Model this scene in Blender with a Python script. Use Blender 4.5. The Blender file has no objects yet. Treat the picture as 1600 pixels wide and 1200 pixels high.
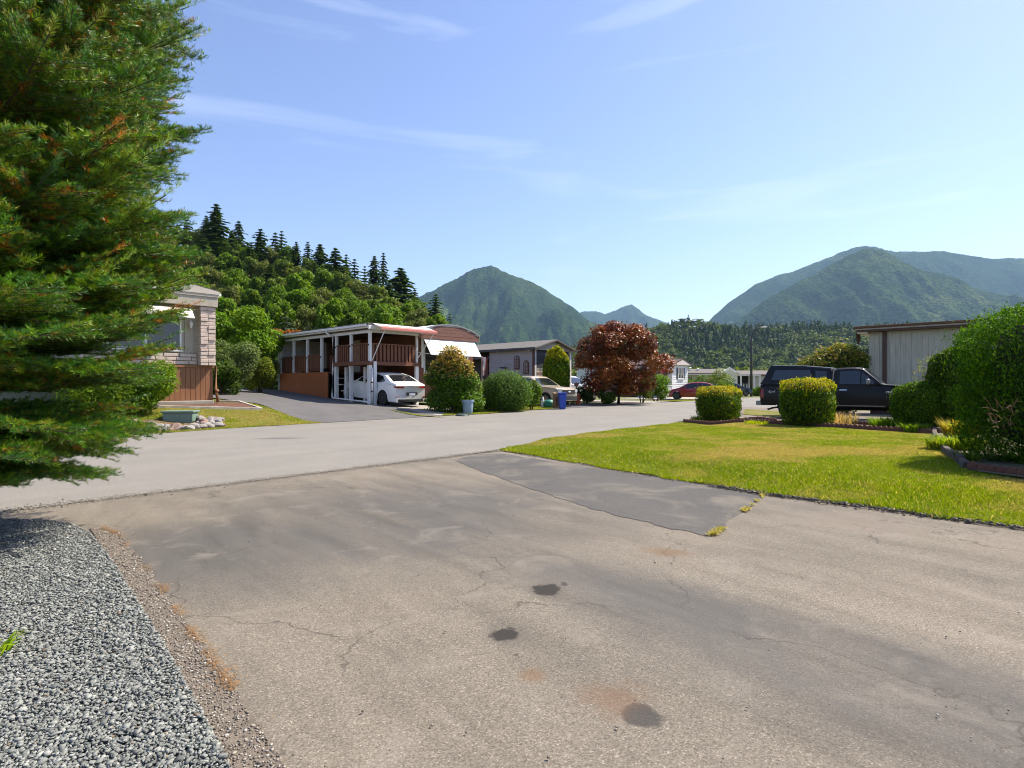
import bpy, bmesh, math, random
import numpy as np
from mathutils import Vector, Matrix

# ------------------------------------------------------------------ camera, sky, sun, exposure
scene = bpy.context.scene
EYE = 1.5
FPX = 889.0          # focal length in pixels of the 1600 px wide photograph (20 mm on 36 mm)
cam_data = bpy.data.cameras.new('camera')
cam_data.lens = 20.0
cam_data.sensor_width = 36.0
cam_data.clip_start = 0.05
cam_data.clip_end = 40000
cam = bpy.data.objects.new('camera', cam_data)
scene.collection.objects.link(cam)
cam.location = (0, 0, EYE)
cam.rotation_euler = (math.radians(90), 0, 0)
scene.camera = cam

SUN_AZ = (0.90, 0.43)            # horizontal direction towards the sun
SUN_EL = math.radians(52)
world = bpy.data.worlds.new('World')
scene.world = world
world.use_nodes = True
wn = world.node_tree.nodes
wl = world.node_tree.links
wn.clear()
w_out = wn.new('ShaderNodeOutputWorld')
w_bg = wn.new('ShaderNodeBackground')
w_bg.inputs['Strength'].default_value = 0.108
sky = wn.new('ShaderNodeTexSky')
sky.sky_type = 'NISHITA'
sky.sun_disc = False
sky.sun_elevation = SUN_EL
sky.sun_rotation = math.atan2(SUN_AZ[0], SUN_AZ[1])
sky.altitude = 50
sky.air_density = 1.0
sky.dust_density = 0.5
sky.ozone_density = 3.0
# thin cirrus everywhere in the sky, stretched along the horizon
tc = wn.new('ShaderNodeTexCoord')
mp = wn.new('ShaderNodeMapping')
mp.inputs['Scale'].default_value = (1.1, 1.1, 9.0)
mp.inputs['Rotation'].default_value = (0.0, -0.03, 0.9)
nz = wn.new('ShaderNodeTexNoise')
nz.inputs['Scale'].default_value = 1.9
nz.inputs['Detail'].default_value = 7
nz.inputs['Roughness'].default_value = 0.52
nz.inputs['Distortion'].default_value = 0.5
cr = wn.new('ShaderNodeValToRGB')
cr.color_ramp.elements[0].position = 0.56
cr.color_ramp.elements[0].color = (0, 0, 0, 1)
cr.color_ramp.elements[1].position = 0.80
cr.color_ramp.elements[1].color = (0.26, 0.26, 0.26, 1)
mx = wn.new('ShaderNodeMix')
mx.data_type = 'RGBA'
mx.inputs['B'].default_value = (6.8, 7.2, 8.0, 1)
hs = wn.new('ShaderNodeHueSaturation')
hs.inputs['Saturation'].default_value = 1.02
wl.new(tc.outputs['Generated'], mp.inputs['Vector'])
wl.new(mp.outputs['Vector'], nz.inputs['Vector'])
wl.new(nz.outputs['Fac'], cr.inputs['Fac'])
wl.new(cr.outputs['Color'], mx.inputs['Factor'])
wl.new(sky.outputs['Color'], hs.inputs['Color'])
tint = wn.new('ShaderNodeMix')
tint.data_type = 'RGBA'
tint.blend_type = 'MULTIPLY'
tint.inputs['Factor'].default_value = 1.0
tint.inputs['B'].default_value = (1.12, 0.97, 1.05, 1)
wl.new(hs.outputs['Color'], tint.inputs['A'])
wl.new(tint.outputs['Result'], mx.inputs['A'])
wl.new(mx.outputs['Result'], w_bg.inputs['Color'])
wl.new(w_bg.outputs['Background'], w_out.inputs['Surface'])

sun_data = bpy.data.lights.new('sun', 'SUN')
sun_data.energy = 5.0
sun_data.angle = math.radians(0.5)
sun_data.color = (1.0, 0.91, 0.77)
sun = bpy.data.objects.new('sun', sun_data)
scene.collection.objects.link(sun)
sdir = Vector((SUN_AZ[0] * math.cos(SUN_EL), SUN_AZ[1] * math.cos(SUN_EL), math.sin(SUN_EL)))
sun.rotation_euler = sdir.to_track_quat('Z', 'Y').to_euler()
sun.location = (20, 10, 40)

vs = scene.view_settings
vs.view_transform = 'Standard'
vs.look = 'None'
vs.exposure = 0.98
vs.gamma = 1.0
vs.use_curve_mapping = False
scene.render.engine = 'CYCLES'
scene.cycles.use_denoising = True
scene.cycles.denoising_prefilter = 'ACCURATE'
scene.cycles.filter_width = 1.0
scene.cycles.caustics_reflective = False
scene.cycles.caustics_refractive = False
scene.cycles.max_bounces = 5
scene.cycles.diffuse_bounces = 3
scene.cycles.glossy_bounces = 2
scene.cycles.transmission_bounces = 3
scene.cycles.transparent_max_bounces = 8
scene.cycles.volume_bounces = 0
scene.cycles.sample_clamp_indirect = 3.0

# ------------------------------------------------------------------ helpers
C = scene.collection
rng = np.random.default_rng(11)
random.seed(5)
PI = math.pi
UA = math.radians(47)                       # direction of the road
U = np.array([math.cos(UA), math.sin(UA)])
NV = np.array([-math.sin(UA), math.cos(UA)])
O0 = np.array([-0.3, 12.8])                 # where lawn, driveway and road meet


def sm(a, b, x):
    t = np.clip((np.asarray(x, float) - a) / (b - a), 0, 1)
    return t * t * (3 - 2 * t)


def st(x, y):
    dx, dy = np.asarray(x, float) - O0[0], np.asarray(y, float) - O0[1]
    return dx * U[0] + dy * U[1], dx * NV[0] + dy * NV[1]


def xy(s, t):
    return O0[0] + s * U[0] + t * NV[0], O0[1] + s * U[1] + t * NV[1]


def G(x, y):
    """height of the land"""
    s, t = st(x, y)
    base = np.interp(s, [-3, 1.5, 5, 9, 15, 30], [0.87, 0.75, 0.56, 0.40, 0.25, 0.2])
    road = 0.2 * np.clip(t / 9.0, 0, 1)
    lot = (base - 0.2) * sm(9.0, 12.8, t)
    back = np.clip((t - 13.0) * 0.068, 0, 0.62) * (1 - sm(7, 14, s))
    sb = np.interp(-t, [0, 4, 6, 9], [0, -0.75, -1.08, -1.18])
    lawn = 0.17 * sm(0.0, 1.5, s - sb) * sm(0.0, 1.6, -t) * (1 - sm(18, 26, s))
    far = 1 - sm(90, 200, np.hypot(x, y))
    return (road + lot + back + lawn) * far


def g(x, y):
    return float(G(x, y))


def hit(px, py):
    """the point of the land seen at a pixel of the photograph"""
    Z = 1.0
    while Z < 400:
        x = (px - 800) / FPX * Z
        if EYE - (py - 600) / FPX * Z <= g(x, Z):
            return x, Z
        Z += 0.02
    return (px - 800) / FPX * 400, 400.0


def at(px, py, Z):
    return Vector(((px - 800) / FPX * Z, Z, EYE + (600 - py) / FPX * Z))


def tag(o, label, cat, group=None):
    o['label'] = label
    o['category'] = cat
    if group:
        o['group'] = group
    return o


def thing(name, label, cat, loc, rz=0.0, group=None):
    o = bpy.data.objects.new(name, None)
    o.empty_display_size = 0.2
    C.objects.link(o)
    o.location = loc
    o.rotation_euler = (0, 0, rz)
    return tag(o, label, cat, group)


def link(name, me, mat, parent=None, kind=None):
    o = bpy.data.objects.new(name, me)
    C.objects.link(o)
    if mat is not None and len(me.materials) == 0:
        me.materials.append(mat)
    if parent is not None:
        o.parent = parent
    if kind:
        o['kind'] = kind
    return o


class MB:
    """collects simple solids into one mesh"""
    def __init__(self):
        self.v, self.f = [], []

    def add(self, vs_, fs_):
        b = len(self.v)
        self.v += [tuple(p) for p in vs_]
        self.f += [tuple(i + b for i in q) for q in fs_]
        return self

    def box(self, x0, x1, y0, y1, z0, z1):
        return self.add([(x0, y0, z0), (x1, y0, z0), (x1, y1, z0), (x0, y1, z0), (x0, y0, z1), (x1, y0, z1), (x1, y1, z1), (x0, y1, z1)],
                        [(0, 3, 2, 1), (4, 5, 6, 7), (0, 1, 5, 4), (1, 2, 6, 5), (2, 3, 7, 6), (3, 0, 4, 7)])

    def prism(self, poly, d, axis='y', o0=0.0):
        """extrude a 2-D outline: axis y -> outline in x,z ; axis z -> x,y ; axis x -> y,z"""
        n = len(poly)
        def P(a, b, c):
            return {'y': (a, c, b), 'z': (a, b, c), 'x': (c, a, b)}[axis]
        vs_ = [P(a, b, o0) for a, b in poly] + [P(a, b, o0 + d) for a, b in poly]
        fs_ = [tuple(range(n - 1, -1, -1)), tuple(range(n, 2 * n))]
        fs_ += [(i, (i + 1) % n, n + (i + 1) % n, n + i) for i in range(n)]
        return self.add(vs_, fs_)

    def tube(self, pts, r, n=8, cap=True):
        pts = [Vector(p) for p in pts]
        rs = r if isinstance(r, (list, tuple)) else [r] * len(pts)
        base = len(self.v)
        for i, p in enumerate(pts):
            d = (pts[min(i + 1, len(pts) - 1)] - pts[max(i - 1, 0)]).normalized()
            a = d.cross(Vector((0, 0, 1)))
            if a.length < 0.05:
                a = d.cross(Vector((0, 1, 0)))
            a.normalize()
            b = d.cross(a)
            for k in range(n):
                q = p + (a * math.cos(2 * PI * k / n) + b * math.sin(2 * PI * k / n)) * rs[i]
                self.v.append(tuple(q))
        for i in range(len(pts) - 1):
            for k in range(n):
                k2 = (k + 1) % n
                self.f.append((base + i * n + k, base + i * n + k2, base + (i + 1) * n + k2, base + (i + 1) * n + k))
        if cap:
            self.f.append(tuple(base + k for k in range(n - 1, -1, -1)))
            self.f.append(tuple(base + (len(pts) - 1) * n + k for k in range(n)))
        return self

    def lathe(self, prof, n=16, c=(0, 0, 0), axis='z'):
        base = len(self.v)
        for r, z in prof:
            for k in range(n):
                a = 2 * PI * k / n
                p = (r * math.cos(a), r * math.sin(a), z)
                if axis == 'y':
                    p = (p[0], p[2], p[1])
                self.v.append((c[0] + p[0], c[1] + p[1], c[2] + p[2]))
        for i in range(len(prof) - 1):
            for k in range(n):
                k2 = (k + 1) % n
                q = (base + i * n + k, base + i * n + k2, base + (i + 1) * n + k2, base + (i + 1) * n + k)
                self.f.append(q if axis == 'z' else q[::-1])
        return self

    def mesh(self, name, smooth=False):
        me = bpy.data.meshes.new(name)
        me.from_pydata(self.v, [], self.f)
        bm = bmesh.new()
        bm.from_mesh(me)
        bmesh.ops.recalc_face_normals(bm, faces=bm.faces)
        bm.to_mesh(me)
        bm.free()
        if smooth:
            me.shade_smooth()
        return me

    def build(self, name, mat, parent=None, bevel=0.0, smooth=False, kind=None):
        o = link(name, self.mesh(name, smooth), mat, parent, kind)
        if bevel:
            m = o.modifiers.new('bevel', 'BEVEL')
            m.width = bevel
            m.segments = 2
            m.limit_method = 'ANGLE'
        return o


def np_mesh(name, V, F, col=None, smooth=False):
    """fast mesh from arrays; F is (n,3) or (n,4)"""
    me = bpy.data.meshes.new(name)
    V = np.ascontiguousarray(V, np.float32)
    F = np.ascontiguousarray(F, np.int32)
    k = F.shape[1]
    me.vertices.add(len(V))
    me.vertices.foreach_set('co', V.ravel())
    me.loops.add(F.size)
    me.loops.foreach_set('vertex_index', F.ravel())
    me.polygons.add(len(F))
    me.polygons.foreach_set('loop_start', np.arange(0, F.size, k, dtype=np.int32))
    me.update(calc_edges=True)
    if col is not None:
        a = me.attributes.new('Col', 'FLOAT_COLOR', 'POINT')
        cc = np.ones((len(V), 4), np.float32)
        cc[:, :3] = col
        a.data.foreach_set('color', cc.ravel())
    if smooth:
        me.shade_smooth()
    return me


def leaves(P, Nrm, size, aspect=0.6, cols=None, fold=0.25, up=None):
    """kite-shaped leaf at each point. P (n,3), Nrm (n,3) leaf normal, size (n,)"""
    n = len(P)
    size = np.broadcast_to(np.asarray(size, float), (n,))
    Nrm = Nrm / (np.linalg.norm(Nrm, axis=1, keepdims=True) + 1e-9)
    r = rng.normal(size=(n, 3)) if up is None else up + rng.normal(size=(n, 3)) * 0.35
    a = r - (r * Nrm).sum(1, keepdims=True) * Nrm
    a /= np.linalg.norm(a, axis=1, keepdims=True) + 1e-9
    b = np.cross(Nrm, a)
    L = size[:, None]
    v0 = P - a * L * 0.5
    v1 = P + b * L * 0.5 * aspect + Nrm * L * fold * 0.3
    v2 = P + a * L * 0.5
    v3 = P - b * L * 0.5 * aspect + Nrm * L * fold * 0.3
    V = np.stack([v0, v1, v2, v3], 1).reshape(-1, 3)
    F = np.arange(4 * n).reshape(n, 4)
    c = None if cols is None else np.repeat(cols, 4, 0)
    return V, F, c


def pick_cols(n, palette, weights=None, jit=0.18):
    pal = np.array(palette, float)
    i = rng.choice(len(pal), n, p=None if weights is None else np.array(weights) / np.sum(weights))
    c = pal[i] * (1 + rng.normal(size=(n, 1)) * jit)
    return np.clip(c, 0.002, 1)


def unit(n):
    v = rng.normal(size=(n, 3))
    return v / np.linalg.norm(v, axis=1, keepdims=True)


# ------------------------------------------------------------------ materials
class NT:
    def __init__(self, name):
        self.m = bpy.data.materials.new(name)
        self.m.use_nodes = True
        self.n = self.m.node_tree.nodes
        self.l = self.m.node_tree.links
        self.n.clear()
        self.out = self.n.new('ShaderNodeOutputMaterial')
        self.p = self.n.new('ShaderNodeBsdfPrincipled')
        self.l.new(self.p.outputs[0], self.out.inputs[0])
        self._co = None

    def co(self):
        if self._co is None:
            self._co = self.n.new('ShaderNodeTexCoord')
        return self._co.outputs['Object']

    def mapped(self, scale=(1, 1, 1), rot=(0, 0, 0), loc=(0, 0, 0)):
        m = self.n.new('ShaderNodeMapping')
        if any(rot):
            m.vector_type = 'TEXTURE'          # turn first, then stretch
            scale = tuple(1.0 / v for v in scale)
        m.inputs['Scale'].default_value = scale
        m.inputs['Rotation'].default_value = rot
        m.inputs['Location'].default_value = loc
        self.l.new(self.co(), m.inputs[0])
        return m.outputs[0]

    def noise(self, scale, detail=4, rough=0.6, vec=None, dist=0.0):
        t = self.n.new('ShaderNodeTexNoise')
        t.inputs['Scale'].default_value = scale
        t.inputs['Detail'].default_value = detail
        t.inputs['Roughness'].default_value = rough
        t.inputs['Distortion'].default_value = dist
        self.l.new(vec if vec is not None else self.co(), t.inputs['Vector'])
        return t.outputs['Fac']

    def voro(self, scale, feature='F1', out='Distance', vec=None):
        t = self.n.new('ShaderNodeTexVoronoi')
        t.feature = feature
        t.inputs['Scale'].default_value = scale
        self.l.new(vec if vec is not None else self.co(), t.inputs['Vector'])
        return t.outputs[out]

    def ramp(self, fac, stops):
        r = self.n.new('ShaderNodeValToRGB')
        e = r.color_ramp.elements
        while len(e) < len(stops):
            e.new(0.5)
        for el, (p, c) in zip(e, stops):
            el.position = p
            el.color = (c, c, c, 1) if isinstance(c, (int, float)) else (*c, 1)
        self.l.new(fac, r.inputs[0])
        return r.outputs[0]

    def mix(self, fac, a, b, mode='MIX'):
        m = self.n.new('ShaderNodeMix')
        m.data_type = 'RGBA'
        m.blend_type = mode
        for sock, val in ((m.inputs['Factor'], fac), (m.inputs['A'], a), (m.inputs['B'], b)):
            if isinstance(val, (int, float)):
                sock.default_value = val if sock.type == 'VALUE' else (val, val, val, 1)
            elif isinstance(val, tuple):
                sock.default_value = (*val, 1)
            else:
                self.l.new(val, sock)
        return m.outputs['Result']

    def math(self, op, a, b=None, clamp=False):
        m = self.n.new('ShaderNodeMath')
        m.operation = op
        m.use_clamp = clamp
        for i, val in enumerate((a, b)):
            if val is None:
                continue
            if isinstance(val, (int, float)):
                m.inputs[i].default_value = val
            else:
                self.l.new(val, m.inputs[i])
        return m.outputs[0]

    def bump(self, h, strength=0.3, dist=0.01):
        b = self.n.new('ShaderNodeBump')
        b.inputs['Strength'].default_value = strength
        b.inputs['Distance'].default_value = dist
        self.l.new(h, b.inputs['Height'])
        self.l.new(b.outputs[0], self.p.inputs['Normal'])

    def set(self, color=None, rough=None, metal=None, spec=None, coat=None):
        for key, val in (('Base Color', color), ('Roughness', rough), ('Metallic', metal), ('Specular IOR Level', spec), ('Coat Weight', coat)):
            if val is None:
                continue
            s = self.p.inputs[key]
            if isinstance(val, tuple):
                s.default_value = (*val, 1)
            elif isinstance(val, (int, float)):
                s.default_value = val
            else:
                self.l.new(val, s)
        return self.m

    def spot(self, x, y, rx, ry, rot, edge0, edge1, wob=0.3, wscale=8.0):
        """mask of an irregular blotch at a place of the surface (1 inside)"""
        sub = self.n.new('ShaderNodeMapping')
        sub.vector_type = 'TEXTURE'
        sub.inputs['Location'].default_value = (x, y, 0)
        sub.inputs['Rotation'].default_value = (0, 0, rot)
        sub.inputs['Scale'].default_value = (rx, ry, 1e6)
        self.l.new(self.co(), sub.inputs[0])
        ln = self.n.new('ShaderNodeVectorMath')
        ln.operation = 'LENGTH'
        self.l.new(sub.outputs[0], ln.inputs[0])
        w = self.math('MULTIPLY', self.math('SUBTRACT', self.noise(wscale, 8, 0.72, None, 0.6), 0.5), wob * 4)
        d = self.math('ADD', ln.outputs['Value'], w)
        mr = self.n.new('ShaderNodeMapRange')
        mr.interpolation_type = 'SMOOTHSTEP'
        mr.inputs['From Min'].default_value = edge0
        mr.inputs['From Max'].default_value = edge1
        mr.inputs['To Min'].default_value = 1.0
        mr.inputs['To Max'].default_value = 0.0
        self.l.new(d, mr.inputs['Value'])
        return mr.outputs[0]


def mk(name, c1, c2=None, scale=6.0, rough=0.6, bump=0.0, bscale=None, metal=0.0, spec=0.5, coat=0.0, stretch=(1, 1, 1), lo=0.35, hi=0.7):
    t = NT(name)
    if c2 is None:
        c2 = tuple(x * 0.82 for x in c1)
    v = t.mapped(stretch)
    f = t.noise(scale, 5, 0.62, v)
    t.set(t.ramp(f, [(lo, c1), (hi, c2)]), rough, metal, spec, coat)
    if bump:
        t.bump(t.noise(bscale or scale * 4, 4, 0.6, v), bump, 0.01)
    return t.m


def leafmat(name, rough=0.55, trans=0.35, spec=0.35):
    t = NT(name)
    a = t.n.new('ShaderNodeAttribute')
    a.attribute_name = 'Col'
    vivid = t.n.new('ShaderNodeHueSaturation')
    vivid.inputs['Saturation'].default_value = 1.1
    vivid.inputs['Value'].default_value = 1.2
    t.l.new(a.outputs['Color'], vivid.inputs['Color'])
    t.set(vivid.outputs['Color'], rough, 0, spec)
    tr = t.n.new('ShaderNodeBsdfTranslucent')
    br = t.mix(1.0, vivid.outputs['Color'], (1.5, 1.5, 0.7), 'MULTIPLY')
    t.l.new(br, tr.inputs['Color'])
    ms = t.n.new('ShaderNodeMixShader')
    ms.inputs[0].default_value = trans
    t.l.new(t.p.outputs[0], ms.inputs[1])
    t.l.new(tr.outputs[0], ms.inputs[2])
    t.l.new(ms.outputs[0], t.out.inputs[0])
    return t.m


M = {}
M['leaf'] = leafmat('leaf', 0.6, 0.35, 0.2)
M['needle'] = leafmat('needle', 0.45, 0.25, 0.4)
M['grass'] = leafmat('grass_blade', 0.6, 0.45, 0.25)
M['bark'] = mk('bark', (0.09, 0.065, 0.045), (0.05, 0.036, 0.026), 9, 0.9, 0.6, 20, stretch=(1, 1, 0.3))
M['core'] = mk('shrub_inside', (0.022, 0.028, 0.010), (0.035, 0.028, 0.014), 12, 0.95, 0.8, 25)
M['white'] = mk('white_paint', (0.78, 0.77, 0.74), (0.66, 0.65, 0.61), 3, 0.5, 0.05)
M['cream'] = mk('cream_metal', (0.74, 0.70, 0.58), (0.66, 0.62, 0.50), 3, 0.5)
M['brown'] = mk('brown_stain', (0.19, 0.066, 0.028), (0.12, 0.042, 0.02), 5, 0.65, 0.15, 30, stretch=(4, 4, 0.5))
M['redbrown'] = mk('red_brown_board', (0.42, 0.125, 0.030), (0.30, 0.085, 0.022), 4, 0.65, 0.15, 30, stretch=(4, 4, 0.4))
M['tanboard'] = mk('tan_brown_board', (0.27, 0.115, 0.045), (0.22, 0.09, 0.034), 4, 0.6, 0.1, 30, stretch=(4, 4, 0.4))
M['beige'] = mk('beige_siding', (0.43, 0.38, 0.30), (0.36, 0.32, 0.25), 2, 0.6, 0.08, stretch=(3, 3, 0.4))
M['stone'] = mk('pale_stone', (0.62, 0.50, 0.42), (0.48, 0.38, 0.32), 7, 0.85, 0.5, 25)
M['roof'] = mk('roof_felt', (0.16, 0.145, 0.13), (0.10, 0.09, 0.08), 6, 0.9, 0.4, 60)
M['moss'] = mk('mossy_shingle', (0.16, 0.085, 0.045), (0.085, 0.052, 0.03), 5, 0.95, 0.9, 30)
M['weathered'] = mk('weathered_siding', (0.52, 0.485, 0.385), (0.34, 0.335, 0.25), 3.2, 0.8, 0.2, 25, stretch=(2.2, 2.2, 0.35), lo=0.3, hi=0.75)
M['trimbrown'] = mk('dark_brown_trim', (0.085, 0.04, 0.025), None, 4, 0.6)
M['grey'] = mk('grey_siding', (0.33, 0.315, 0.32), (0.29, 0.275, 0.28), 3, 0.55)
M['charcoal'] = mk('charcoal_siding', (0.045, 0.045, 0.05), (0.03, 0.03, 0.035), 3, 0.6)
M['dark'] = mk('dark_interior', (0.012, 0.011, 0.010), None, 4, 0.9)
M['glass'] = mk('window_glass', (0.018, 0.022, 0.026), (0.012, 0.014, 0.016), 2, 0.04, spec=0.9)
M['carglass'] = mk('car_glass', (0.012, 0.015, 0.018), None, 2, 0.03, spec=0.9)
M['rubber'] = mk('tyre_rubber', (0.018, 0.018, 0.018), (0.03, 0.029, 0.027), 8, 0.85, 0.2)
M['rim'] = mk('alloy_rim', (0.55, 0.55, 0.56), None, 3, 0.3, metal=0.8)
M['darkrim'] = mk('dark_rim', (0.10, 0.10, 0.105), None, 3, 0.35, metal=0.7)
M['chrome'] = mk('chrome', (0.7, 0.7, 0.7), None, 3, 0.15, metal=1.0)
M['blackplastic'] = mk('black_plastic', (0.02, 0.02, 0.02), None, 8, 0.6)
M['red_lamp'] = mk('red_lens', (0.28, 0.012, 0.01), None, 3, 0.15)
M['clear_lamp'] = mk('clear_lens', (0.55, 0.56, 0.58), (0.2, 0.2, 0.21), 12, 0.08)
M['carwhite'] = mk('white_car_paint', (0.86, 0.86, 0.84), (0.84, 0.84, 0.82), 1, 0.25, coat=0.8)
M['carbeige'] = mk('sand_car_paint', (0.52, 0.43, 0.32), (0.50, 0.415, 0.31), 1, 0.3, coat=0.7)
M['carred'] = mk('red_car_paint', (0.30, 0.012, 0.012), (0.27, 0.01, 0.01), 1, 0.25, coat=0.8)
M['carblack'] = mk('faded_black_paint', (0.005, 0.005, 0.006), (0.010, 0.0095, 0.010), 3, 0.42, 0.0, spec=0.3, coat=0.05)
M['carnavy'] = mk('dark_car_paint', (0.02, 0.022, 0.028), None, 1, 0.28, coat=0.8)
M['galv'] = mk('galvanised_steel', (0.30, 0.30, 0.29), (0.22, 0.22, 0.215), 5, 0.45, metal=0.4)
M['darkpole'] = mk('dark_green_pole', (0.035, 0.04, 0.035), None, 5, 0.5)
M['rock'] = mk('river_rock', (0.33, 0.30, 0.27), (0.15, 0.14, 0.13), 4, 0.85, 0.5, 20)
M['rockred'] = mk('pinkish_rock', (0.28, 0.18, 0.14), (0.15, 0.10, 0.085), 4, 0.85, 0.5, 20)
M['timber'] = mk('weathered_timber', (0.50, 0.45, 0.38), (0.30, 0.26, 0.22), 5, 0.9, 0.4, 20)
M['olddark'] = mk('old_dark_timber', (0.10, 0.075, 0.055), (0.055, 0.042, 0.034), 5, 0.9, 0.5, 20)
M['brick'] = mk('red_brown_edging', (0.17, 0.075, 0.052), (0.10, 0.046, 0.034), 9, 0.9, 0.4, 30)

# ------------------------------------------------------------------ ground surfaces
def vnoise(x, y, scale, seed=0):
    x = np.asarray(x, float) * scale
    y = np.asarray(y, float) * scale
    xi, yi = np.floor(x).astype(np.int64), np.floor(y).astype(np.int64)
    xf, yf = x - xi, y - yi
    def h(a, b):
        n = (a * 374761393 + b * 668265263 + seed * 1442695041) & 0x7fffffff
        n = ((n ^ (n >> 13)) * 1274126177) & 0x7fffffff
        return ((n ^ (n >> 16)) & 0xffff) / 65535.0
    u, v = xf * xf * (3 - 2 * xf), yf * yf * (3 - 2 * yf)
    return (h(xi, yi) * (1 - u) + h(xi + 1, yi) * u) * (1 - v) + (h(xi, yi + 1) * (1 - u) + h(xi + 1, yi + 1) * u) * v


def fbm(x, y, scale, seed=0, octv=4):
    a, s, tot = 0.0, 0.5, 0.0
    for k in range(octv):
        a = a + s * vnoise(x, y, scale * 2 ** k, seed + k * 7)
        tot += s
        s *= 0.5
    return a / tot


def sheet(name, poly, mat, off, step=1.0, kind='structure', parent=None, zf=None):
    """a thin surface following the land inside an outline"""
    bm = bmesh.new()
    bm.faces.new([bm.verts.new((p[0], p[1], 0)) for p in poly])
    xs, ys = [p[0] for p in poly], [p[1] for p in poly]
    for ax, lo, hi in ((0, min(xs), max(xs)), (1, min(ys), max(ys))):
        k = math.floor(lo / step) + 1
        while k * step < hi:
            co, no = ((k * step, 0, 0), (1, 0, 0)) if ax == 0 else ((0, k * step, 0), (0, 1, 0))
            bmesh.ops.bisect_plane(bm, geom=bm.verts[:] + bm.edges[:] + bm.faces[:], plane_co=co, plane_no=no)
            k += 1
    bmesh.ops.triangulate(bm, faces=[f for f in bm.faces if len(f.verts) > 4])
    for v in bm.verts:
        v.co.z = (zf(v.co.x, v.co.y) if zf else g(v.co.x, v.co.y)) + off
    bmesh.ops.recalc_face_normals(bm, faces=bm.faces)
    me = bpy.data.meshes.new(name)
    bm.to_mesh(me)
    bm.free()
    if me.polygons and me.polygons[0].normal.z < 0:
        me.flip_normals()
    me.shade_smooth()
    return link(name, me, mat, parent, kind)


# base sheet reaching the horizon
def axis_coords(lo, hi, a, b, step):
    c = list(np.arange(a, b + 1e-6, step))
    d, p = step, a
    while p > lo:
        d *= 1.45
        p -= d
        c.insert(0, max(p, lo))
    d, p = step, b
    while p < hi:
        d *= 1.45
        p += d
        c.append(min(p, hi))
    return np.array(c)


gx = axis_coords(-9000, 9000, -34, 46, 0.6)
gy = axis_coords(-9000, 9000, -4, 66, 0.6)
X, Y = np.meshgrid(gx, gy)
Zg = G(X, Y) - 0.03
nx, ny = len(gx), len(gy)
idx = np.arange(nx * ny).reshape(ny, nx)
F = np.stack([idx[:-1, :-1], idx[:-1, 1:], idx[1:, 1:], idx[1:, :-1]], -1).reshape(-1, 4)
t = NT('ground_grass_soil')
n1 = t.noise(0.35, 5, 0.6)
n2 = t.noise(9, 4, 0.7)
c = t.ramp(n1, [(0.3, (0.105, 0.135, 0.028)), (0.55, (0.15, 0.15, 0.04)), (0.75, (0.20, 0.165, 0.075))])
t.set(t.mix(0.6, c, t.ramp(n2, [(0.3, 0.45), (0.7, 1.0)]), 'MULTIPLY'), 0.95)
t.bump(n2, 0.6, 0.03)
link('ground', np_mesh('ground', np.stack([X, Y, Zg], -1).reshape(-1, 3), F, smooth=True), t.m, None, 'structure')

# --- road
def asphalt_base(t, ca, cb, speck=0.35):
    """aggregate grain shared by the asphalt surfaces; returns colour and height"""
    fine = t.voro(140, 'F1', 'Color')
    sep = t.n.new('ShaderNodeSeparateColor')
    t.l.new(fine, sep.inputs[0])
    gr = t.noise(75, 3, 0.75)
    big = t.noise(0.45, 5, 0.6)
    col = t.ramp(big, [(0.3, ca), (0.7, cb)])
    col = t.mix(speck, col, t.ramp(sep.outputs[0], [(0.0, 0.35), (0.6, 0.95), (0.93, 1.15), (1.0, 2.0)]), 'MULTIPLY')
    col = t.mix(0.55, col, t.ramp(gr, [(0.3, 0.62), (0.7, 1.2)]), 'MULTIPLY')
    return col, t.mix(0.5, gr, sep.outputs[1])


t = NT('road_asphalt')
col, hgt = asphalt_base(t, (0.255, 0.238, 0.208), (0.215, 0.202, 0.180), 0.35)
streak = t.noise(0.5, 5, 0.65, t.mapped((0.16, 2.2, 1), (0, 0, UA)))
col = t.mix(0.6, col, t.ramp(streak, [(0.3, 0.86), (0.7, 1.1)]), 'MULTIPLY')
sx, sy = hit(438, 685)
col = t.mix(t.math('MULTIPLY', t.spot(sx, sy, 0.75, 0.28, UA * 0.3, 0.3, 1.1, 0.25, 3), 0.6), col, (0.07, 0.068, 0.065))
t.set(col, 0.9, spec=0.25)
t.bump(hgt, 0.5, 0.006)
M['road'] = t.m
SN = [-45, -8, 0, 1.2, 3, 7, 12, 20, 40, 95]
TN = [0, 0, 0, 0.35, 0.9, 1.1, 1.15, 1.3, 1.5, 1.5]
SF = [-45, -5, 2, 8, 12, 22, 45, 95]
TF = [8.2, 8.4, 8.9, 9.1, 9.4, 10.3, 11.2, 11.2]
near = [(s, float(np.interp(s, SN, TN))) for s in np.linspace(-45, 95, 90)]
farr = [(s, float(np.interp(s, SF, TF)) + 0.06 * math.sin(s * 1.7)) for s in np.linspace(95, -45, 90)]
sheet('road', [xy(*p) for p in near + farr], M['road'], 0.0, 1.2)

# --- near driveway (old worn asphalt)
def lawn_s(tt):
    return float(np.interp(-tt, [0, 1.2, 4, 6, 9, 14], [0.05, -0.15, -0.75, -1.08, -1.18, -1.3]))


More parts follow.
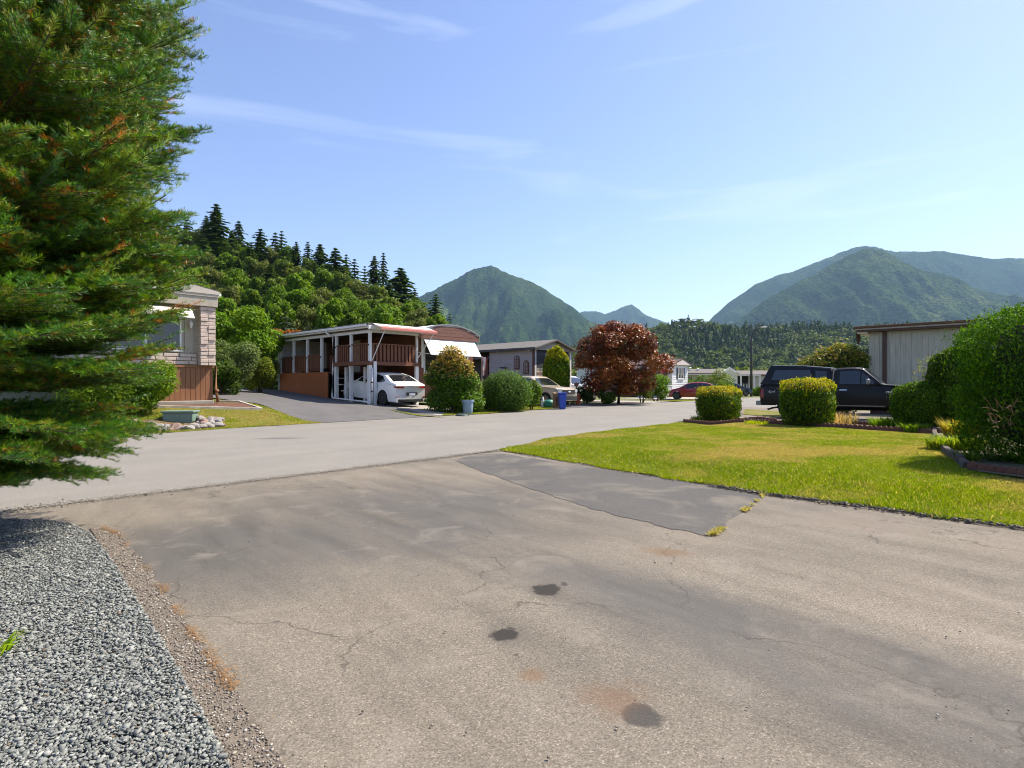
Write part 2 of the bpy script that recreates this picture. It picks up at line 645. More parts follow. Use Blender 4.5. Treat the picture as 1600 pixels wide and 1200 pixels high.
t = NT('driveway_asphalt')
col, hgt = asphalt_base(t, (0.228, 0.196, 0.154), (0.170, 0.149, 0.121), 0.6)
rotv = (0, 0, math.radians(-50))
st1 = t.noise(0.9, 6, 0.62, t.mapped((0.35, 1.0, 1), rotv), 0.6)
st2 = t.noise(2.6, 5, 0.6, t.mapped((0.22, 1.2, 1), rotv), 0.4)
grey = (0.100, 0.095, 0.089)
def P(px, py):
    return hit(px, py)
m = t.spot(*P(470, 845), 3.0, 1.35, math.radians(20), 0.35, 1.5, 0.25, 1.3)
m2 = t.spot(*P(640, 790), 2.4, 1.6, math.radians(10), 0.3, 1.4, 0.25, 1.6)
m3 = t.spot(*P(1180, 985), 2.6, 0.55, math.radians(-45), 0.35, 1.4, 0.24, 2.0)
m4 = t.spot(*P(1420, 1090), 1.8, 0.6, math.radians(-45), 0.35, 1.4, 0.24, 2.2)
mm = t.math('MAXIMUM', t.math('MAXIMUM', m, m2), t.math('MAXIMUM', m3, m4))
mm = t.math('MULTIPLY', mm, t.ramp(st1, [(0.3, 0.30), (0.55, 1.0)]), True)
col = t.mix(t.math('MULTIPLY', mm, 0.85), col, t.mix(0.5, grey, t.mix(0.4, grey, hgt, 'MULTIPLY')))
col = t.mix(0.75, col, t.ramp(st2, [(0.28, 0.74), (0.5, 1.0), (0.72, 1.18)]), 'MULTIPLY')
col = t.mix(t.ramp(t.noise(1.7, 5, 0.6, None, 0.8), [(0.55, 0.0), (0.75, 0.45)]), col, (0.27, 0.24, 0.20))
# cracks
cv = t.voro(0.42, 'DISTANCE_TO_EDGE', 'Distance', None)
wob = t.n.new('ShaderNodeVectorMath')
wob.operation = 'ADD'
nzc = t.n.new('ShaderNodeTexNoise')
nzc.inputs['Scale'].default_value = 1.8
nzc.inputs['Detail'].default_value = 6
t.l.new(t.co(), nzc.inputs['Vector'])
t.l.new(t.co(), wob.inputs[0])
t.l.new(nzc.outputs['Color'], wob.inputs[1])
t.l.new(wob.outputs[0], cv.node.inputs['Vector'])
crack = t.math('MULTIPLY', t.ramp(cv, [(0.0, 1.0), (0.005, 0.0)]), t.ramp(t.noise(0.8, 3), [(0.40, 0.0), (0.55, 0.8)]))
col = t.mix(crack, col, (0.06, 0.05, 0.042))
# oil and rust marks
for (px, py, rx, ry, a, ed0, ed1, cc, k, wv) in (
        (858, 923, 0.17, 0.19, 0.3, 0.5, 1.3, (0.11, 0.095, 0.08), 0.55, 0.5),
        (793, 993, 0.14, 0.16, 0.2, 0.5, 1.3, (0.11, 0.095, 0.08), 0.55, 0.5),
        (882, 912, 0.03, 0.05, 0, 0.5, 1.1, (0.05, 0.044, 0.04), 0.8, 0.3),
        (806, 1022, 0.012, 0.014, 0, 0.5, 1.2, (0.05, 0.044, 0.04), 0.8, 0.2),
        (855, 921, 0.115, 0.135, 0, 0.70, 1.06, (0.030, 0.027, 0.024), 0.93, 0.42),
        (790, 990, 0.088, 0.105, 0, 0.70, 1.06, (0.030, 0.027, 0.024), 0.93, 0.36),
        (767, 993, 0.018, 0.022, 0, 0.7, 1.1, (0.06, 0.05, 0.042), 0.8, 0.1),
        (832, 1056, 0.085, 0.085, 0, 0.3, 1.2, (0.17, 0.105, 0.06), 0.6, 0.3),
        (1003, 1118, 0.10, 0.10, 0, 0.7, 1.05, (0.05, 0.046, 0.042), 0.85, 0.3),
        (955, 1090, 0.20, 0.20, 0, 0.2, 1.1, (0.15, 0.085, 0.048), 0.5, 0.6),
        (1040, 862, 0.30, 0.16, -0.4, 0.2, 1.1, (0.16, 0.095, 0.05), 0.6, 0.4),
        (1330, 815, 0.7, 0.55, 0, 0.2, 1.3, (0.20, 0.165, 0.13), 0.5, 0.4)):
    x_, y_ = P(px, py)
    col = t.mix(t.math('MULTIPLY', t.spot(x_, y_, rx, ry, a, ed0, ed1, wv, 10 if rx < 0.15 else 5), k), col, cc)
t.set(col, 0.92, spec=0.22)
t.bump(hgt, 0.6, 0.006)
M['driveway'] = t.m
dpoly = [xy(-14, -0.02), xy(-0.02, -0.02)] + [xy(lawn_s(tt) + 0.05 * math.sin(tt * 5), tt) for tt in np.linspace(-0.1, -13.5, 40)] + [xy(-16, -13.5)]
sheet('driveway', dpoly, M['driveway'], -0.004, 1.0, zf=lambda x, y: 0.0)

# --- newer dark patch in the driveway
t = NT('patch_asphalt')
col, hgt = asphalt_base(t, (0.118, 0.110, 0.100), (0.090, 0.086, 0.080), 0.55)
col = t.mix(t.ramp(t.noise(1.1, 5, 0.6, None, 0.6), [(0.50, 0.0), (0.72, 0.7)]), col, (0.22, 0.19, 0.15))
t.set(col, 0.9, spec=0.25)
t.bump(hgt, 0.6, 0.006)
pp = [(708, 719), (745, 710), (786, 708.5)]
pp += [(880, 724.5), (1000, 742), (1100, 757), (1196, 771.5)]
pp += [(1172, 790), (1140, 812), (1110, 838)]
pp += [(1040, 824), (960, 804), (905, 789), (850, 770), (800, 754), (755, 738)]
dense = []
for (a, b) in zip(pp, pp[1:] + pp[:1]):
    for k in range(6):
        q = (a[0] + (b[0] - a[0]) * k / 6, a[1] + (b[1] - a[1]) * k / 6)
        Z = EYE * FPX / (q[1] - 600)
        dense.append(((q[0] - 800) / FPX * Z + random.uniform(-.03, .03), Z + random.uniform(-.04, .04)))
po = sheet('driveway_patch', dense, t.m, 0.0005, 1.0, zf=lambda x, y: 0.0)

# --- lot drive and carport apron of the brown house, other paved lots
M['lotasphalt'] = mk('dark_lot_asphalt', (0.115, 0.108, 0.105), (0.085, 0.08, 0.078), 1.2, 0.9, 0.5, 90)
M['concrete'] = mk('old_concrete', (0.34, 0.31, 0.26), (0.25, 0.22, 0.185), 1.5, 0.9, 0.3, 60)
sheet('lot_driveway', [hit(428, 640), hit(505, 661)] + [xy(s, float(np.interp(s, SF, TF)) - 0.15) for s in np.linspace(1.6, 5.9, 5)] +
      [xy(6.0, 11), xy(5.3, 13.0), xy(5.1, 22.5), xy(-1.2, 22.5), xy(-1.2, 16.5), hit(380, 628)], M['lotasphalt'], 0.010, 0.6)
sheet('carport_floor', [xy(5.9, 9.0), xy(8.6, 9.05), xy(8.3, 13.0), xy(8.0, 22), xy(5.3, 22), xy(5.5, 13.0)], M['concrete'], 0.016, 0.6)
sheet('pickup_parking', [xy(13.6, 9.4), xy(18.5, 9.8), xy(18.5, 20), xy(13.6, 20)], M['lotasphalt'], 0.010, 0.8)
sheet('maple_bed', [xy(18.5, 9.9), xy(25.5, 10.3), xy(24.5, 12.6), xy(18.5, 13.5)], mk('bark_soil', (0.07, 0.05, 0.036), (0.12, 0.085, 0.06), 8, 0.95, 0.8, 30), 0.03, 0.8)
sheet('white_home_driveway', [xy(25.7, 10.5), xy(29, 10.8), xy(29, 24), xy(25.7, 24)], M['concrete'], 0.010, 0.8)
sheet('red_car_parking', [xy(34.5, 12.5), xy(46, 12.5), xy(46, 19), xy(34.5, 19)], M['concrete'], 0.012, 0.8)
# truck drive on the right
bed_a, bed_b = hit(1070, 661), hit(1478, 680)
sheet('truck_driveway', [hit(1150, 655), hit(1560, 668), hit(1700, 650), hit(1160, 636)], mk('gravel_drive', (0.20, 0.16, 0.125), (0.12, 0.10, 0.075), 3, 0.95, 0.7, 60), 0.012, 0.8)

# --- lawn
t = NT('lawn_turf')
n1 = t.noise(0.6, 5, 0.62)
n2 = t.noise(22, 4, 0.7)
col = t.ramp(n1, [(0.30, (0.10, 0.15, 0.022)), (0.5, (0.17, 0.175, 0.034)), (0.72, (0.27, 0.205, 0.085))])
t.set(t.mix(0.7, col, t.ramp(n2, [(0.3, 0.5), (0.7, 1.1)]), 'MULTIPLY'), 0.95, spec=0.1)
t.bump(n2, 0.8, 0.03)
M['lawn'] = t.m
lawn_poly = [xy(s, float(np.interp(s, SN, TN)) + 0.05 * math.sin(3 * s)) for s in np.linspace(0.05, 12.5, 26)] + [xy(14, -6), xy(14, -13)] + \
            [xy(lawn_s(tt) + 0.04 * math.sin(4 * tt), tt) for tt in np.linspace(-13, -0.1, 40)]
sheet('lawn', lawn_poly, M['lawn'], 0.012, 0.5)
lg = [hit(205, 679), hit(270, 676), hit(350, 670), hit(430, 665), hit(505, 661), hit(428, 640), hit(340, 625), hit(230, 625), hit(60, 640), hit(60, 690)]
sheet('lot_grass', lg, M['lawn'], 0.006, 0.6)
vg = [hit(690, 650), hit(760, 647), hit(830, 641), hit(872, 638.5), hit(868, 634), hit(800, 634), hit(740, 637), hit(700, 641)]
sheet('verge_grass', vg, M['lawn'], 0.02, 0.6)
sheet('drive_grass_strip', [hit(604, 640), hit(640, 646), hit(702, 653), hit(660, 651), hit(625, 645)], M['lawn'], 0.03, 0.5)
sheet('far_verge_grass', [xy(30, 10.6), xy(44, 11.3), xy(44, 12.6), xy(30, 12.4)], M['lawn'], 0.02, 0.8)
sheet('truck_side_grass', [hit(1160, 648), hit(1290, 652), hit(1330, 646), hit(1165, 640)], M['lawn'], 0.03, 0.8)


def inside(poly, x, y):
    poly = np.array(poly)
    r = np.zeros(len(x), bool)
    j = len(poly) - 1
    for i in range(len(poly)):
        xi, yi = poly[i]
        xj, yj = poly[j]
        c_ = ((yi > y) != (yj > y)) & (x < (xj - xi) * (y - yi) / (yj - yi + 1e-12) + xi)
        r ^= c_
        j = i
    return r


def grass(name, poly, n, hmul=1.0, dens_pow=2.0, label=None, wmul=1.0, skip=None, bank=False):
    pa = np.array(poly)
    lo, hi = pa.min(0), pa.max(0)
    xs, ys = [], []
    got = 0
    while got < n:
        x = rng.uniform(lo[0], hi[0], n)
        y = rng.uniform(max(lo[1], 0.5), hi[1], n)
        keep = inside(poly, x, y) & (np.abs(x / np.maximum(y, .1)) < 1.55) & (rng.random(n) < (max(lo[1], 5.0) / np.maximum(y, 5.0)) ** dens_pow)
        if skip is not None:
            keep &= ~skip(x, y)
        xs.append(x[keep])
        ys.append(y[keep])
        got += int(keep.sum())
    x = np.concatenate(xs)[:n]
    y = np.concatenate(ys)[:n]
    if bank:
        s0, t0 = st(x, y)
        e0 = s0 - np.interp(-t0, [0, 1.2, 4, 6, 9, 14], [0.05, -0.15, -0.75, -1.08, -1.18, -1.3])
        near_ = (e0 < 0.22) & (t0 < 0)
        sh_ = np.where(near_, 0.16 * np.clip(fbm(x, y, 3.1, 44) - 0.35, 0, 1) * rng.random(n) * 2.2, 0)
        x, y = xy(s0 - sh_, t0)
    z = G(x, y) + 0.01
    dist = np.hypot(x, y)
    dry = fbm(x, y, 0.55, 3) * 0.75 + fbm(x, y, 2.3, 9) * 0.4
    lush = fbm(x, y, 1.1, 21)
    s, tt = st(x, y)
    nearb = np.exp(-np.clip(s - np.interp(-tt, [0, 1.2, 4, 6, 9, 14], [0.05, -0.15, -0.75, -1.08, -1.18, -1.3]), 0, 9) / 0.9) if bank else np.zeros(n)
    dry = dry - nearb * 0.28
    f = np.clip((dry - 0.485) / 0.25 + 0.10 * np.sin(st(x, y)[0] * 6.6 + 0.4 * np.sin(st(x, y)[1])) * (1 - nearb), 0, 1)[:, None]
    green = np.array([0.110, 0.175, 0.016]) * (1 - lush[:, None]) + np.array([0.195, 0.235, 0.022]) * lush[:, None]
    straw = np.array([0.31, 0.25, 0.10])
    col = green * (1 - f) + straw * f
    odd = rng.random(n) < 0.12
    col[odd] = np.array([0.42, 0.34, 0.15])
    col *= 1 + rng.normal(size=(n, 1)) * 0.2
    h = (0.017 + rng.random(n) * 0.017 + nearb * 0.04 * rng.random(n) * (fbm(x, y, 2.0, 61) > 0.45)) * hmul * (1.15 - f[:, 0] * 0.5)
    w = (0.0026 + 0.00065 * dist) * wmul
    a = rng.uniform(0, 2 * PI, n)
    lean = rng.normal(size=(n, 2)) * 0.55 * h[:, None]
    b0 = np.stack([x - np.cos(a) * w, y - np.sin(a) * w, z], 1)
    b1 = np.stack([x + np.cos(a) * w, y + np.sin(a) * w, z], 1)
    tp = np.stack([x + lean[:, 0], y + lean[:, 1], z + h], 1)
    V = np.stack([b0, b1, tp], 1).reshape(-1, 3)
    me = np_mesh(name, V, np.arange(3 * n).reshape(n, 3), np.clip(np.repeat(col, 3, 0), 0.01, 0.8))
    o = link(name, me, M['grass'], None, 'stuff')
    if label:
        o['label'] = label
        o['category'] = 'grass'
    return o


bedline = (np.array(bed_b) - np.array(bed_a))
bedn = np.array([-bedline[1], bedline[0]]) / np.linalg.norm(bedline)
def in_bed(x, y):
    d = (x - bed_a[0]) * bedn[0] + (y - bed_a[1]) * bedn[1]
    return d > -0.05
grass('lawn_grass', lawn_poly, 500000, 1.0, 1.7, 'mown patchy green and straw lawn grass beside the driveway', skip=in_bed, bank=True)
grass('lot_lawn_grass', lg, 42000, 1.3, 0.3, 'rough grass strip in front of the grey mobile home', 0.7)
grass('verge_lawn_grass', vg, 22000, 1.4, 0.3, 'grass verge along the road before the round bush', 0.6)
grass('far_lawn_grass', [xy(30, 10.6), xy(44, 11.3), xy(44, 12.6), xy(30, 12.4)], 6000, 1.5, 0.2, 'far grass strip in front of the red car', 0.6)

# --- gravel bed
gpix = [(-500, 812), (0, 814), (60, 815), (105, 820), (140, 836), (162, 862), (185, 895), (215, 945), (250, 1002), (285, 1065), (318, 1125), (345, 1180), (380, 1260), (430, 1420)]
gpoly = []
for (px, py) in gpix:
    Z = EYE * FPX / (py - 600)
    gpoly.append(((px - 800) / FPX * Z, Z))
gpoly += [(-0.7, 0.9), (-7, 0.9), (-10, 5.5)]
sheet('gravel_bed', gpoly, mk('gravel_base', (0.16, 0.17, 0.16), (0.06, 0.065, 0.06), 60, 0.95, 1.0, 70), 0.018, 0.5, zf=lambda x, y: 0.0)


def pebbles(name, x, y, z, size, cols, mat, flat=0.55):
    """angular chips: jittered boxes in one mesh"""
    n = len(x)
    cube = np.array([[-1, -1, -1], [1, -1, -1], [1, 1, -1], [-1, 1, -1], [-1, -1, 1], [1, -1, 1], [1, 1, 1], [-1, 1, 1]], float)
    v = cube[None] * (0.75 + rng.uniform(-0.42, 0.3, (n, 8, 3)))
    v *= np.stack([np.ones(n), rng.uniform(0.55, 0.9, n), rng.uniform(0.3, 0.6, n) * flat * 1.8], 1)[:, None, :]
    v *= (size * 0.5)[:, None, None]
    q = unit(n)
    ang = rng.uniform(0, 2 * PI, n)
    tilt = rng.normal(size=n) * 0.45
    ca, sa, ct, sn = np.cos(ang), np.sin(ang), np.cos(tilt), np.sin(tilt)
    vx, vy, vz = v[..., 0], v[..., 1], v[..., 2]
    vy, vz = vy * ct[:, None] - vz * sn[:, None], vy * sn[:, None] + vz * ct[:, None]
    vx, vy = vx * ca[:, None] - vy * sa[:, None], vx * sa[:, None] + vy * ca[:, None]
    V = np.stack([vx + x[:, None], vy + y[:, None], vz + z[:, None]], -1).reshape(-1, 3)
    fq = np.array([[0, 3, 2, 1], [4, 5, 6, 7], [0, 1, 5, 4], [1, 2, 6, 5], [2, 3, 7, 6], [3, 0, 4, 7]])
    Fq = (np.arange(n)[:, None, None] * 8 + fq[None]).reshape(-1, 4)
    me = np_mesh(name, V, Fq, np.repeat(cols, 8, 0))
    return link(name, me, mat, None, 'stuff')


t = NT('gravel_stone')
a = t.n.new('ShaderNodeAttribute')
a.attribute_name = 'Col'
t.set(t.mix(0.5, a.outputs['Color'], t.ramp(t.noise(60, 3), [(0.3, 0.6), (0.7, 1.15)]), 'MULTIPLY'), 0.85, spec=0.3)
M['gravel'] = t.m


def sample_in(poly, n, pw=1.6, y0=1.2):
    pa = np.array(poly)
    lo, hi = pa.min(0), pa.max(0)
    X_, Y_ = [], []
    tot = 0
    while tot < n:
        x = rng.uniform(lo[0], hi[0], n)
        y = rng.uniform(max(lo[1], y0), hi[1], n)
        k = inside(poly, x, y) & (x / y > -1.45) & (rng.random(n) < (y0 / y) ** pw)
        X_.append(x[k]); Y_.append(y[k]); tot += int(k.sum())
    return np.concatenate(X_)[:n], np.concatenate(Y_)[:n]


gxp, gyp = sample_in(gpoly, 95000, 0.9, 1.9)
gsz = rng.lognormal(math.log(0.0165), 0.33, len(gxp)).clip(0.009, 0.042)
gcol = pick_cols(len(gxp), [(0.225, 0.235, 0.215), (0.185, 0.195, 0.18), (0.265, 0.272, 0.25), (0.145, 0.153, 0.142), (0.31, 0.31, 0.285), (0.20, 0.15, 0.10)], [4, 4, 3, 2, 1.1, 0.12], 0.15)
po = pebbles('gravel', gxp, gyp, 0.022 + rng.random(len(gxp)) * 0.014, gsz, gcol, M['gravel'])
po['label'] = 'crushed grey-green gravel in the bed at the driveway edge'
po['category'] = 'gravel'

# loose crumbs on the old driveway rim and along the road joint
rimp = [(140, 826), (185, 832), (245, 905), (285, 965), (345, 1050), (405, 1135), (470, 1240), (380, 1260), (318, 1125), (250, 1002), (185, 895)]
rpoly = [((px - 800) / FPX * EYE * FPX / (py - 600), EYE * FPX / (py - 600)) for px, py in rimp]
sheet('driveway_edge', rpoly, mk('crumbled_edge', (0.19, 0.155, 0.12), (0.115, 0.096, 0.075), 14, 0.95, 0.9, 110), 0.006, 0.5, zf=lambda x, y: 0.0)
ex, ey = sample_in(rpoly, 4200, 0.5, 1.9)
jx, jt = rng.uniform(-9, 0.2, 5200), rng.normal(0, 0.10, 5200) - 0.02
jxx, jyy = xy(jx, jt)
lx = rng.uniform(-13, 0.1, 2600)
lxx, lyy = xy(np.array([lawn_s(v) for v in lx]) - np.abs(rng.normal(0, 0.08, 2600)), lx)
ax = rng.uniform(-3.2, 6, 1500)
ay = 2.2 + rng.random(1500) ** 1.5 * 8
kk = ~inside(gpoly, ax, ay) & (st(ax, ay)[1] < -0.3) & (st(ax, ay)[0] < -1.5)
ax, ay = ax[kk], ay[kk]
cx = np.concatenate([ex, jxx, lxx, ax]); cy = np.concatenate([ey, jyy, lyy, ay])
csz = np.concatenate([rng.lognormal(math.log(0.009), 0.4, len(ex)), rng.lognormal(math.log(0.012), 0.4, len(jxx)), rng.lognormal(math.log(0.012), 0.45, len(lxx)), rng.lognormal(math.log(0.0055), 0.45, len(ax))]).clip(0.003, 0.035)
po = pebbles('loose_stones', cx, cy, np.maximum(G(cx, cy), 0) + 0.008, csz, pick_cols(len(cx), [(0.30, 0.26, 0.21), (0.20, 0.17, 0.14), (0.42, 0.39, 0.34), (0.09, 0.08, 0.07)], [4, 4, 2, 2]), M['gravel'])
po['label'] = 'loose crumbs and grit along the worn edges of the driveway'
po['category'] = 'grit'

# crumbled dark asphalt rim along the lawn
rt = -(5.4 + rng.random(2600) * 8)
rs_ = np.array([lawn_s(v) for v in rt]) - 0.09 + rng.normal(0, 0.045, 2600)
rxx, ryy = xy(rs_, rt)
po = pebbles('asphalt_crumbs', rxx, ryy, np.full(2600, 0.012) + rng.random(2600) * 0.02, rng.lognormal(math.log(0.022), 0.4, 2600).clip(0.008, 0.05), pick_cols(2600, [(0.10, 0.09, 0.075), (0.14, 0.125, 0.105), (0.07, 0.064, 0.055), (0.27, 0.21, 0.14)], [4, 3, 2, 1.2]), M['gravel'])
po['label'] = 'dark crumbled asphalt rim between the lawn and the driveway'
po['category'] = 'asphalt rim'

# dry needles and weeds in the joints
def litter(name, label, x, y, n, L, palette, upness, mat):
    a_ = rng.uniform(0, 2 * PI, n)
    z0 = G(x, y) + 0.012
    d = np.stack([np.cos(a_), np.sin(a_), rng.random(n) * upness], 1) * L[:, None]
    wv = np.stack([-np.sin(a_), np.cos(a_), np.zeros(n)], 1) * 0.0022 * (1 + 2 * upness)
    p = np.stack([x, y, z0], 1)
    V = np.stack([p - wv, p + wv, p + d], 1).reshape(-1, 3)
    o = link(name, np_mesh(name, V, np.arange(3 * n).reshape(n, 3), np.repeat(pick_cols(n, palette), 3, 0)), mat, None, 'stuff')
    o['label'] = label
    o['category'] = 'litter'


e1 = np.array([((px - 800) / FPX * EYE * FPX / (py - 600), EYE * FPX / (py - 600)) for px, py in [(150, 822), (185, 834), (245, 905), (285, 965), (345, 1050), (405, 1135)]])
u_ = rng.random(2600) * (len(e1) - 1)
i_ = u_.astype(int)
q = e1[i_] + (e1[i_ + 1] - e1[i_]) * (u_ - i_)[:, None] + rng.normal(0, 0.022, (2600, 2)) * (0.4 + 1.4 * rng.random((2600, 1)))
keepq = vnoise(q[:, 0], q[:, 1], 5.0, 4) > 0.58
q = q[keepq]
litter('dry_needles', 'dry orange fir needles lying along the driveway edge', q[:, 0], q[:, 1], len(q), rng.uniform(0.012, 0.03, len(q)), [(0.34, 0.19, 0.09), (0.30, 0.20, 0.12), (0.22, 0.14, 0.08)], 0.1, M['grass'])
e2 = np.array([((px - 800) / FPX * EYE * FPX / (py - 600), EYE * FPX / (py - 600)) for px, py in [(1112, 838), (1135, 820), (1165, 797), (1193, 772)]])
u_ = rng.random(2200) * 3
i_ = u_.astype(int)
q = e2[i_] + (e2[i_ + 1] - e2[i_]) * (u_ - i_)[:, None] + rng.normal(0, 0.022, (2200, 2))
q = q[vnoise(q[:, 0], q[:, 1], 5.0, 8) > 0.52]
litter('joint_weeds', 'dry yellow weeds growing in the patch joint', q[:, 0], q[:, 1], len(q), rng.uniform(0.012, 0.045, len(q)), [(0.42, 0.32, 0.12), (0.34, 0.30, 0.09), (0.20, 0.22, 0.05)], 1.0, M['grass'])

# ------------------------------------------------------------------ mountains
def mountain_mat(name, c1, c2, c3, clear=None):
    t = NT(name)
    v = t.voro(0.075, 'F1', 'Color')
    sp = t.n.new('ShaderNodeSeparateColor')
    t.l.new(v, sp.inputs[0])
    big = t.noise(0.0032, 6, 0.62)
    mid = t.noise(0.02, 5, 0.65)
    col = t.ramp(big, [(0.32, c1), (0.52, c2), (0.70, c3)])
    col = t.mix(0.75, col, t.ramp(sp.outputs[0], [(0, 0.2), (1, 1.6)]), 'MULTIPLY')
    col = t.mix(0.7, col, t.ramp(mid, [(0.3, 0.6), (0.7, 1.35)]), 'MULTIPLY')
    if clear:
        for (x_, y_, rx, ry, a_) in clear:
            col = t.mix(t.math('MULTIPLY', t.spot(x_, y_, rx, ry, a_, 0.5, 1.1, 0.3, 0.01), 0.75), col, (0.13, 0.17, 0.05))
    t.set(col, 1.0, spec=0.0)
    hh = t.mix(0.5, t.voro(0.075), mid)
    t.bump(hh, 1.0, 14.0)
    return t.m


def mountain(name, D, ridge, mat, wmul=1.75, seed=1, nxx=260, nyy=90, rough=1.0):
    rx = np.array([(p[0] - 800) / FPX * D for p in ridge])
    rh = np.array([(600 - p[1]) / FPX * D + EYE for p in ridge])
    hmax = rh.max()
    W = hmax * wmul
    xs_ = np.linspace(rx[0], rx[-1], nxx)
    ds = np.linspace(-1, 1, nyy)
    Xm, Dm = np.meshgrid(xs_, ds)
    ad = np.abs(Dm)
    sc = 1.0 / hmax
    warp = (fbm(Xm, Dm * W, sc * 2.2, seed, 4) - 0.5) * W * 1.5 * ad * rough
    H = np.interp(Xm + warp, rx, rh)
    H = H + (fbm(Xm, Dm * W * 0.6, sc * 9, seed + 50, 5) - 0.5) * hmax * 0.16 * (0.06 + ad) * rough
    prof = (1 - ad) ** 1.12
    spur = (fbm(Xm * 1.0, Dm * W * 0.35, sc * 5.5, seed + 90, 5) - 0.5) * 0.95 * ad * (1 - ad) * 2.0 * rough
    Zm = H * np.clip(prof + spur, 0, 1.0)
    # small crest irregularity from the tree tops
    Zm += (vnoise(Xm, Dm * W, 0.06, seed + 3) - 0.5) * 9 * (Zm > 20)
    Zm = np.where(ad > 0.985, -3.0, Zm)
    Ym = D + Dm * W
    ix = np.arange(nxx * nyy).reshape(nyy, nxx)
    Fm = np.stack([ix[:-1, :-1], ix[:-1, 1:], ix[1:, 1:], ix[1:, :-1]], -1).reshape(-1, 4)
    return link(name, np_mesh(name, np.stack([Xm, Ym, Zm], -1).reshape(-1, 3), Fm, smooth=True), mat, None, 'structure')


def at_d(px, py, D):
    return ((px - 800) / FPX * D, D)
fm1 = mountain_mat('mountain_forest', (0.012, 0.025, 0.008), (0.024, 0.043, 0.012), (0.050, 0.071, 0.020), [(-450, 3650, 90, 130, 0.5)])
fm2 = mountain_mat('mountain_forest_light', (0.016, 0.030, 0.009), (0.034, 0.055, 0.015), (0.075, 0.095, 0.027))
mountain('peaked_mountain', 4000, [(560, 560), (600, 505), (640, 471), (665, 458), (700, 441), (735, 422), (752, 417), (768, 414.5), (781, 420), (795, 427), (830, 439), (868, 462), (890, 477), (905, 491), (925, 503), (960, 516), (1010, 545), (1060, 575)], fm1, 1.9, 3, 320, 110)
mountain('distant_peak', 7600, [(820, 540), (880, 497), (912, 484), (928, 484), (944, 489), (962, 482), (975, 477), (985, 474.5), (996, 481), (1008, 490), (1030, 499), (1060, 515), (1130, 560)], fm1, 2.0, 8, 180, 60)
mountain('broad_mountain', 5200, [(1020, 590), (1070, 545), (1107, 502), (1140, 471), (1180, 443), (1215, 428), (1240, 421), (1280, 408), (1312, 392), (1335, 384.5), (1350, 382), (1366, 384), (1382, 390), (1395, 393), (1430, 392), (1470, 391), (1510, 396), (1545, 403), (1600, 401), (1680, 405), (1780, 440), (1900, 500), (2000, 570)], fm1, 1.5, 15, 340, 100)
mountain('front_ridge', 3400, [(1060, 575), (1110, 530), (1150, 502), (1200, 466), (1240, 443), (1290, 417), (1325, 396), (1350, 386), (1375, 389), (1395, 399), (1430, 418), (1480, 437), (1540, 455), (1600, 472), (1680, 490), (1780, 530), (1860, 575)], fm2, 1.3, 23, 340, 100)
foot_ridge = [(800, 585), (860, 560), (920, 545), (980, 528), (1035, 518), (1060, 512), (1085, 511), (1115, 515), (1150, 523), (1210, 521), (1260, 519), (1330, 521), (1420, 519), (1520, 521), (1620, 526), (1760, 545), (1850, 575)]
FOOT_D = 900.0
fo = mountain('forested_foothill', FOOT_D, foot_ridge, mountain_mat('foothill_forest', (0.018, 0.030, 0.010), (0.03, 0.045, 0.014), (0.05, 0.065, 0.02)), 2.6, 31, 200, 60, 0.5)

# haze: pale even air round the whole place
hz = MB().box(-9300, 9300, -9300, 9900, -4.5, 1500).build('haze', None, None, kind='stuff')
hm = bpy.data.materials.new('haze_air')
hm.use_nodes = True
hm.node_tree.nodes.clear()
ho = hm.node_tree.nodes.new('ShaderNodeOutputMaterial')
hv = hm.node_tree.nodes.new('ShaderNodeVolumePrincipled')
hv.inputs['Color'].default_value = (0.44, 0.71, 1.0, 1)
hv.inputs['Density'].default_value = 0.000054
hv.inputs['Anisotropy'].default_value = 0.2
hm.node_tree.links.new(hv.outputs[0], ho.inputs['Volume'])
hz.data.materials.append(hm)

# ------------------------------------------------------------------ vegetation builders
GREENS = [(0.082, 0.138, 0.019), (0.115, 0.178, 0.024), (0.055, 0.098, 0.016), (0.16, 0.215, 0.03)]
LIME = [(0.090, 0.165, 0.018), (0.125, 0.20, 0.022), (0.062, 0.115, 0.015), (0.155, 0.22, 0.03)]
OLIVE = [(0.105, 0.130, 0.034), (0.140, 0.162, 0.044), (0.070, 0.090, 0.026), (0.18, 0.185, 0.06)]
DARKG = [(0.030, 0.056, 0.013), (0.042, 0.072, 0.016), (0.022, 0.042, 0.010)]
FIR = [(0.044, 0.080, 0.024), (0.060, 0.102, 0.031), (0.030, 0.056, 0.020), (0.088, 0.125, 0.038)]


def clump_cloud(centers, radii, n, size, palette, weights=None, aspect=0.65, shell=0.55, mean_up=0.5, jit=0.18, squash=0.8):
    """leaf faces spread through rough lumps"""
    centers = np.asarray(centers, float)
    radii = np.asarray(radii, float)
    w = radii ** 2
    i = rng.choice(len(centers), n, p=w / w.sum())
    d = unit(n)
    r = (shell + (1 - shell) * rng.random(n)) ** 0.8 * radii[i] * (1 + rng.normal(size=n) * 0.10)
    P_ = centers[i] + d * r[:, None] * np.array([1, 1, squash])
    Nn = d * 0.8 + unit(n) * 0.9 + np.array([0, 0, mean_up])
    cl = pick_cols(len(centers), palette, weights, 0.12)
    cols = cl[i] * 0.5 + pick_cols(n, palette, weights, jit) * 0.5
    return leaves(P_, Nn, size * rng.uniform(0.6, 1.35, n), aspect, cols)


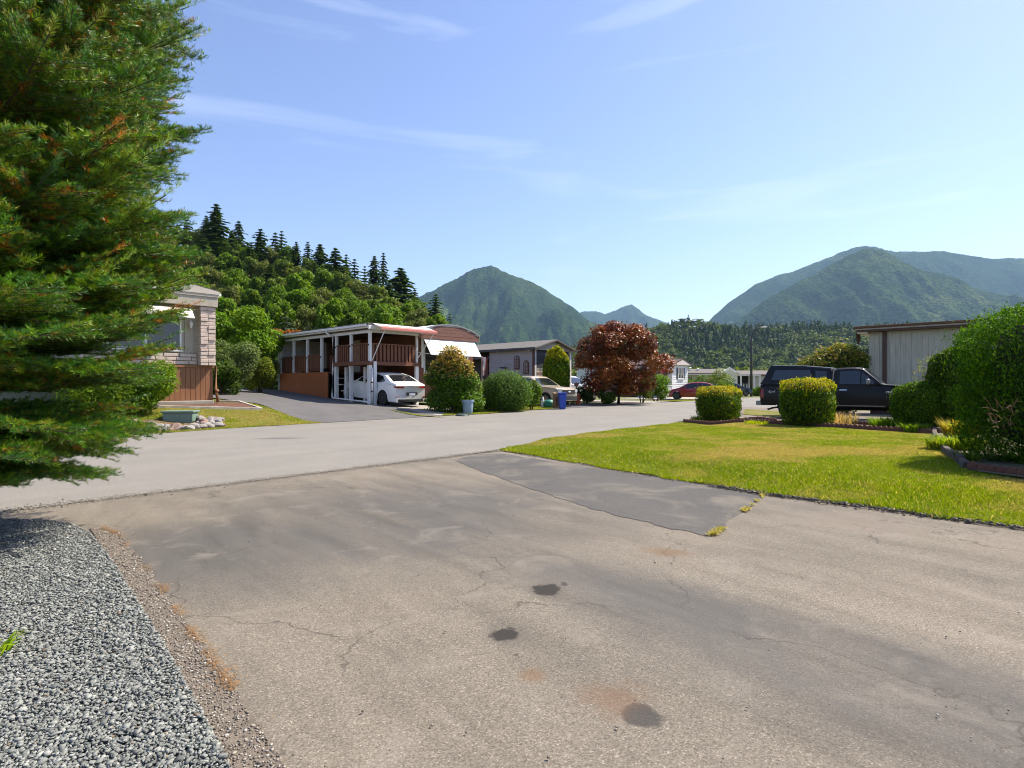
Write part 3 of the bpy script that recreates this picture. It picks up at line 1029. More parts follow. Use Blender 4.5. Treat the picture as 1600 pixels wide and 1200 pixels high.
def crown_mesh(name, R, Hc, z0, n, size, palette, nclump=26, weights=None, top=0.35, rlo=0.24, rhi=0.42):
    """a broadleaf crown of radius R from z0 to z0+Hc"""
    c, r = [], []
    for _ in range(nclump):
        k = rng.random() ** 0.8
        zz = z0 + Hc * (0.10 + 0.82 * k)
        prof = math.sin(PI * min(0.98, (k * (1 - top) + top * 0.72)) ** 0.9) ** 0.7
        a_ = rng.uniform(0, 2 * PI)
        rad = R * prof * rng.uniform(0.25, 1.0)
        c.append((math.cos(a_) * rad, math.sin(a_) * rad, zz))
        r.append(R * rng.uniform(rlo, rhi))
    V, F_, col = clump_cloud(c, r, n, size, palette, weights)
    return np_mesh(name, V, F_, col), c


def trunk_mesh(name, base_r, Ht, targets, seed=0):
    mb = MB()
    mb.tube([(0, 0, -0.3), (0.02 * Ht, 0.01 * Ht, Ht * 0.3), (-0.01 * Ht, 0.02 * Ht, Ht * 0.65), (0.01 * Ht, 0, Ht)], [base_r * 1.3, base_r, base_r * 0.7, base_r * 0.2], 8)
    for c_ in targets:
        z_ = min(Ht * 0.9, max(Ht * 0.2, c_[2] * 0.55))
        mid = (c_[0] * 0.5, c_[1] * 0.5, (z_ + c_[2]) / 2 + 0.05 * Ht)
        mb.tube([(0, 0, z_), mid, c_], [base_r * 0.45, base_r * 0.28, base_r * 0.08], 5)
    return mb.mesh(name, True)


def conifer_mesh(name, H, R, layers, palette, br=9, droop=0.35, ragged=0.3, bare=0.06, seg=5, leaf=1.0):
    """a spruce or fir: whorls of drooping boughs, each bough a fan of narrow faces"""
    Pn, Nn, Sz, Up = [], [], [], []
    for k in range(layers):
        f = k / (layers - 1)
        z = H * (bare + (0.985 - bare) * f)
        rr = R * (1 - f) ** 0.72 * rng.uniform(1 - ragged, 1 + ragged * 0.35) + 0.02 * R
        nb = max(4, int(br * (1 - 0.5 * f)))
        off = rng.uniform(0, 6.28)
        for b in range(nb):
            a_ = off + 2 * PI * b / nb + rng.normal() * 0.2
            L = rr * rng.uniform(0.65, 1.15)
            for q_ in range(seg):
                e = (q_ + 0.7) / seg
                for side in (-1, 0, 1):
                    w_ = side * L * 0.20 * (1.05 - e) * rng.uniform(0.5, 1.3)
                    x_ = math.cos(a_) * L * e - math.sin(a_) * w_
                    y_ = math.sin(a_) * L * e + math.cos(a_) * w_
                    Pn.append((x_, y_, z - droop * L * e * e + rng.normal() * 0.02 * H / layers))
                    Nn.append((math.cos(a_) * 0.35, math.sin(a_) * 0.35, 1.0))
                    Sz.append((0.16 * R + L * 0.30) * leaf * rng.uniform(0.7, 1.2))
                    Up.append((math.cos(a_ + side * 0.6), math.sin(a_ + side * 0.6), -0.45))
    Pn, Nn, Sz, Up = map(np.array, (Pn, Nn, Sz, Up))
    Nn = Nn + unit(len(Nn)) * 0.55
    V, F_, col = leaves(Pn, Nn, Sz, 0.42, pick_cols(len(Pn), palette, None, 0.22), 0.2, Up)
    return np_mesh(name, V, F_, col)


def tree(name, label, cat, x, y, z, parts, rz, sc=(1, 1, 1), group=None):
    o = thing(name, label, cat, (x, y, z), rz, group)
    o.scale = sc
    for pn, me, mat in parts:
        link(pn, me, mat, o)
    return o


# ------------------------------------------------------------------ hillside behind the homes, with its trees
def HS(x, y):
    a_ = np.asarray(x, float) / np.maximum(np.asarray(y, float), 1.0)
    px = 800 + FPX * a_
    A = np.interp(px, [-600, 100, 300, 450, 560, 640, 720], [46, 34, 27, 20, 13, 7, 0])
    return A * sm(50, 175, y) - 0.6 + fbm(x, y, 0.05, 4) * 2.0 * sm(50, 80, y) * (A > 0.5)


hx = np.linspace(-330, 0, 70)
hy = np.linspace(48, 330, 70)
Xh, Yh = np.meshgrid(hx, hy)
Zh = HS(Xh, Yh)
ih = np.arange(70 * 70).reshape(70, 70)
Fh = np.stack([ih[:-1, :-1], ih[:-1, 1:], ih[1:, 1:], ih[1:, :-1]], -1).reshape(-1, 4)
link('hillside', np_mesh('hillside', np.stack([Xh, Yh, Zh], -1).reshape(-1, 3), Fh, smooth=True), mk('forest_floor', (0.05, 0.065, 0.018), (0.03, 0.035, 0.014), 0.2, 0.95, 1.0, 1.5), None, 'structure')
# undergrowth on the slope
n = 26000
ux_ = rng.uniform(0.0, 1, n)
uz = 52 + 118 * rng.random(n)
upx = rng.uniform(90, 705, n)
uxx = (upx - 800) / FPX * uz
P_ = np.stack([uxx, uz, HS(uxx, uz) + rng.random(n) ** 1.5 * 4.5], 1)
V, F_, col = leaves(P_, unit(n) + np.array([0, 0, 0.8]), rng.uniform(0.5, 1.3, n), 0.7, pick_cols(n, DARKG + GREENS[:1], None, 0.2))
o = link('hillside_undergrowth', np_mesh('hillside_undergrowth', V, F_, col), M['leaf'], None, 'stuff')
o['label'] = 'green undergrowth filling the wooded hillside'
o['category'] = 'undergrowth'

conv = []
for k in range(7):
    me = conifer_mesh('needles', 24, 3.6 + 0.6 * (k % 3), 26 + 5 * (k % 4), FIR, 8 + k % 4, 0.20 + 0.10 * (k % 4), 0.35 + 0.08 * (k % 4), 0.10, 5, 1.0)
    tm = MB().tube([(0, 0, -2), (0, 0, 12), (0, 0, 23.6)], [0.38, 0.22, 0.03], 7).mesh('trunk', True)
    conv.append((me, tm))
SKY = [(292, 338, 30, 'conifer showing just right of the foreground fir on the ridge'),
       (322, 336, 22, 'slim conifer left of the tallest ridge conifer'),
       (338, 318, 40, 'tallest broad dark conifer at the left end of the ridge skyline'),
       (362, 360, 20, 'small pointed conifer tucked beside the slender ridge conifer'),
       (373, 345, 24, 'slender pointed conifer right of the tallest ridge conifer'),
       (407, 357, 30, 'shaggy brownish conifer rising alone from the olive trees'),
       (430, 363, 24, 'left one of a close pair of dark ridge conifers'),
       (440, 360, 26, 'right one of a close pair of dark ridge conifers'),
       (463, 377, 22, 'short dark conifer just right of the close pair'),
       (481, 377, 24, 'first of three even conifers in the middle of the skyline'),
       (500, 381, 26, 'third of three even conifers in the middle of the skyline'),
       (524, 387, 30, 'bushy dark conifer before the skyline dips towards the valley'),
       (541, 397, 20, 'narrow conifer right of the bushy dark one'),
       (554, 404, 22, 'low conifer at the dip of the skyline'),
       (570, 415, 22, 'small conifer left of the two tall valley side conifers'),
       (585, 399, 28, 'left of the two tall conifers above the brown house roof'),
       (599, 394, 22, 'thin gappy right one of the two tall conifers above the brown house'),
       (626, 418, 38, 'broad shaggy conifer at the right end of the ridge'),
       (648, 452, 24, 'dark conifer low at the foot of the ridge'),
       (681, 459, 28, 'pale feathery conifer standing alone right of the ridge'),
       (703, 490, 15, 'tiny lone conifer just above the curved brown roof')]
for i, (px, py, wpx, lab) in enumerate(SKY):
    Z = 150 + 12 * math.sin(i * 2.1) if i < 19 else (120 if i == 19 else 150)
    x = (px - 800) / FPX * Z
    z0 = float(HS(x, Z))
    top = EYE + (600 - py) / FPX * Z
    H = top - z0
    me, tm = conv[(i * 3) % 7]
    ws = wpx / FPX * Z / 8.2
    tree('conifer_tree', lab, 'conifer', x, Z, z0, [('trunk', tm, M['bark']), ('crown', me, M['leaf'])], i * 1.3, (ws * 3.0, ws * 3.0, H / 24.0), 'conifers along the hillside skyline')

crowns = []
for k, (pal, lf) in enumerate([(GREENS, 0.60), (LIME, 0.62), (OLIVE, 0.5), (OLIVE + GREENS, 0.55), (DARKG + GREENS, 0.6), (LIME + GREENS, 0.55)]):
    me, cs = crown_mesh('crown', 3.7 + 0.5 * (k % 3), 12.5, 1.2, 6500, lf * 0.95, pal, 58, None, 0.2 + 0.1 * (k % 2), 0.17, 0.33)
    tm = trunk_mesh('trunk', 0.28, 9.5, cs[:9])
    crowns.append((me, tm))
crown_tops = np.array([(270, 352), (300, 362), (340, 370), (380, 388), (420, 382), (460, 390), (500, 404), (540, 418), (580, 440), (620, 452), (660, 478), (690, 494)])
rows = [(140, 0.02, 24, [3, 2, 4, 3, 0]), (122, 0.17, 28, [2, 3, 2, 0, 3]), (104, 0.36, 33, [2, 5, 0, 3, 1]), (88, 0.54, 37, [5, 1, 2, 0]), (72, 0.72, 42, [1, 0, 5, 2])]
rowname = ['top row', 'second row', 'middle row', 'fourth row', 'lowest row']
cnt = 0
for ri, (Z, fr, step, kinds) in enumerate(rows):
    px = 165 + random.uniform(0, 15)
    while px < 690:
        x = (px - 800) / FPX * Z
        ytop = float(np.interp(px, crown_tops[:, 0], crown_tops[:, 1]))
        ytop = ytop + (505 - ytop) * fr + random.uniform(-7, 9)
        z0 = float(HS(x, Z))
        top = EYE + (600 - ytop) / FPX * Z
        H = max(4.5, top - z0)
        k = kinds[cnt % len(kinds)]
        me, tm = crowns[k]
        s_ = min(1.0, max(0.42, H / 15.0)) * random.uniform(0.75, 1.05)
        where = [w_ for lim, w_ in ((225, 'behind the fir'), (300, 'beside the fir'), (345, 'above the beige home'), (385, 'right of the beige home'), (425, 'left of the brown roof'), (470, 'above the rear porch'), (515, 'above the porch posts'), (560, 'above the balcony'), (610, 'above the balcony awning'), (650, 'above the curved roof'), (999, 'at the valley end')) if px < lim][0]
        lab = ['mid green', 'lime', 'olive', 'mottled', 'dark green', 'fresh green'][k] + ' tree in the ' + rowname[ri] + ' of the hillside woods ' + where
        tree('broadleaf_tree', lab, 'tree', x, Z, z0, [('trunk', tm, M['bark']), ('crown', me, M['leaf'])], cnt * 2.4, (s_, s_, H / 13.0), 'broadleaf trees massed on the hillside')
        cnt += 1
        px += step * random.uniform(0.8, 1.25)

# conifers standing among the broadleaf trees, below the skyline
for i, (px, py, Z, wpx, lab) in enumerate(((318, 372, 128, 26, 'dark conifer on the slope below the tallest ridge conifer'), (352, 385, 126, 22, 'narrow conifer on the slope between the two left ridge conifers'),
        (392, 378, 130, 26, 'conifer half sunk in the olive trees left of the close pair'), (450, 398, 128, 22, 'conifer on the slope below the close pair'),
        (492, 410, 130, 24, 'conifer on the slope below the three even conifers'), (517, 415, 132, 24, 'conifer on the slope below the bushy skyline conifer'),
        (560, 432, 130, 22, 'conifer on the slope left of the two tall conifers'), (608, 440, 128, 26, 'conifer on the slope below the thin gappy conifer'),
        (640, 470, 120, 24, 'low conifer at the valley end above the curved roof'), (478, 470, 90, 26, 'feathery conifer low on the slope above the porch roof'),
        (545, 470, 92, 22, 'feathery conifer low on the slope above the balcony'),
        (372, 402, 112, 26, 'pointed conifer in the middle of the slope right of the beige home'), (422, 412, 110, 26, 'pointed conifer in the middle of the slope left of the brown roof'),
        (468, 425, 112, 26, 'pointed conifer in the middle of the slope above the rear porch'), (530, 440, 110, 24, 'pointed conifer in the middle of the slope above the balcony'),
        (590, 455, 108, 26, 'pointed conifer in the middle of the slope above the balcony awning'))):
    x = (px - 800) / FPX * Z
    z0 = float(HS(x, Z))
    H = EYE + (600 - py) / FPX * Z - z0
    me, tm = conv[(i * 2 + 2) % 7]
    ws = wpx / FPX * Z / 8.2
    tree('conifer_tree', lab, 'conifer', x, Z, z0, [('trunk', tm, M['bark']), ('crown', me, M['leaf'])], i * 1.9, (ws * 3.0, ws * 3.0, H / 24.0), 'conifers among the hillside woods')

# foothill woods: trees too far to tell apart
vv = np.empty(len(fo.data.vertices) * 3, np.float32)
fo.data.vertices.foreach_get('co', vv)
vv = vv.reshape(60, 200, 3)
cl, ccol = [], []
nt = 5600
def small_tree(kind):
    if kind == 0:
        m_ = 46
        f = rng.random(m_) ** 0.8
        a_ = rng.uniform(0, 2 * PI, m_)
        r_ = (1 - f) * 0.20 + 0.012
        P0 = np.stack([np.cos(a_) * r_, np.sin(a_) * r_, 0.12 + 0.86 * f], 1)
        N0 = np.stack([np.cos(a_), np.sin(a_), np.full(m_, 0.7)], 1)
        return leaves(P0, N0 + unit(m_) * 0.4, 0.10 + 0.17 * (1 - f), 0.7, np.ones((m_, 3)) * rng.uniform(0.7, 1.3, (m_, 1)), 0.2, np.stack([np.cos(a_) * .4, np.sin(a_) * .4, -np.ones(m_)], 1))
    m_ = 52
    c0 = [(rng.uniform(-.22, .22), rng.uniform(-.22, .22), rng.uniform(.35, .75)) for _ in range(7)]
    return clump_cloud(c0, [0.22] * 7, m_, 0.20, [(1, 1, 1), (0.8, 0.8, 0.8), (1.2, 1.2, 1.2)], None, 0.8, 0.75)
protos = [small_tree(0) for _ in range(5)] + [small_tree(1) for _ in range(5)]
VV, CC, FF, nb = [], [], [], 0
for k in range(nt):
    j = rng.integers(3, 31)
    i = rng.integers(10, 188)
    f1, f2 = rng.random(2)
    p = vv[j, i] * (1 - f1) + vv[j, i + 1] * f1
    p = p * (1 - f2) + (vv[j + 1, i] * (1 - f1) + vv[j + 1, i + 1] * f1) * f2
    if p[2] < -1:
        continue
    con = fbm(p[0], p[1], 0.011, 77, 3) + p[2] * 0.0012 > 0.63
    con = con if rng.random() > 0.15 else not con
    V0, F0, c0 = protos[rng.integers(0, 5) + (0 if con else 5)]
    hgt_ = rng.uniform(13, 21) if con else rng.uniform(10, 17)
    wd = hgt_ * (1.1 if con else 1.15)
    a_ = rng.uniform(0, 6.28)
    R_ = np.array([[math.cos(a_), -math.sin(a_)], [math.sin(a_), math.cos(a_)]])
    V1 = V0.copy()
    V1[:, :2] = V0[:, :2] @ R_.T * wd
    V1[:, 2] *= hgt_
    base = np.array((0.028, 0.052, 0.017)) if con else np.array([(0.065, 0.098, 0.022), (0.085, 0.115, 0.028), (0.055, 0.08, 0.022)][rng.integers(0, 3)])
    VV.append(V1 + p)
    CC.append(c0 * base * rng.uniform(0.75, 1.25))
    FF.append(F0 + nb)
    nb += len(V0)
o = link('foothill_woods', np_mesh('foothill_woods', np.concatenate(VV), np.concatenate(FF), np.concatenate(CC)), M['leaf'], None, 'stuff')
o['label'] = 'dense mixed forest covering the low foothill behind the far homes'
o['category'] = 'forest'
# valley-floor tree belt in front of the foothill
VV, CC, FF, nb = [], [], [], 0
for k in range(420):
    Z = rng.uniform(170, 330)
    px = rng.uniform(700, 1500)
    V0, F0, c0 = protos[5 + rng.integers(0, 5)]
    hgt_ = rng.uniform(5, 9.5)
    V1 = V0 * np.array([hgt_ * 1.15, hgt_ * 1.15, hgt_])
    base = np.array([(0.085, 0.115, 0.026), (0.11, 0.13, 0.04), (0.065, 0.095, 0.02)][rng.integers(0, 3)])
    VV.append(V1 + np.array([(px - 800) / FPX * Z, Z, 0]))
    CC.append(c0 * base)
    FF.append(F0 + nb)
    nb += len(V0)
o = link('valley_tree_belt', np_mesh('valley_tree_belt', np.concatenate(VV), np.concatenate(FF), np.concatenate(CC)), M['leaf'], None, 'stuff')
o['label'] = 'low pale green belt of trees along the valley floor'
o['category'] = 'forest'


# ------------------------------------------------------------------ the fir in the left foreground
def fir_branch(name, L, upc, brown):
    """one bough: stem, side shoots in a flat spray, needles along every shoot"""
    shoots = []
    def axis(e):
        return np.array([e * L, 0.05 * math.sin(3 * e) * L, (-0.10 * e + upc * e * e) * L])
    m_ = 30
    pts = [axis(k / m_) for k in range(m_ + 1)]
    shoots.append((pts, 0.046))
    for k in range(3, m_ - 4):
        e = k / m_
        for side in (-1, 1):
            if rng.random() < 0.08:
                continue
            l1 = L * (0.34 * (1 - e) ** 0.8 + 0.07) * rng.uniform(0.7, 1.15)
            ang = side * rng.uniform(0.75, 1.1)
            d = np.array([math.cos(ang), math.sin(ang), rng.uniform(-0.12, 0.22)])
            p0 = axis(e)
            ns = max(3, int(l1 / 0.05))
            sp = [p0 + d * l1 * q_ / ns + np.array([l1 * 0.25 * (q_ / ns) ** 2, 0, (-0.06 + upc * 0.3) * l1 * (q_ / ns) ** 2]) for q_ in range(ns + 1)]
            shoots.append((sp, 0.042))
            for q_ in range(1, ns):
                for s2 in (-1, 1):
                    if rng.random() < 0.30:
                        continue
                    l2 = l1 * (0.42 * (1 - q_ / ns) + 0.12) * rng.uniform(0.6, 1.1)
                    if l2 < 0.03:
                        continue
                    a2 = ang + s2 * rng.uniform(0.6, 0.95)
                    d2 = np.array([math.cos(a2), math.sin(a2), rng.uniform(-0.15, 0.25)])
                    shoots.append(([sp[q_], sp[q_] + d2 * l2 * 0.5, sp[q_] + d2 * l2 + np.array([0, 0, 0.015])], 0.038))
    Vn, Cn = [], []
    stem = MB()
    for pts, nl in shoots:
        pts = np.array(pts)
        seg = np.linalg.norm(np.diff(pts, axis=0), axis=1)
        tot = seg.sum()
        cnt_ = max(6, int(tot / 0.0024))
        u0 = np.sort(rng.random(cnt_)) * tot
        cum = np.concatenate([[0], np.cumsum(seg)])
        i_ = np.clip(np.searchsorted(cum, u0) - 1, 0, len(seg) - 1)
        f_ = (u0 - cum[i_]) / seg[i_]
        b = pts[i_] + (pts[i_ + 1] - pts[i_]) * f_[:, None]
        dr = (pts[i_ + 1] - pts[i_]) / seg[i_][:, None]
        side = np.cross(dr, np.array([0, 0, 1.0]))
        side /= np.linalg.norm(side, axis=1, keepdims=True) + 1e-9
        upv = np.cross(side, dr)
        phi = rng.choice([-1, 1], cnt_) * rng.uniform(0.1, 1.45, cnt_)
        phi = np.where(rng.random(cnt_) < 0.2, rng.uniform(-3.1, 3.1, cnt_), phi)
        rad = side * np.sin(phi)[:, None] + upv * np.cos(phi)[:, None]
        tipd = rad * 0.85 + dr * rng.uniform(0.35, 0.8, cnt_)[:, None]
        tipd /= np.linalg.norm(tipd, axis=1, keepdims=True)
        ln = nl * rng.uniform(0.7, 1.15, cnt_)
        wv = np.cross(tipd, rad + rng.normal(size=(cnt_, 3)) * 0.3)
        wv /= np.linalg.norm(wv, axis=1, keepdims=True) + 1e-9
        wv *= 0.0021
        mid_ = b + tipd * ln[:, None] * 0.38 + upv * 0.001
        tip = b + tipd * ln[:, None]
        Vn.append(np.stack([b, mid_ + wv, tip, mid_ - wv], 1))
        base = np.array([(0.088, 0.188, 0.022), (0.060, 0.145, 0.026), (0.150, 0.238, 0.028), (0.045, 0.112, 0.024)][rng.integers(0, 4)])
        c_ = np.tile(base, (cnt_, 1)) * (1 + rng.normal(size=(cnt_, 1)) * 0.2)
        r0 = rng.random()
        if r0 < brown:          # browned patch towards the shoot's inner end
            k0, k1 = rng.uniform(0, 0.4), rng.uniform(0.5, 1.0)
            msk = (u0 / tot > k0) & (u0 / tot < k1) & (rng.random(cnt_) < 0.75)
            c_[msk] = np.array([0.36, 0.145, 0.042]) * rng.uniform(0.6, 1.3, (msk.sum(), 1))
        elif r0 < brown + 0.22:        # yellowing
            msk = rng.random(cnt_) < 0.5
            c_[msk] = np.array([0.20, 0.19, 0.03]) * rng.uniform(0.7, 1.2, (msk.sum(), 1))
        Cn.append(np.clip(c_, 0.004, 1))
        if nl > 0.040:
            stem.tube([tuple(p) for p in pts[::max(1, len(pts) // 4)]], [max(0.0022, (0.010 if nl > 0.044 else 0.003) * (1 - 0.8 * k / 5)) for k in range(len(pts[::max(1, len(pts) // 4)]))], 4, False)
    Vn = np.concatenate(Vn).reshape(-1, 3)
    Cn = np.concatenate(Cn)
    me = np_mesh(name, Vn, np.arange(len(Vn)).reshape(-1, 4), np.repeat(Cn, 4, 0))
    return me, stem.mesh('stem', True)


FX, FY = -5.45, 5.25
fir = thing('fir_tree', 'large fir with browning needle tips at the left edge in the foreground', 'fir tree', (FX, FY, 0))
MB().tube([(0, 0, -0.2), (0.03, 0, 2), (0, 0.03, 5), (0, 0, 8.8)], [0.17, 0.14, 0.09, 0.015], 12).build('trunk', M['bark'], fir, smooth=True)
fb = [fir_branch('bough', 1.75, u, b) for u, b in ((0.10, 0.02), (0.22, 0.04), (0.30, 0.34), (0.16, 0.03), (0.05, 0.05), (0.26, 0.22), (0.34, 0.03))]
zz, k = 0.76, 0
while zz < 8.5:
    R = float(np.interp(zz, [0.5, 0.9, 1.3, 2.2, 3.0, 3.8, 4.3, 4.8, 5.3, 8.6], [1.20, 1.80, 2.12, 2.28, 2.36, 2.48, 2.55, 2.42, 2.1, 0.25]))
    nb_ = 16 if zz < 5.2 else 8
    for b in range(nb_):
        a_ = 2 * PI * (b + 0.5 * (k % 2)) / nb_ + rng.normal() * 0.11
        if math.cos(a_ + 0.55) < -0.55 and zz < 6:
            continue
        me, sm_ = fb[rng.integers(0, 7)]
        L_ = R * rng.uniform(0.82, 1.06)
        o = link('bough', me, M['needle'], fir)
        o.location = (0, 0, zz + rng.normal() * 0.05)
        tilt = -0.02 - (0.22 if zz < 1.5 else 0.10) * rng.random() - (0.16 if zz > 3.5 else 0)
        o.rotation_euler = (rng.normal() * 0.16, -(-tilt if zz < 1.5 else tilt) * (1 if zz < 1.5 else 1), a_)
        if zz < 1.5:
            o.rotation_euler[1] = 0.04 + 0.12 * rng.random()
        else:
            o.rotation_euler[1] = -0.02 - 0.14 * rng.random() - (0.12 if zz > 3.3 else 0)
        s_ = L_ / 1.75
        o.scale = (s_, s_, s_)
        so = link('stem', sm_, M['bark'], o)
    zz += 0.25
    k += 1

# ------------------------------------------------------------------ homes
def part(name, mat, parent, x0, x1, y0, y1, z0, z1, bevel=0.0):
    return MB().box(x0, x1, y0, y1, z0, z1).build(name, mat, parent, bevel)


def window(parent, wall_axis, pos, a0, a1, z0, z1, frame, mullions=(), fw=0.06, out=-1, pane_mat=None):
    """window with frame, panes and sill. wall_axis 'y': lies in a plane y=pos facing out*y ; 'x': plane x=pos"""
    def bx(mb, p0, p1, q0, q1, c0, c1):
        if wall_axis == 'y':
            return mb.box(p0, p1, min(c0, c1), max(c0, c1), q0, q1)
        return mb.box(min(c0, c1), max(c0, c1), p0, p1, q0, q1)
    f = MB()
    e = pos + out * 0.05
    bx(f, a0 - fw, a1 + fw, z1, z1 + fw, pos - out * .02, e)
    bx(f, a0 - fw, a1 + fw, z0 - fw, z0, pos - out * .02, e)
    bx(f, a0 - fw, a0, z0, z1, pos - out * .02, e)
    bx(f, a1, a1 + fw, z0, z1, pos - out * .02, e)
    for m_ in mullions:
        bx(f, m_ - fw / 2, m_ + fw / 2, z0, z1, pos - out * .02, e - out * 0.004)
    w = f.build('window', frame, parent)
    edges = [a0] + list(mullions) + [a1]
    for i in range(len(edges) - 1):
        bx(MB(), edges[i], edges[i + 1], z0, z1, pos - out * .01, pos + out * .012).build('pane', pane_mat or M['glass'], w)
    bx(MB(), a0 - fw * 1.6, a1 + fw * 1.6, z0 - fw - 0.05, z0 - fw - 0.003, pos, pos + out * 0.09).build('sill', frame, w)
    return w


# --- grey-beige mobile home on the left
bz = 0.87
hm_l = thing('mobile_home', 'beige mobile home with stone corner column and brown skirting, partly behind the fir', 'mobile home', (-10.5, 20.0, bz), UA)
def hz_(z):
    return z - bz
W0 = -3.9
part('wall', M['beige'], hm_l, W0, -0.02, 0.12, 13, hz_(2.15), hz_(4.72))
for k in range(13):
    x0 = W0 + 0.01 + k * 0.30
    if x0 + 0.28 < 0:
        part('siding_panel', M['beige'], hm_l, x0, x0 + 0.288, 0.095, 0.12, hz_(2.56), hz_(4.2), 0.004)
MB().prism([(W0 - .15, hz_(4.72)), (W0 / 2, hz_(5.12)), (0.12, hz_(4.72)), (0.12, hz_(4.66)), (W0 - .15, hz_(4.66))], 13.4, 'y', -0.32).build('roof', M['roof'], hm_l)
gb = MB().prism([(W0 - .12, hz_(4.60)), (W0 - .12, hz_(4.70)), (W0 / 2, hz_(5.07)), (0.08, hz_(4.70)), (0.08, hz_(4.60))], 0.03, 'y', -0.35)
gb.build('gable_panel', mk('gable_cream', (0.56, 0.50, 0.42), (0.50, 0.44, 0.36), 3, 0.55), hm_l)
part('frieze', M['beige'], hm_l, W0 - .1, 0.05, -0.30, 0.12, hz_(4.17), hz_(4.50), 0.01)
part('frieze_rail', mk('beige_trim', (0.50, 0.44, 0.36), None, 3, 0.55), hm_l, W0 - .12, 0.07, -0.33, 0.11, hz_(4.50), hz_(4.60), 0.01)
part('roof_drain', M['white'], hm_l, 0.07, 0.16, -0.3, -0.1, hz_(4.55), hz_(4.66), 0.02)
# stone column in courses
zz = 2.14
k = 0
while zz < 4.14:
    hh = random.choice([0.105, 0.125, 0.14])
    for (x0, x1) in ((-0.50, -0.265), (-0.255, -0.01)):
        dj = random.uniform(-0.018, 0.018)
        part('stone_block', M['stone'], hm_l, x0 + random.uniform(0, .012), x1, -0.24 + dj, 0.11, hz_(zz), hz_(min(zz + hh - 0.014, 4.16)), 0.012)
    zz += hh
    k += 1
part('column_core', M['stone'], hm_l, -0.48, -0.03, -0.205, 0.10, hz_(2.14), hz_(4.16))
# stone strip under the window
for r_, (z0, z1) in enumerate(((2.17, 2.29), (2.30, 2.42), (2.43, 2.55))):
    x = W0 + 0.02
    while x < -0.55:
        wv = random.uniform(0.28, 0.62)
        part('stone_block', M['stone'], hm_l, x, min(x + wv - 0.015, -0.52), 0.02 + random.uniform(-.015, .015), 0.12, hz_(z0), hz_(z1 - 0.01), 0.012)
        x += wv
window(hm_l, 'y', 0.095, -3.05, -1.05, hz_(2.70), hz_(3.74), M['white'], (-2.05,), 0.055)
# window awning
aw = MB().prism([(0.09, hz_(4.12)), (-0.34, hz_(4.02)), (-0.62, hz_(3.72)), (-0.62, hz_(3.69)), (-0.33, hz_(3.985)), (0.09, hz_(4.085))], 2.45, 'x', -3.25)
aw.build('awning', M['cream'], hm_l)
lp = MB().lathe([(0.0, 0.0), (0.035, 0.02), (0.06, 0.16), (0.075, 0.18), (0.02, 0.25), (0.0, 0.28)], 8, (-0.72, -0.02, hz_(3.40)))
lp.box(-0.74, -0.70, -0.02, 0.09, hz_(3.50), hz_(3.53))
lp.build('wall_lantern', M['white'], hm_l)
# brown skirting boards
x = W0
while x < -0.06:
    part('skirting_board', M['tanboard'], hm_l, x, min(x + 0.150, -0.02), -0.02, 0.05, hz_(0.86), hz_(2.06), 0.004)
    x += 0.158
part('skirting_rail', M['tanboard'], hm_l, W0, 0.0, -0.045, 0.11, hz_(2.062), hz_(2.135), 0.005)
part('skirting_backing', M['trimbrown'], hm_l, W0, -0.03, 0.05, 0.11, hz_(0.8), hz_(2.06))
part('footing', M['concrete'], hm_l, W0, -0.1, -0.35, -0.03, hz_(0.80), hz_(0.93), 0.02)
dp = MB().tube([(0.06, -0.05, hz_(2.1)), (0.06, -0.07, hz_(1.35)), (0.10, -0.14, hz_(0.86))], 0.045, 8)
dp.tube([(0.08, -0.10, hz_(1.30)), (0.085, -0.11, hz_(1.22))], 0.065, 8)
dp.build('drain_pipe', M['tanboard'], hm_l, smooth=True)

# --- brown home with carport deck
bz = 0.55
A1 = (-6.37, 25.5)
hm_b = thing('carport_home', 'dark brown home with raised balcony over a carport, white posts and white awnings', 'house', (A1[0], A1[1], bz), UA)
part('wall', M['brown'], hm_b, 2.78, 6.45, 0.15, 13, 0.3, hz_(4.02))
arc = [(2.66 + 3.98 * i / 14, hz_(4.06) + 0.46 * math.sin(PI * i / 14) ** 0.8) for i in range(15)]
MB().prism(arc + [(6.64, hz_(3.98)), (2.66, hz_(3.98))], 13.3, 'y', -0.12).build('roof', M['white'], hm_b)
rim = arc + [(p[0], p[1] - 0.07) for p in arc[::-1]]
MB().prism(rim, 0.06, 'y', -0.18).build('roof_rim', M['galv'], hm_b)
gabm = mk('gable_brown', (0.21, 0.085, 0.055), (0.15, 0.062, 0.042), 5, 0.6, 0.1, 20)
for k in range(4):
    z0, z1 = hz_(3.72) + 0.17 * k, hz_(3.72) + 0.17 * k + 0.155
    pts = [(2.72, z0), (6.58, z0)]
    up = [(p[0], min(z1, p[1] - 0.075)) for p in arc if p[1] - 0.08 > z0]
    if len(up) > 2:
        MB().prism([(up[0][0], z0), (up[-1][0], z0)] + up[::-1], 0.03, 'y', -0.14 - 0.003 * k).build('gable_board', gabm, hm_b)
window(hm_b, 'y', 0.14, 3.2, 6.0, hz_(2.1), hz_(3.4), M['white'], (4.6,), 0.06)
MB().prism([(0.10, hz_(3.96)), (-0.62, hz_(2.94)), (-0.62, hz_(2.90)), (0.10, hz_(3.91))], 3.35, 'x', 2.98).build('window_awning', M['white'], hm_b)
for k in range(12):
    x0 = 3.02 + 3.24 * k / 11
    MB().prism([(0.10, hz_(3.972)), (-0.625, hz_(2.945)), (-0.625, hz_(2.935)), (0.10, hz_(3.955))], 0.018, 'x', x0).build('awning_rib', M['white'], hm_b)
MB().tube([(2.72, 0.1, hz_(3.05)), (3.1, -0.6, hz_(2.93))], 0.014, 6).build('awning_brace', M['white'], hm_b)
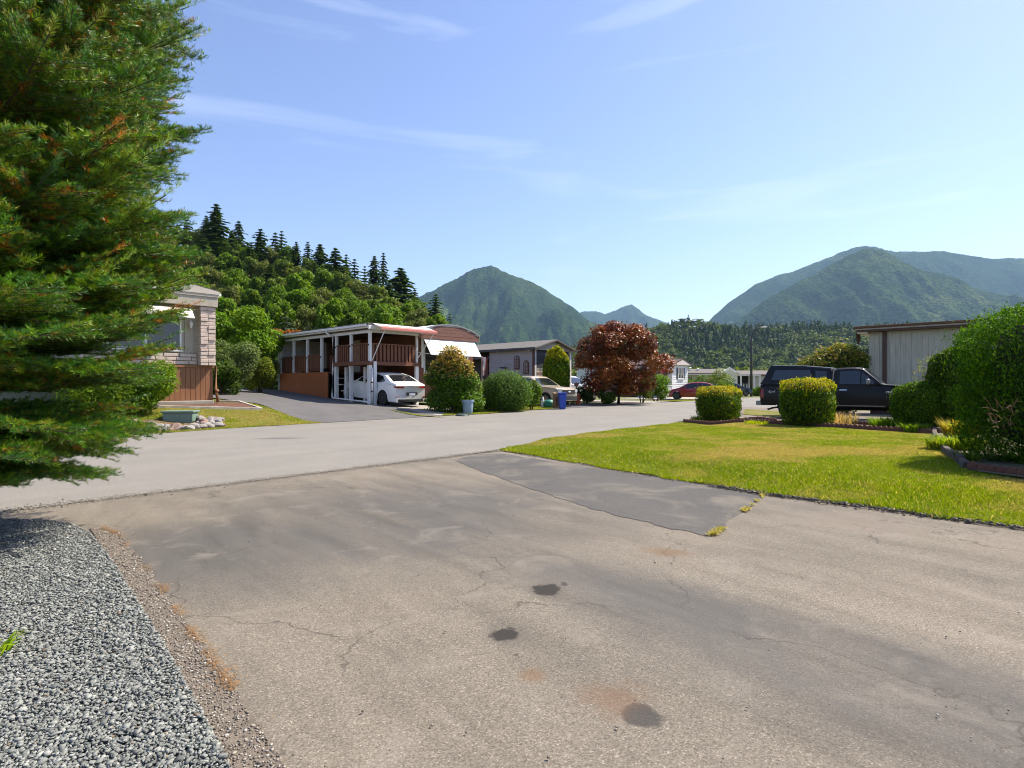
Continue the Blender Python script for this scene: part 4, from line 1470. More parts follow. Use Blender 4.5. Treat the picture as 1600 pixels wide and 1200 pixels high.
# flat roof over deck and porch
part('porch_roof', M['roof'], hm_b, -0.28, 2.80, -0.28, 9.25, hz_(4.13), hz_(4.22))
part('fascia', M['white'], hm_b, -0.26, -0.22, -0.26, 9.2, hz_(3.99), hz_(4.128), 0.005)
part('gutter', M['white'], hm_b, -0.37, -0.285, -0.2, 9.2, hz_(4.06), hz_(4.16), 0.015)
part('beam', M['white'], hm_b, -0.07, 0.07, -0.1, 9.0, hz_(3.80), hz_(3.94), 0.006)
part('front_beam', M['white'], hm_b, 0.07, 2.75, -0.1, 0.04, hz_(3.82), hz_(3.94), 0.006)
part('ceiling', mk('porch_ceiling', (0.10, 0.065, 0.045), None, 4, 0.8), hm_b, -0.22, 2.77, -0.24, 9.1, hz_(3.95), hz_(3.985))
part('ceiling_edge', M['white'], hm_b, -0.24, 2.78, -0.275, -0.235, hz_(3.93), hz_(4.125), 0.005)
DP = [0.0, 1.54, 2.86, 4.27, 5.74, 7.24, 8.7]
for i, d in enumerate(DP):
    lo = 2.50 if i < 3 else 2.08
    part('post', M['white'], hm_b, -0.06, 0.06, d - 0.06, d + 0.06, hz_(lo), hz_(3.80), 0.006)
    part('rail_bracket', M['blackplastic'], hm_b, -0.085, -0.058, d - 0.03, d + 0.03, hz_(lo + .72), hz_(lo + .80))
    if i < 3:
        part('lower_post', M['white'], hm_b, -0.09, 0.07, d - 0.07, d + 0.09, hz_(0.50 + i * 0.09), hz_(2.345), 0.006)
part('lower_post', M['white'], hm_b, 0.14, 0.30, -0.10, 0.03, hz_(0.5), hz_(2.52), 0.006)
part('lower_post', M['white'], hm_b, 0.3, 0.42, 0.9, 1.0, hz_(0.6), hz_(2.30), 0.006)
part('lower_post', M['white'], hm_b, 0.1, 0.22, 2.2, 2.32, hz_(0.65), hz_(2.30), 0.006)
part('lower_post', M['white'], hm_b, 2.56, 2.72, -0.02, 0.12, hz_(0.5), hz_(2.35), 0.006)
part('post', M['white'], hm_b, 2.60, 2.70, 0.0, 0.1, hz_(2.50), hz_(3.82), 0.006)
part('post', M['white'], hm_b, 2.95, 3.05, 0.02, 0.12, hz_(2.3), hz_(3.9), 0.006)
# deck
part('deck_floor', M['brown'], hm_b, 0.0, 2.75, 0.0, 3.0, hz_(2.40), hz_(2.50))
part('deck_fascia', M['brown'], hm_b, -0.12, 2.78, -0.06, 0.0, hz_(2.35), hz_(2.52), 0.006)
part('deck_fascia', M['brown'], hm_b, -0.14, -0.062, -0.14, 3.05, hz_(2.352), hz_(2.535), 0.006)
wood = M['brown']
def balusters(axis, fixed, a0, a1, z0, z1, pitch, w):
    a_ = a0
    while a_ + w < a1:
        if axis == 'x':
            part('baluster', wood, hm_b, a_, a_ + w, fixed, fixed + 0.025, z0, z1, 0.006)
        else:
            part('baluster', wood, hm_b, fixed, fixed + 0.025, a_, a_ + w, z0, z1, 0.006)
        a_ += pitch
balusters('x', 0.02, 0.12, 2.56, hz_(2.53), hz_(3.30), 0.205, 0.13)
balusters('y', -0.02, 0.1, 1.46, hz_(2.54), hz_(3.30), 0.17, 0.10)
balusters('y', -0.02, 1.64, 2.80, hz_(2.54), hz_(3.30), 0.17, 0.10)
part('top_rail', wood, hm_b, 0.07, 2.58, 0.0, 0.09, hz_(3.30), hz_(3.35), 0.005)
part('top_rail', wood, hm_b, -0.05, 0.04, 0.07, 2.85, hz_(3.301), hz_(3.351), 0.005)
# rear porch
part('porch_floor', wood, hm_b, 0.0, 2.75, 3.06, 8.9, hz_(2.02), hz_(2.10))
for i in range(3, 6):
    balusters('y', -0.02, DP[i] + 0.1, DP[i + 1] - 0.05, hz_(2.14), hz_(2.92), 0.165, 0.12)
    part('top_rail', wood, hm_b, -0.04, 0.05, DP[i] + 0.06, DP[i + 1] - 0.06, hz_(2.925), hz_(2.975), 0.005)
balusters('x', 3.65, 0.1, 1.2, hz_(2.14), hz_(2.92), 0.165, 0.12)
d = 3.6
while d < 8.72:
    x_, y_ = A1[0] + NV[0] * d, A1[1] + NV[1] * d
    part('skirting_board', M['redbrown'], hm_b, -0.07, -0.03, d, d + 0.183, g(x_, y_) - 0.06 - bz, hz_(2.09) + random.uniform(-.006, .006), 0.004)
    d += 0.19
part('skirting_backing', M['trimbrown'], hm_b, -0.028, 0.02, 3.6, 8.75, hz_(0.6), hz_(2.02))
part('porch_end_wall', M['white'], hm_b, -0.05, 2.7, 8.9, 8.98, hz_(1.0), hz_(3.95))
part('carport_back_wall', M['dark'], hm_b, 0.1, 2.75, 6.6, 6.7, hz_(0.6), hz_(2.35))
part('porch_door', M['cream'], hm_b, 2.74, 2.775, 5.2, 6.1, hz_(2.12), hz_(3.9))
for k in range(3):
    part('porch_step', M['timber'], hm_b, 0.05, 0.85, 3.04 - 0.25 * (k + 1), 3.04 - 0.25 * k, hz_(1.75 - 0.30 * k), hz_(1.80 - 0.30 * k), 0.004)
# awning over the balcony
pk = mk('faded_red_valance', (0.58, 0.20, 0.16), (0.50, 0.16, 0.13), 9, 0.6)
MB().prism([(-0.24, hz_(4.215)), (-0.92, hz_(3.985)), (-0.92, hz_(3.955)), (-0.24, hz_(4.18))], 3.15, 'x', -0.02).build('awning', M['white'], hm_b)
sc_ = MB()
for k in range(21):
    x0 = -0.02 + 3.15 * k / 21
    sc_.prism([(x0, hz_(3.99)), (x0 + 0.15, hz_(3.99)), (x0 + 0.15, hz_(3.92)), (x0 + 0.11, hz_(3.885)), (x0 + 0.04, hz_(3.885)), (x0, hz_(3.92))], 0.012, 'y', -0.934)
sc_.build('awning_valance', pk, hm_b)
MB().prism([(-0.60, hz_(4.093)), (-0.925, hz_(3.993)), (-0.925, hz_(3.986)), (-0.60, hz_(4.088))], 3.15, 'x', -0.02).build('awning_border', pk, hm_b)
MB().tube([(0.22, -0.88, hz_(3.94)), (0.06, -0.09, hz_(2.56))], 0.02, 6).build('awning_strut', M['white'], hm_b)
MB().tube([(2.98, -0.88, hz_(3.94)), (2.5, -0.09, hz_(2.60))], 0.02, 6).build('awning_strut', M['white'], hm_b)
# downpipe running down and along the ground
MB().tube([(-0.33, 3.25, hz_(4.05)), (-0.33, 3.2, hz_(3.95)), (-0.14, 2.98, hz_(3.78)), (-0.14, 2.98, hz_(2.2)), (-0.17, 3.0, hz_(0.92)), (-0.17, 2.9, hz_(0.82)), (-0.17, 0.05, hz_(0.70)), (-0.16, -0.10, hz_(0.68)), (-0.10, -0.16, hz_(0.58))], 0.042, 8).build('downpipe', M['white'], hm_b, smooth=True)
MB().tube([(0.03, -0.14, hz_(2.2)), (0.03, -0.14, hz_(0.62))], 0.035, 8).build('downpipe', M['white'], hm_b, smooth=True)
for zc in (1.15, 1.55):
    part('pipe_clip', M['blackplastic'], hm_b, -0.01, 0.07, -0.185, -0.10, hz_(zc), hz_(zc + .05))

# --- grey home with two arched windows
Cc = (1.5, 37.0)
bz = g(1.5, 37.0)
hm_g = thing('grey_home', 'grey lap sided home with two arched windows and low gable roof', 'house', (Cc[0], Cc[1], bz), UA)
part('wall', M['grey'], hm_g, 0.03, 3.9, 0.2, 4.25, 0.1, hz_(3.74))
part('wall', M['charcoal'], hm_g, 1.3, 3.9, 4.25, 14, 0.1, hz_(3.74))
part('porch_wall', mk('porch_red_brown', (0.10, 0.035, 0.025), None, 3, 0.7), hm_g, 0.25, 0.33, 4.9, 8.6, hz_(0.5), hz_(1.9))
part('porch_roof', M['roof'], hm_g, -0.35, 1.3, 4.27, 9.0, hz_(3.25), hz_(3.36))
for dd in (4.5, 6.6, 8.8):
    part('porch_post', mk('porch_post_red', (0.16, 0.05, 0.035), None, 3, 0.6), hm_g, 0.1, 0.22, dd, dd + 0.12, 0.2, hz_(3.25))
zz = 0.62
while hz_(zz) < hz_(3.7):
    MB().prism([(0.026, hz_(zz)), (-0.012, hz_(zz)), (0.014, hz_(zz + 0.168)), (0.026, hz_(zz + 0.168))], 4.0, 'y', 0.22).build('siding_board', M['grey'], hm_g)
    zz += 0.17
part('corner_trim', M['trimbrown'], hm_g, -0.03, 0.10, 0.10, 0.22, 0.1, hz_(3.74), 0.005)
part('corner_trim', M['white'], hm_g, 0.10, 0.28, 0.12, 0.2, 0.1, hz_(3.72), 0.005)
part('front_wall', M['charcoal'], hm_g, 0.28, 3.9, 0.14, 0.2, hz_(2.55), hz_(3.74))
random.seed(9)
zz = 0.5
while zz < 2.5:
    hh = random.uniform(0.13, 0.2)
    x = 0.29
    while x < 3.85:
        wv = random.uniform(0.2, 0.45)
        part('stone_block', random.choice([M['rock'], M['stone'], M['rockred']]), hm_g, x, min(x + wv - 0.02, 3.88), 0.10 + random.uniform(-.02, .02), 0.195, hz_(zz), hz_(min(zz + hh - .02, 2.54)), 0.01)
        x += wv
    zz += hh
window(hm_g, 'y', 0.14, 1.3, 2.9, hz_(2.62), hz_(3.45), M['white'], (2.1,), 0.08)
part('corner_trim', M['white'], hm_g, 3.75, 3.92, 0.02, 0.14, 0.1, hz_(3.72), 0.005)
MB().prism([(-0.35, hz_(3.74)), (1.95, hz_(4.40)), (4.25, hz_(3.74)), (4.25, hz_(3.84)), (1.95, hz_(4.50)), (-0.35, hz_(3.84))], 14.5, 'y', -0.3).build('roof', M['roof'], hm_g)
MB().prism([(-0.2, hz_(3.745)), (1.95, hz_(4.37)), (4.1, hz_(3.745))], 0.06, 'y', 0.0).build('gable', mk('gable_grey_white', (0.52, 0.48, 0.45), None, 3, 0.6), hm_g)
part('soffit_fascia', M['charcoal'], hm_g, -0.37, -0.33, -0.32, 14, hz_(3.72), hz_(3.88))
for dd in (0.4, 3.2):
    MB().lathe([(0.0, 0.06), (0.05, 0.06), (0.08, 0.0), (0.0, 0.0)], 10, (-0.2, dd, hz_(3.66))).build('soffit_lamp', M['white'], hm_g)
for (dc, z0, z1) in ((1.58, 2.49, 3.39), (0.76, 2.17, 3.07)):
    def arch(r, zb, zt):
        return [(dc - r, hz_(zb)), (dc + r, hz_(zb))] + [(dc + r * math.cos(PI * i / 10), hz_(zt - r) + r * math.sin(PI * i / 10)) for i in range(11)]
    w_ = MB().prism(arch(0.23, z0, z1), 0.04, 'x', -0.05).build('arched_window', M['trimbrown'], hm_g)
    MB().prism(arch(0.165, z0 + 0.07, z1 - 0.06), 0.012, 'x', -0.064).build('pane', mk('leaded_pane', (0.30, 0.28, 0.27), (0.08, 0.08, 0.08), 14, 0.2), w_)
    for zc in (0.25, 0.5, 0.72):
        part('glazing_bar', M['trimbrown'], w_, -0.075, -0.064, dc - 0.165, dc + 0.165, hz_(z0 + (z1 - z0) * zc), hz_(z0 + (z1 - z0) * zc + 0.025))
    part('glazing_bar', M['trimbrown'], w_, -0.074, -0.064, dc - 0.012, dc + 0.012, hz_(z0 + .08), hz_(z1 - .08))
part('meter_box', M['grey'], hm_g, -0.14, -0.015, 2.65, 3.1, hz_(2.15), hz_(2.55), 0.02)
part('meter_hood', M['charcoal'], hm_g, -0.15, -0.013, 2.5, 3.1, hz_(2.60), hz_(2.67), 0.01)

# --- white home further down
bz = g(16.3, 58.0)
hm_w = thing('white_home', 'small white gabled home end with shuttered window beyond the red maple', 'house', (16.3, 58.0, bz), UA)
part('wall', M['white'], hm_w, 0.0, 3.5, 0.0, 12, 0.0, hz_(3.5))
zz = 0.5
while zz < 3.4:
    MB().prism([(0.0, hz_(zz)), (-0.03, hz_(zz)), (-0.005, hz_(zz + 0.24)), (0.0, hz_(zz + 0.24))], 3.46, 'x', 0.02).build('siding_board', M['white'], hm_w)
    zz += 0.245
MB().prism([(-0.35, hz_(3.48)), (1.75, hz_(4.05)), (3.85, hz_(3.48)), (3.85, hz_(3.56)), (1.75, hz_(4.14)), (-0.35, hz_(3.56))], 12.6, 'y', -0.35).build('roof', M['trimbrown'], hm_w)
MB().prism([(-0.3, hz_(3.47)), (1.75, hz_(4.02)), (3.8, hz_(3.47))], 0.2, 'y', -0.33).build('gable', mk('gable_pale', (0.66, 0.58, 0.52), None, 3, 0.6), hm_w)
window(hm_w, 'y', -0.035, 1.3, 2.4, hz_(2.1), hz_(3.15), M['white'], (1.85,), 0.08)
part('shutter', M['charcoal'], hm_w, 0.95, 1.2, -0.06, -0.03, hz_(2.05), hz_(3.2), 0.005)
part('shutter', M['charcoal'], hm_w, 2.5, 2.75, -0.06, -0.03, hz_(2.05), hz_(3.2), 0.005)
part('side_porch', mk('porch_brown', (0.13, 0.08, 0.065), None, 3, 0.7), hm_w, -1.4, -0.02, 0.6, 9, hz_(0.4), hz_(2.9))
part('porch_frame', M['trimbrown'], hm_w, -1.5, -1.38, 0.5, 0.6, hz_(0.4), hz_(3.2))
part('porch_frame', M['trimbrown'], hm_w, -0.14, -0.02, 0.5, 0.6, hz_(0.4), hz_(3.2))
part('porch_frame', M['trimbrown'], hm_w, -1.5, -0.02, 0.5, 0.599, hz_(2.0), hz_(2.12))
pw = thing('low_porch_wall', 'low pale grey block wall in front of the white home', 'wall', (13.9, 52.5, g(13.9, 52.5)), UA)
part('wall_body', mk('pale_block', (0.55, 0.52, 0.49), (0.48, 0.46, 0.43), 3, 0.8), pw, 0, 1.7, 0, 2.6, -0.05, 1.12, 0.01)
part('coping', M['white'], pw, -0.05, 1.75, -0.05, 2.65, 1.122, 1.2, 0.01)

# --- two far homes
def far_home(name, label, x, y, L, hr, wallm, roofm, porch=None):
    b = g(x, y)
    o = thing(name, label, 'house', (x, y, b), 0)
    part('wall', wallm, o, 0, L, 0, 4, 0, hr - 0.55 - b)
    part('skirting', M['charcoal'], o, -0.02, L + 0.02, -0.04, 4.02, 0, 0.75)
    MB().prism([(-0.4, hr - 0.6 - b), (2.0, hr - b), (4.4, hr - 0.6 - b), (4.4, hr - 0.68 - b), (-0.4, hr - 0.68 - b)], L + 0.6, 'x', -0.3).build('roof', roofm, o)
    part('fascia', M['trimbrown'], o, -0.32, L + 0.32, -0.43, -0.40, hr - 0.80 - b, hr - 0.60 - b)
    return o
fr1 = far_home('far_home', 'long low far home with grey roof and white porch gable', 22.5, 78, 8.3, 3.62, M['cream'], M['roof'])
window(fr1, 'y', -0.0, 1.0, 2.2, 1.3, 2.3, M['white'], (1.6,), 0.08)
window(fr1, 'y', -0.0, 3.4, 4.4, 1.3, 2.3, M['white'], (), 0.08)
part('porch_roof', M['white'], fr1, 0.6, 5.4, -1.8, -0.45, 2.55, 2.66)
for x_ in (0.8, 2.5, 3.4, 5.1):
    part('porch_post', M['white'], fr1, x_, x_ + 0.14, -1.7, -1.56, 0.0, 2.55)
MB().prism([(5.3, 2.5), (6.6, 3.3), (7.9, 2.5)], 1.6, 'y', -1.9).build('porch_gable', M['cream'], fr1)
MB().prism([(5.1, 2.45), (6.6, 3.38), (8.1, 2.45), (8.1, 2.62), (6.6, 3.55), (5.1, 2.62)], 0.2, 'y', -2.1).build('gable_trim', M['white'], fr1)
part('gable_wall', M['cream'], fr1, 5.5, 7.7, -1.8, -0.02, 0, 2.5)
MB().lathe([(0.1, 0), (0.1, 0.3), (0.2, 0.35), (0.0, 0.5)], 8, (2.3, 1.2, 3.2)).build('roof_vent', M['white'], fr1)
MB().lathe([(0.1, 0), (0.1, 0.2), (0.2, 0.25), (0.0, 0.35)], 8, (3.4, 1.2, 3.2)).build('roof_vent', M['white'], fr1)
fr2 = far_home('far_home', 'beige far home with grey skirting and white entry awning behind the lamp post', 31.2, 80, 13, 3.45, mk('far_beige', (0.50, 0.47, 0.40), None, 3, 0.6), M['roof'])
part('entry_awning', M['white'], fr2, 0.1, 3.0, -1.9, -0.45, 2.45, 2.58)
for x_ in (0.2, 2.0, 2.8):
    part('entry_post', M['white'], fr2, x_, x_ + 0.16, -1.85, -1.69, 0, 2.45)
part('entry_porch', M['dark'], fr2, 0.2, 1.9, -0.25, -0.03, 0.75, 2.4)
for k in range(9):
    part('entry_rail', M['white'], fr2, 0.2 + k * 0.2, 0.24 + k * 0.2, -1.8, -1.76, 0.75, 1.35)

# --- weathered home on the right
bz = g(16.3, 26.0)
hm_r = thing('weathered_home', 'weathered pale home with mossy brown roof behind the black pickup', 'mobile home', (16.3, 26.0, bz), UA)
part('wall', M['weathered'], hm_r, 0.03, 4.0, -14, 0.0, 0.2, hz_(3.86))
y_ = -0.02
while y_ > -13.9:
    if not (-0.66 < y_ < -0.40):
        part('siding_board', M['weathered'], hm_r, 0.0, 0.029, y_ - 0.196, y_, 0.2, hz_(3.80), 0.004)
    y_ -= 0.20
part('corner_batten', M['trimbrown'], hm_r, -0.045, 0.0, -0.70, -0.54, 0.2, hz_(3.84), 0.004)
part('roof', M['moss'], hm_r, -0.45, 4.4, -14.3, 0.52, hz_(4.02), hz_(4.13), 0.02)
part('fascia', mk('pale_fascia', (0.42, 0.37, 0.30), None, 3, 0.7), hm_r, -0.40, 4.35, -14.25, 0.46, hz_(3.955), hz_(4.018))
part('fascia_board', M['trimbrown'], hm_r, -0.36, 4.3, -14.2, 0.42, hz_(3.862), hz_(3.954))
part('soffit', M['cream'], hm_r, -0.30, 4.2, 0.001, 0.40, hz_(3.80), hz_(3.861))
part('skirting', M['trimbrown'], hm_r, 0.05, 3.98, -13.9, -0.05, -0.2, 0.2)
MB().box(0.2, 0.6, -5.4, -4.9, hz_(4.13), hz_(4.20)).build('roof_hatch', M['galv'], hm_r)
MB().prism([(-0.25, hz_(3.86)), (0.5, hz_(3.86)), (0.5, hz_(3.50)), (0.15, hz_(3.38)), (-0.1, hz_(3.55))], 0.05, 'y', 0.43).build('eave_bracket', M['moss'], hm_r)

# ------------------------------------------------------------------ vehicles
def wheel_parts(parent, x, y, r, w, side, rimmat, spokes=10):
    wb = MB()
    prof = [(r * 0.62, -w / 2), (r * 0.93, -w / 2), (r, -w / 2 + 0.03), (r, w / 2 - 0.03), (r * 0.93, w / 2), (r * 0.62, w / 2)]
    wb.lathe(prof, 24, (x, y, r), 'y')
    wh = wb.build('wheel', M['rubber'], parent, smooth=False)
    yo = y + side * w * 0.42
    rb = MB()
    rb.lathe([(r * 0.66, -side * 0.05), (r * 0.66, side * 0.02), (r * 0.58, side * 0.015), (r * 0.57, -side * 0.04)], 24, (x, yo, r), 'y')
    for k in range(spokes):
        a_ = 2 * PI * k / spokes
        ca, sa = math.cos(a_), math.sin(a_)
        q = [(0.05, -0.028), (r * 0.6, -0.018), (r * 0.6, 0.018), (0.05, 0.028)]
        vs_ = []
        for yy in (yo - 0.015, yo + 0.015):
            vs_ += [(x + ca * p - sa * s_, yy, r + sa * p + ca * s_) for p, s_ in q]
        rb.add(vs_, [(0, 1, 2, 3), (7, 6, 5, 4), (0, 4, 5, 1), (1, 5, 6, 2), (2, 6, 7, 3), (3, 7, 4, 0)])
    rb.lathe([(0.0, side * 0.03), (0.06, side * 0.025), (0.075, -side * 0.02)], 12, (x, yo, r), 'y')
    rb.build('rim', rimmat, wh)
    MB().lathe([(0.0, 0.0), (r * 0.58, 0.0)], 20, (x, yo - side * 0.07, r), 'y').build('brake_disc', M['darkrim'], wh)
    return wh


class Shell:
    """car body: side profile over length, width from height; x forward, 0..L"""
    def __init__(s, L, W, top, belt, zb, wheels, r, ra, roof_in=0.26, roofz=1.44, bulge=(0.10, 0.12), taper=0.10):
        s.L, s.W, s.top, s.belt, s.zb, s.wheels, s.r, s.ra = L, W, top, belt, zb, wheels, r, ra
        s.roof_in, s.roofz, s.bulge, s.taper = roof_in, roofz, bulge, taper

    def zt(s, x):
        return float(np.interp(x, [p[0] for p in s.top], [p[1] for p in s.top]))

    def bl(s, x):
        return min(float(np.interp(x, [p[0] for p in s.belt], [p[1] for p in s.belt])), s.zt(x) - 0.01)

    def bottom(s, x):
        z = s.zb
        for xc in s.wheels:
            if abs(x - xc) < s.ra:
                z = max(z, s.r + math.sqrt(s.ra ** 2 - (x - xc) ** 2))
        return z

    def hw(s, x, z):
        e = abs(2 * x / s.L - 1)
        w = s.W / 2 * (1 - s.taper * e ** 4)
        b = s.bl(x)
        if z > b:
            w *= 1 - s.roof_in * min(1.2, (z - b) / max(0.05, s.roofz - b))
        else:
            k = (z - s.zb) / max(0.1, b - s.zb)
            w *= 1 - 0.05 * (2 * k - 0.9) ** 2
        return w

    def warp(s, p):
        x, y, z = p
        e = (y / (s.W / 2)) ** 2
        f0 = max(0.0, 1 - x / 0.7)
        f1 = max(0.0, 1 - (s.L - x) / 0.7)
        return (x + s.bulge[0] * e * f0 ** 1.5 - s.bulge[1] * e * f1 ** 1.5, y, z)

    def body(s, parent, mat, n=110):
        xs = set(np.linspace(0, s.L, n))
        for xc in s.wheels:
            for k in range(-12, 13):
                xs.add(xc + s.ra * 0.9999 * math.sin(PI / 2 * k / 12))
        for p in s.top:
            xs.add(min(max(p[0], 0), s.L))
        xs = sorted(xs)
        mb = MB()
        rows = [0, 0.3, 0.6, 0.85, 1.0]
        ncross = 7
        rings = []
        for x in xs:
            zb_, b, zt_ = s.bottom(x), s.bl(x), s.zt(x)
            b = max(b, zb_ + 0.01)
            zs = [zb_ + (b - zb_) * q for q in rows] + [b + (zt_ - b) * q for q in (0.34, 0.67, 0.92)]
            left = [(x, s.hw(x, z), z) for z in zs]
            wt = s.hw(x, zt_) * 0.93
            topr = [(x, wt * q, zt_ + 0.018 * (1 - q * q) + 0.0) for q in (1, 0.66, 0.33, 0, -0.33, -0.66, -1)]
            right = [(x, -s.hw(x, z), z) for z in zs[::-1]]
            rings.append([s.warp(p) for p in left + topr + right])
        m_ = len(rings[0])
        for ri in rings:
            mb.v += ri
        for i in range(len(rings) - 1):
            for j in range(m_ - 1):
                mb.f.append((i * m_ + j, i * m_ + j + 1, (i + 1) * m_ + j + 1, (i + 1) * m_ + j))
        mb.f.append(tuple(range(m_)))
        mb.f.append(tuple((len(rings) - 1) * m_ + j for j in range(m_ - 1, -1, -1)))
        o = mb.build('body', mat, parent, smooth=True)
        o.data.set_sharp_from_angle(angle=math.radians(32))
        ub = MB().box(0.25, s.L - 0.25, -s.W * 0.44, s.W * 0.44, s.zb + 0.02, s.r + s.ra * 0.75)
        ub.build('underbody', M['blackplastic'], parent)
        return o

    def side_patch(s, name, mat, parent, quads, side, off=0.006, n=8):
        """polygon strip x0..x1 given as (x, zlo, zhi) stations on one flank"""
        mb = MB()
        xs = [q[0] for q in quads]
        pts = np.linspace(xs[0], xs[-1], n * (len(xs) - 1) + 1)
        g_ = []
        for x in pts:
            lo = float(np.interp(x, xs, [q[1] for q in quads]))
            hi = float(np.interp(x, xs, [q[2] for q in quads]))
            g_.append([s.warp((x, side * (s.hw(x, lo + (hi - lo) * k / 4) + off), lo + (hi - lo) * k / 4)) for k in range(5)])
        for r_ in g_:
            mb.v += r_
        for i in range(len(g_) - 1):
            for k in range(4):
                mb.f.append((i * 5 + k, i * 5 + k + 1, (i + 1) * 5 + k + 1, (i + 1) * 5 + k))
        o = mb.build(name, mat, parent, smooth=True)
        return o

    def top_patch(s, name, mat, parent, x0, x1, f0, f1, off=0.008, n=8):
        mb = MB()
        for i in range(n + 1):
            x = x0 + (x1 - x0) * i / n
            z = s.zt(x)
            sl = (s.zt(x + 0.02) - s.zt(x - 0.02)) / 0.04
            ln = math.hypot(1, sl)
            w = s.hw(x, z) * 0.93 * (f0 + (f1 - f0) * i / n)
            for q in np.linspace(-1, 1, 7):
                mb.v.append(s.warp((x - sl / ln * off, w * q, z + 0.018 * (1 - q * q) + off / ln)))
        for i in range(n):
            for k in range(6):
                mb.f.append((i * 7 + k, i * 7 + k + 1, (i + 1) * 7 + k + 1, (i + 1) * 7 + k))
        return mb.build(name, mat, parent, smooth=True)

    def end_patch(s, name, mat, parent, front, y0, y1, z0, z1, off=0.012, depth=0.02):
        x = s.L if front else 0.0
        sg = 1 if front else -1
        mb = MB()
        n = 5
        for lay in (off, off - depth):
            for i in range(n + 1):
                y = y0 + (y1 - y0) * i / n
                for z in (z0, z1):
                    p = s.warp((x, y, z))
                    mb.v.append((p[0] + sg * lay, p[1], p[2]))
        k = 2 * (n + 1)
        for i in range(n):
            a_ = 2 * i
            mb.f += [(a_, a_ + 1, a_ + 3, a_ + 2), (a_ + k, a_ + 2 + k, a_ + 3 + k, a_ + 1 + k), (a_, a_ + 2, a_ + 2 + k, a_ + k), (a_ + 1, a_ + 1 + k, a_ + 3 + k, a_ + 3)]
        mb.f += [(0, k, k + 1, 1), (2 * n, 2 * n + 1, 2 * n + 1 + k, 2 * n + k)]
        return mb.build(name, mat, parent)


def text_mesh(txt, size, mat, parent, loc, rot, name='lettering', depth=0.004, shear=0.0):
    cu = bpy.data.curves.new(name, 'FONT')
    cu.body = txt
    cu.size = size
    cu.extrude = depth
    cu.align_x = 'CENTER'
    cu.align_y = 'CENTER'
    cu.shear = shear
    tmp = bpy.data.objects.new('tmp_text', cu)
    C.objects.link(tmp)
    dg = bpy.context.evaluated_depsgraph_get()
    me = bpy.data.meshes.new_from_object(tmp.evaluated_get(dg))
    bpy.data.objects.remove(tmp)
    me.materials.clear()
    o = link(name, me, mat, parent)
    o.location = loc
    o.rotation_euler = rot
    return o


def mirror_arm(parent, x, y, z, side, mat):
    MB().box(x - 0.05, x + 0.09, min(y, y + side * 0.2), max(y, y + side * 0.2), z - 0.07, z + 0.08).build('wing_mirror', mat, parent, 0.03)


HEAD_IN = UA + PI / 2        # nose away from the road
HEAD_OUT = UA - PI / 2       # nose towards the road on the far side

# white sedan under the deck: rear bumper faces the road
L, Wd = 4.66, 1.80
rx_, ry_ = A1[0] + U[0] * 1.22 - NV[0] * 1.45, A1[1] + U[1] * 1.22 - NV[1] * 1.45
sed = thing('white_sedan', 'white sedan parked nose-in under the brown house deck', 'car', (rx_, ry_, g(rx_, ry_) + 0.05), HEAD_IN)
sed.rotation_euler = (0, -math.atan2(g(rx_ + NV[0] * 3.7, ry_ + NV[1] * 3.7) - g(rx_ + NV[0] * 1.0, ry_ + NV[1] * 1.0), 2.7), HEAD_IN)
sh = Shell(L, Wd, [(0, 0.92), (0.06, 1.00), (0.5, 1.08), (1.05, 1.33), (1.5, 1.425), (2.1, 1.44), (2.6, 1.39), (3.25, 1.02), (3.5, 0.98), (4.2, 0.86), (4.55, 0.70), (4.66, 0.58)],
           [(0, 0.90), (1.0, 0.97), (3.2, 0.92), (4.66, 0.6)], 0.20, (1.0, 3.72), 0.325, 0.37, 0.30, 1.44, (0.16, 0.3), 0.10)
sh.body(sed, M['carwhite'])
for s_ in (-1, 1):
    sh.side_patch('side_window', M['carglass'], sed, [(0.95, 1.08, 1.12), (1.25, 1.03, 1.30), (1.75, 1.0, 1.37)], s_)
    sh.side_patch('side_window', M['carglass'], sed, [(1.82, 1.0, 1.375), (2.3, 0.98, 1.36), (2.75, 0.98, 1.24), (3.05, 0.99, 1.05)], s_)
    wheel_parts(sed, 1.0, s_ * 0.79, 0.325, 0.21, s_, M['darkrim'])
    wheel_parts(sed, 3.72, s_ * 0.79, 0.325, 0.21, s_, M['darkrim'])
    sh.end_patch('tail_lamp', M['red_lamp'], sed, False, s_ * 0.42, s_ * 0.80, 0.82, 0.90, 0.014)
    sh.side_patch('tail_lamp', M['red_lamp'], sed, [(0.03, 0.82, 0.90), (0.2, 0.85, 0.90)], s_, 0.01)
    mirror_arm(sed, 2.95, s_ * 0.88, 1.0, s_, M['carwhite'])
    sh.side_patch('door_handle', M['chrome'], sed, [(1.5, 0.84, 0.865), (1.68, 0.845, 0.87)], s_, 0.015)
    sh.side_patch('door_seam', M['blackplastic'], sed, [(1.76, 0.35, 0.96), (1.772, 0.35, 0.96)], s_, 0.003, 1)
    sh.end_patch('reflector', M['red_lamp'], sed, False, s_ * 0.62, s_ * 0.82, 0.42, 0.445, 0.012)
    MB().tube([(-0.02, s_ * 0.55, 0.25), (0.2, s_ * 0.55, 0.25)], 0.04, 10).build('exhaust', M['chrome'], sed)
sh.top_patch('rear_window', M['carglass'], sed, 0.52, 1.10, 0.90, 0.88)
sh.top_patch('windscreen', M['carglass'], sed, 2.62, 3.2, 0.88, 0.94)
sh.end_patch('rear_valance', M['blackplastic'], sed, False, -0.68, 0.68, 0.21, 0.33, 0.014)
sh.end_patch('plate_recess', M['blackplastic'], sed, False, -0.30, 0.30, 0.50, 0.64, 0.006)
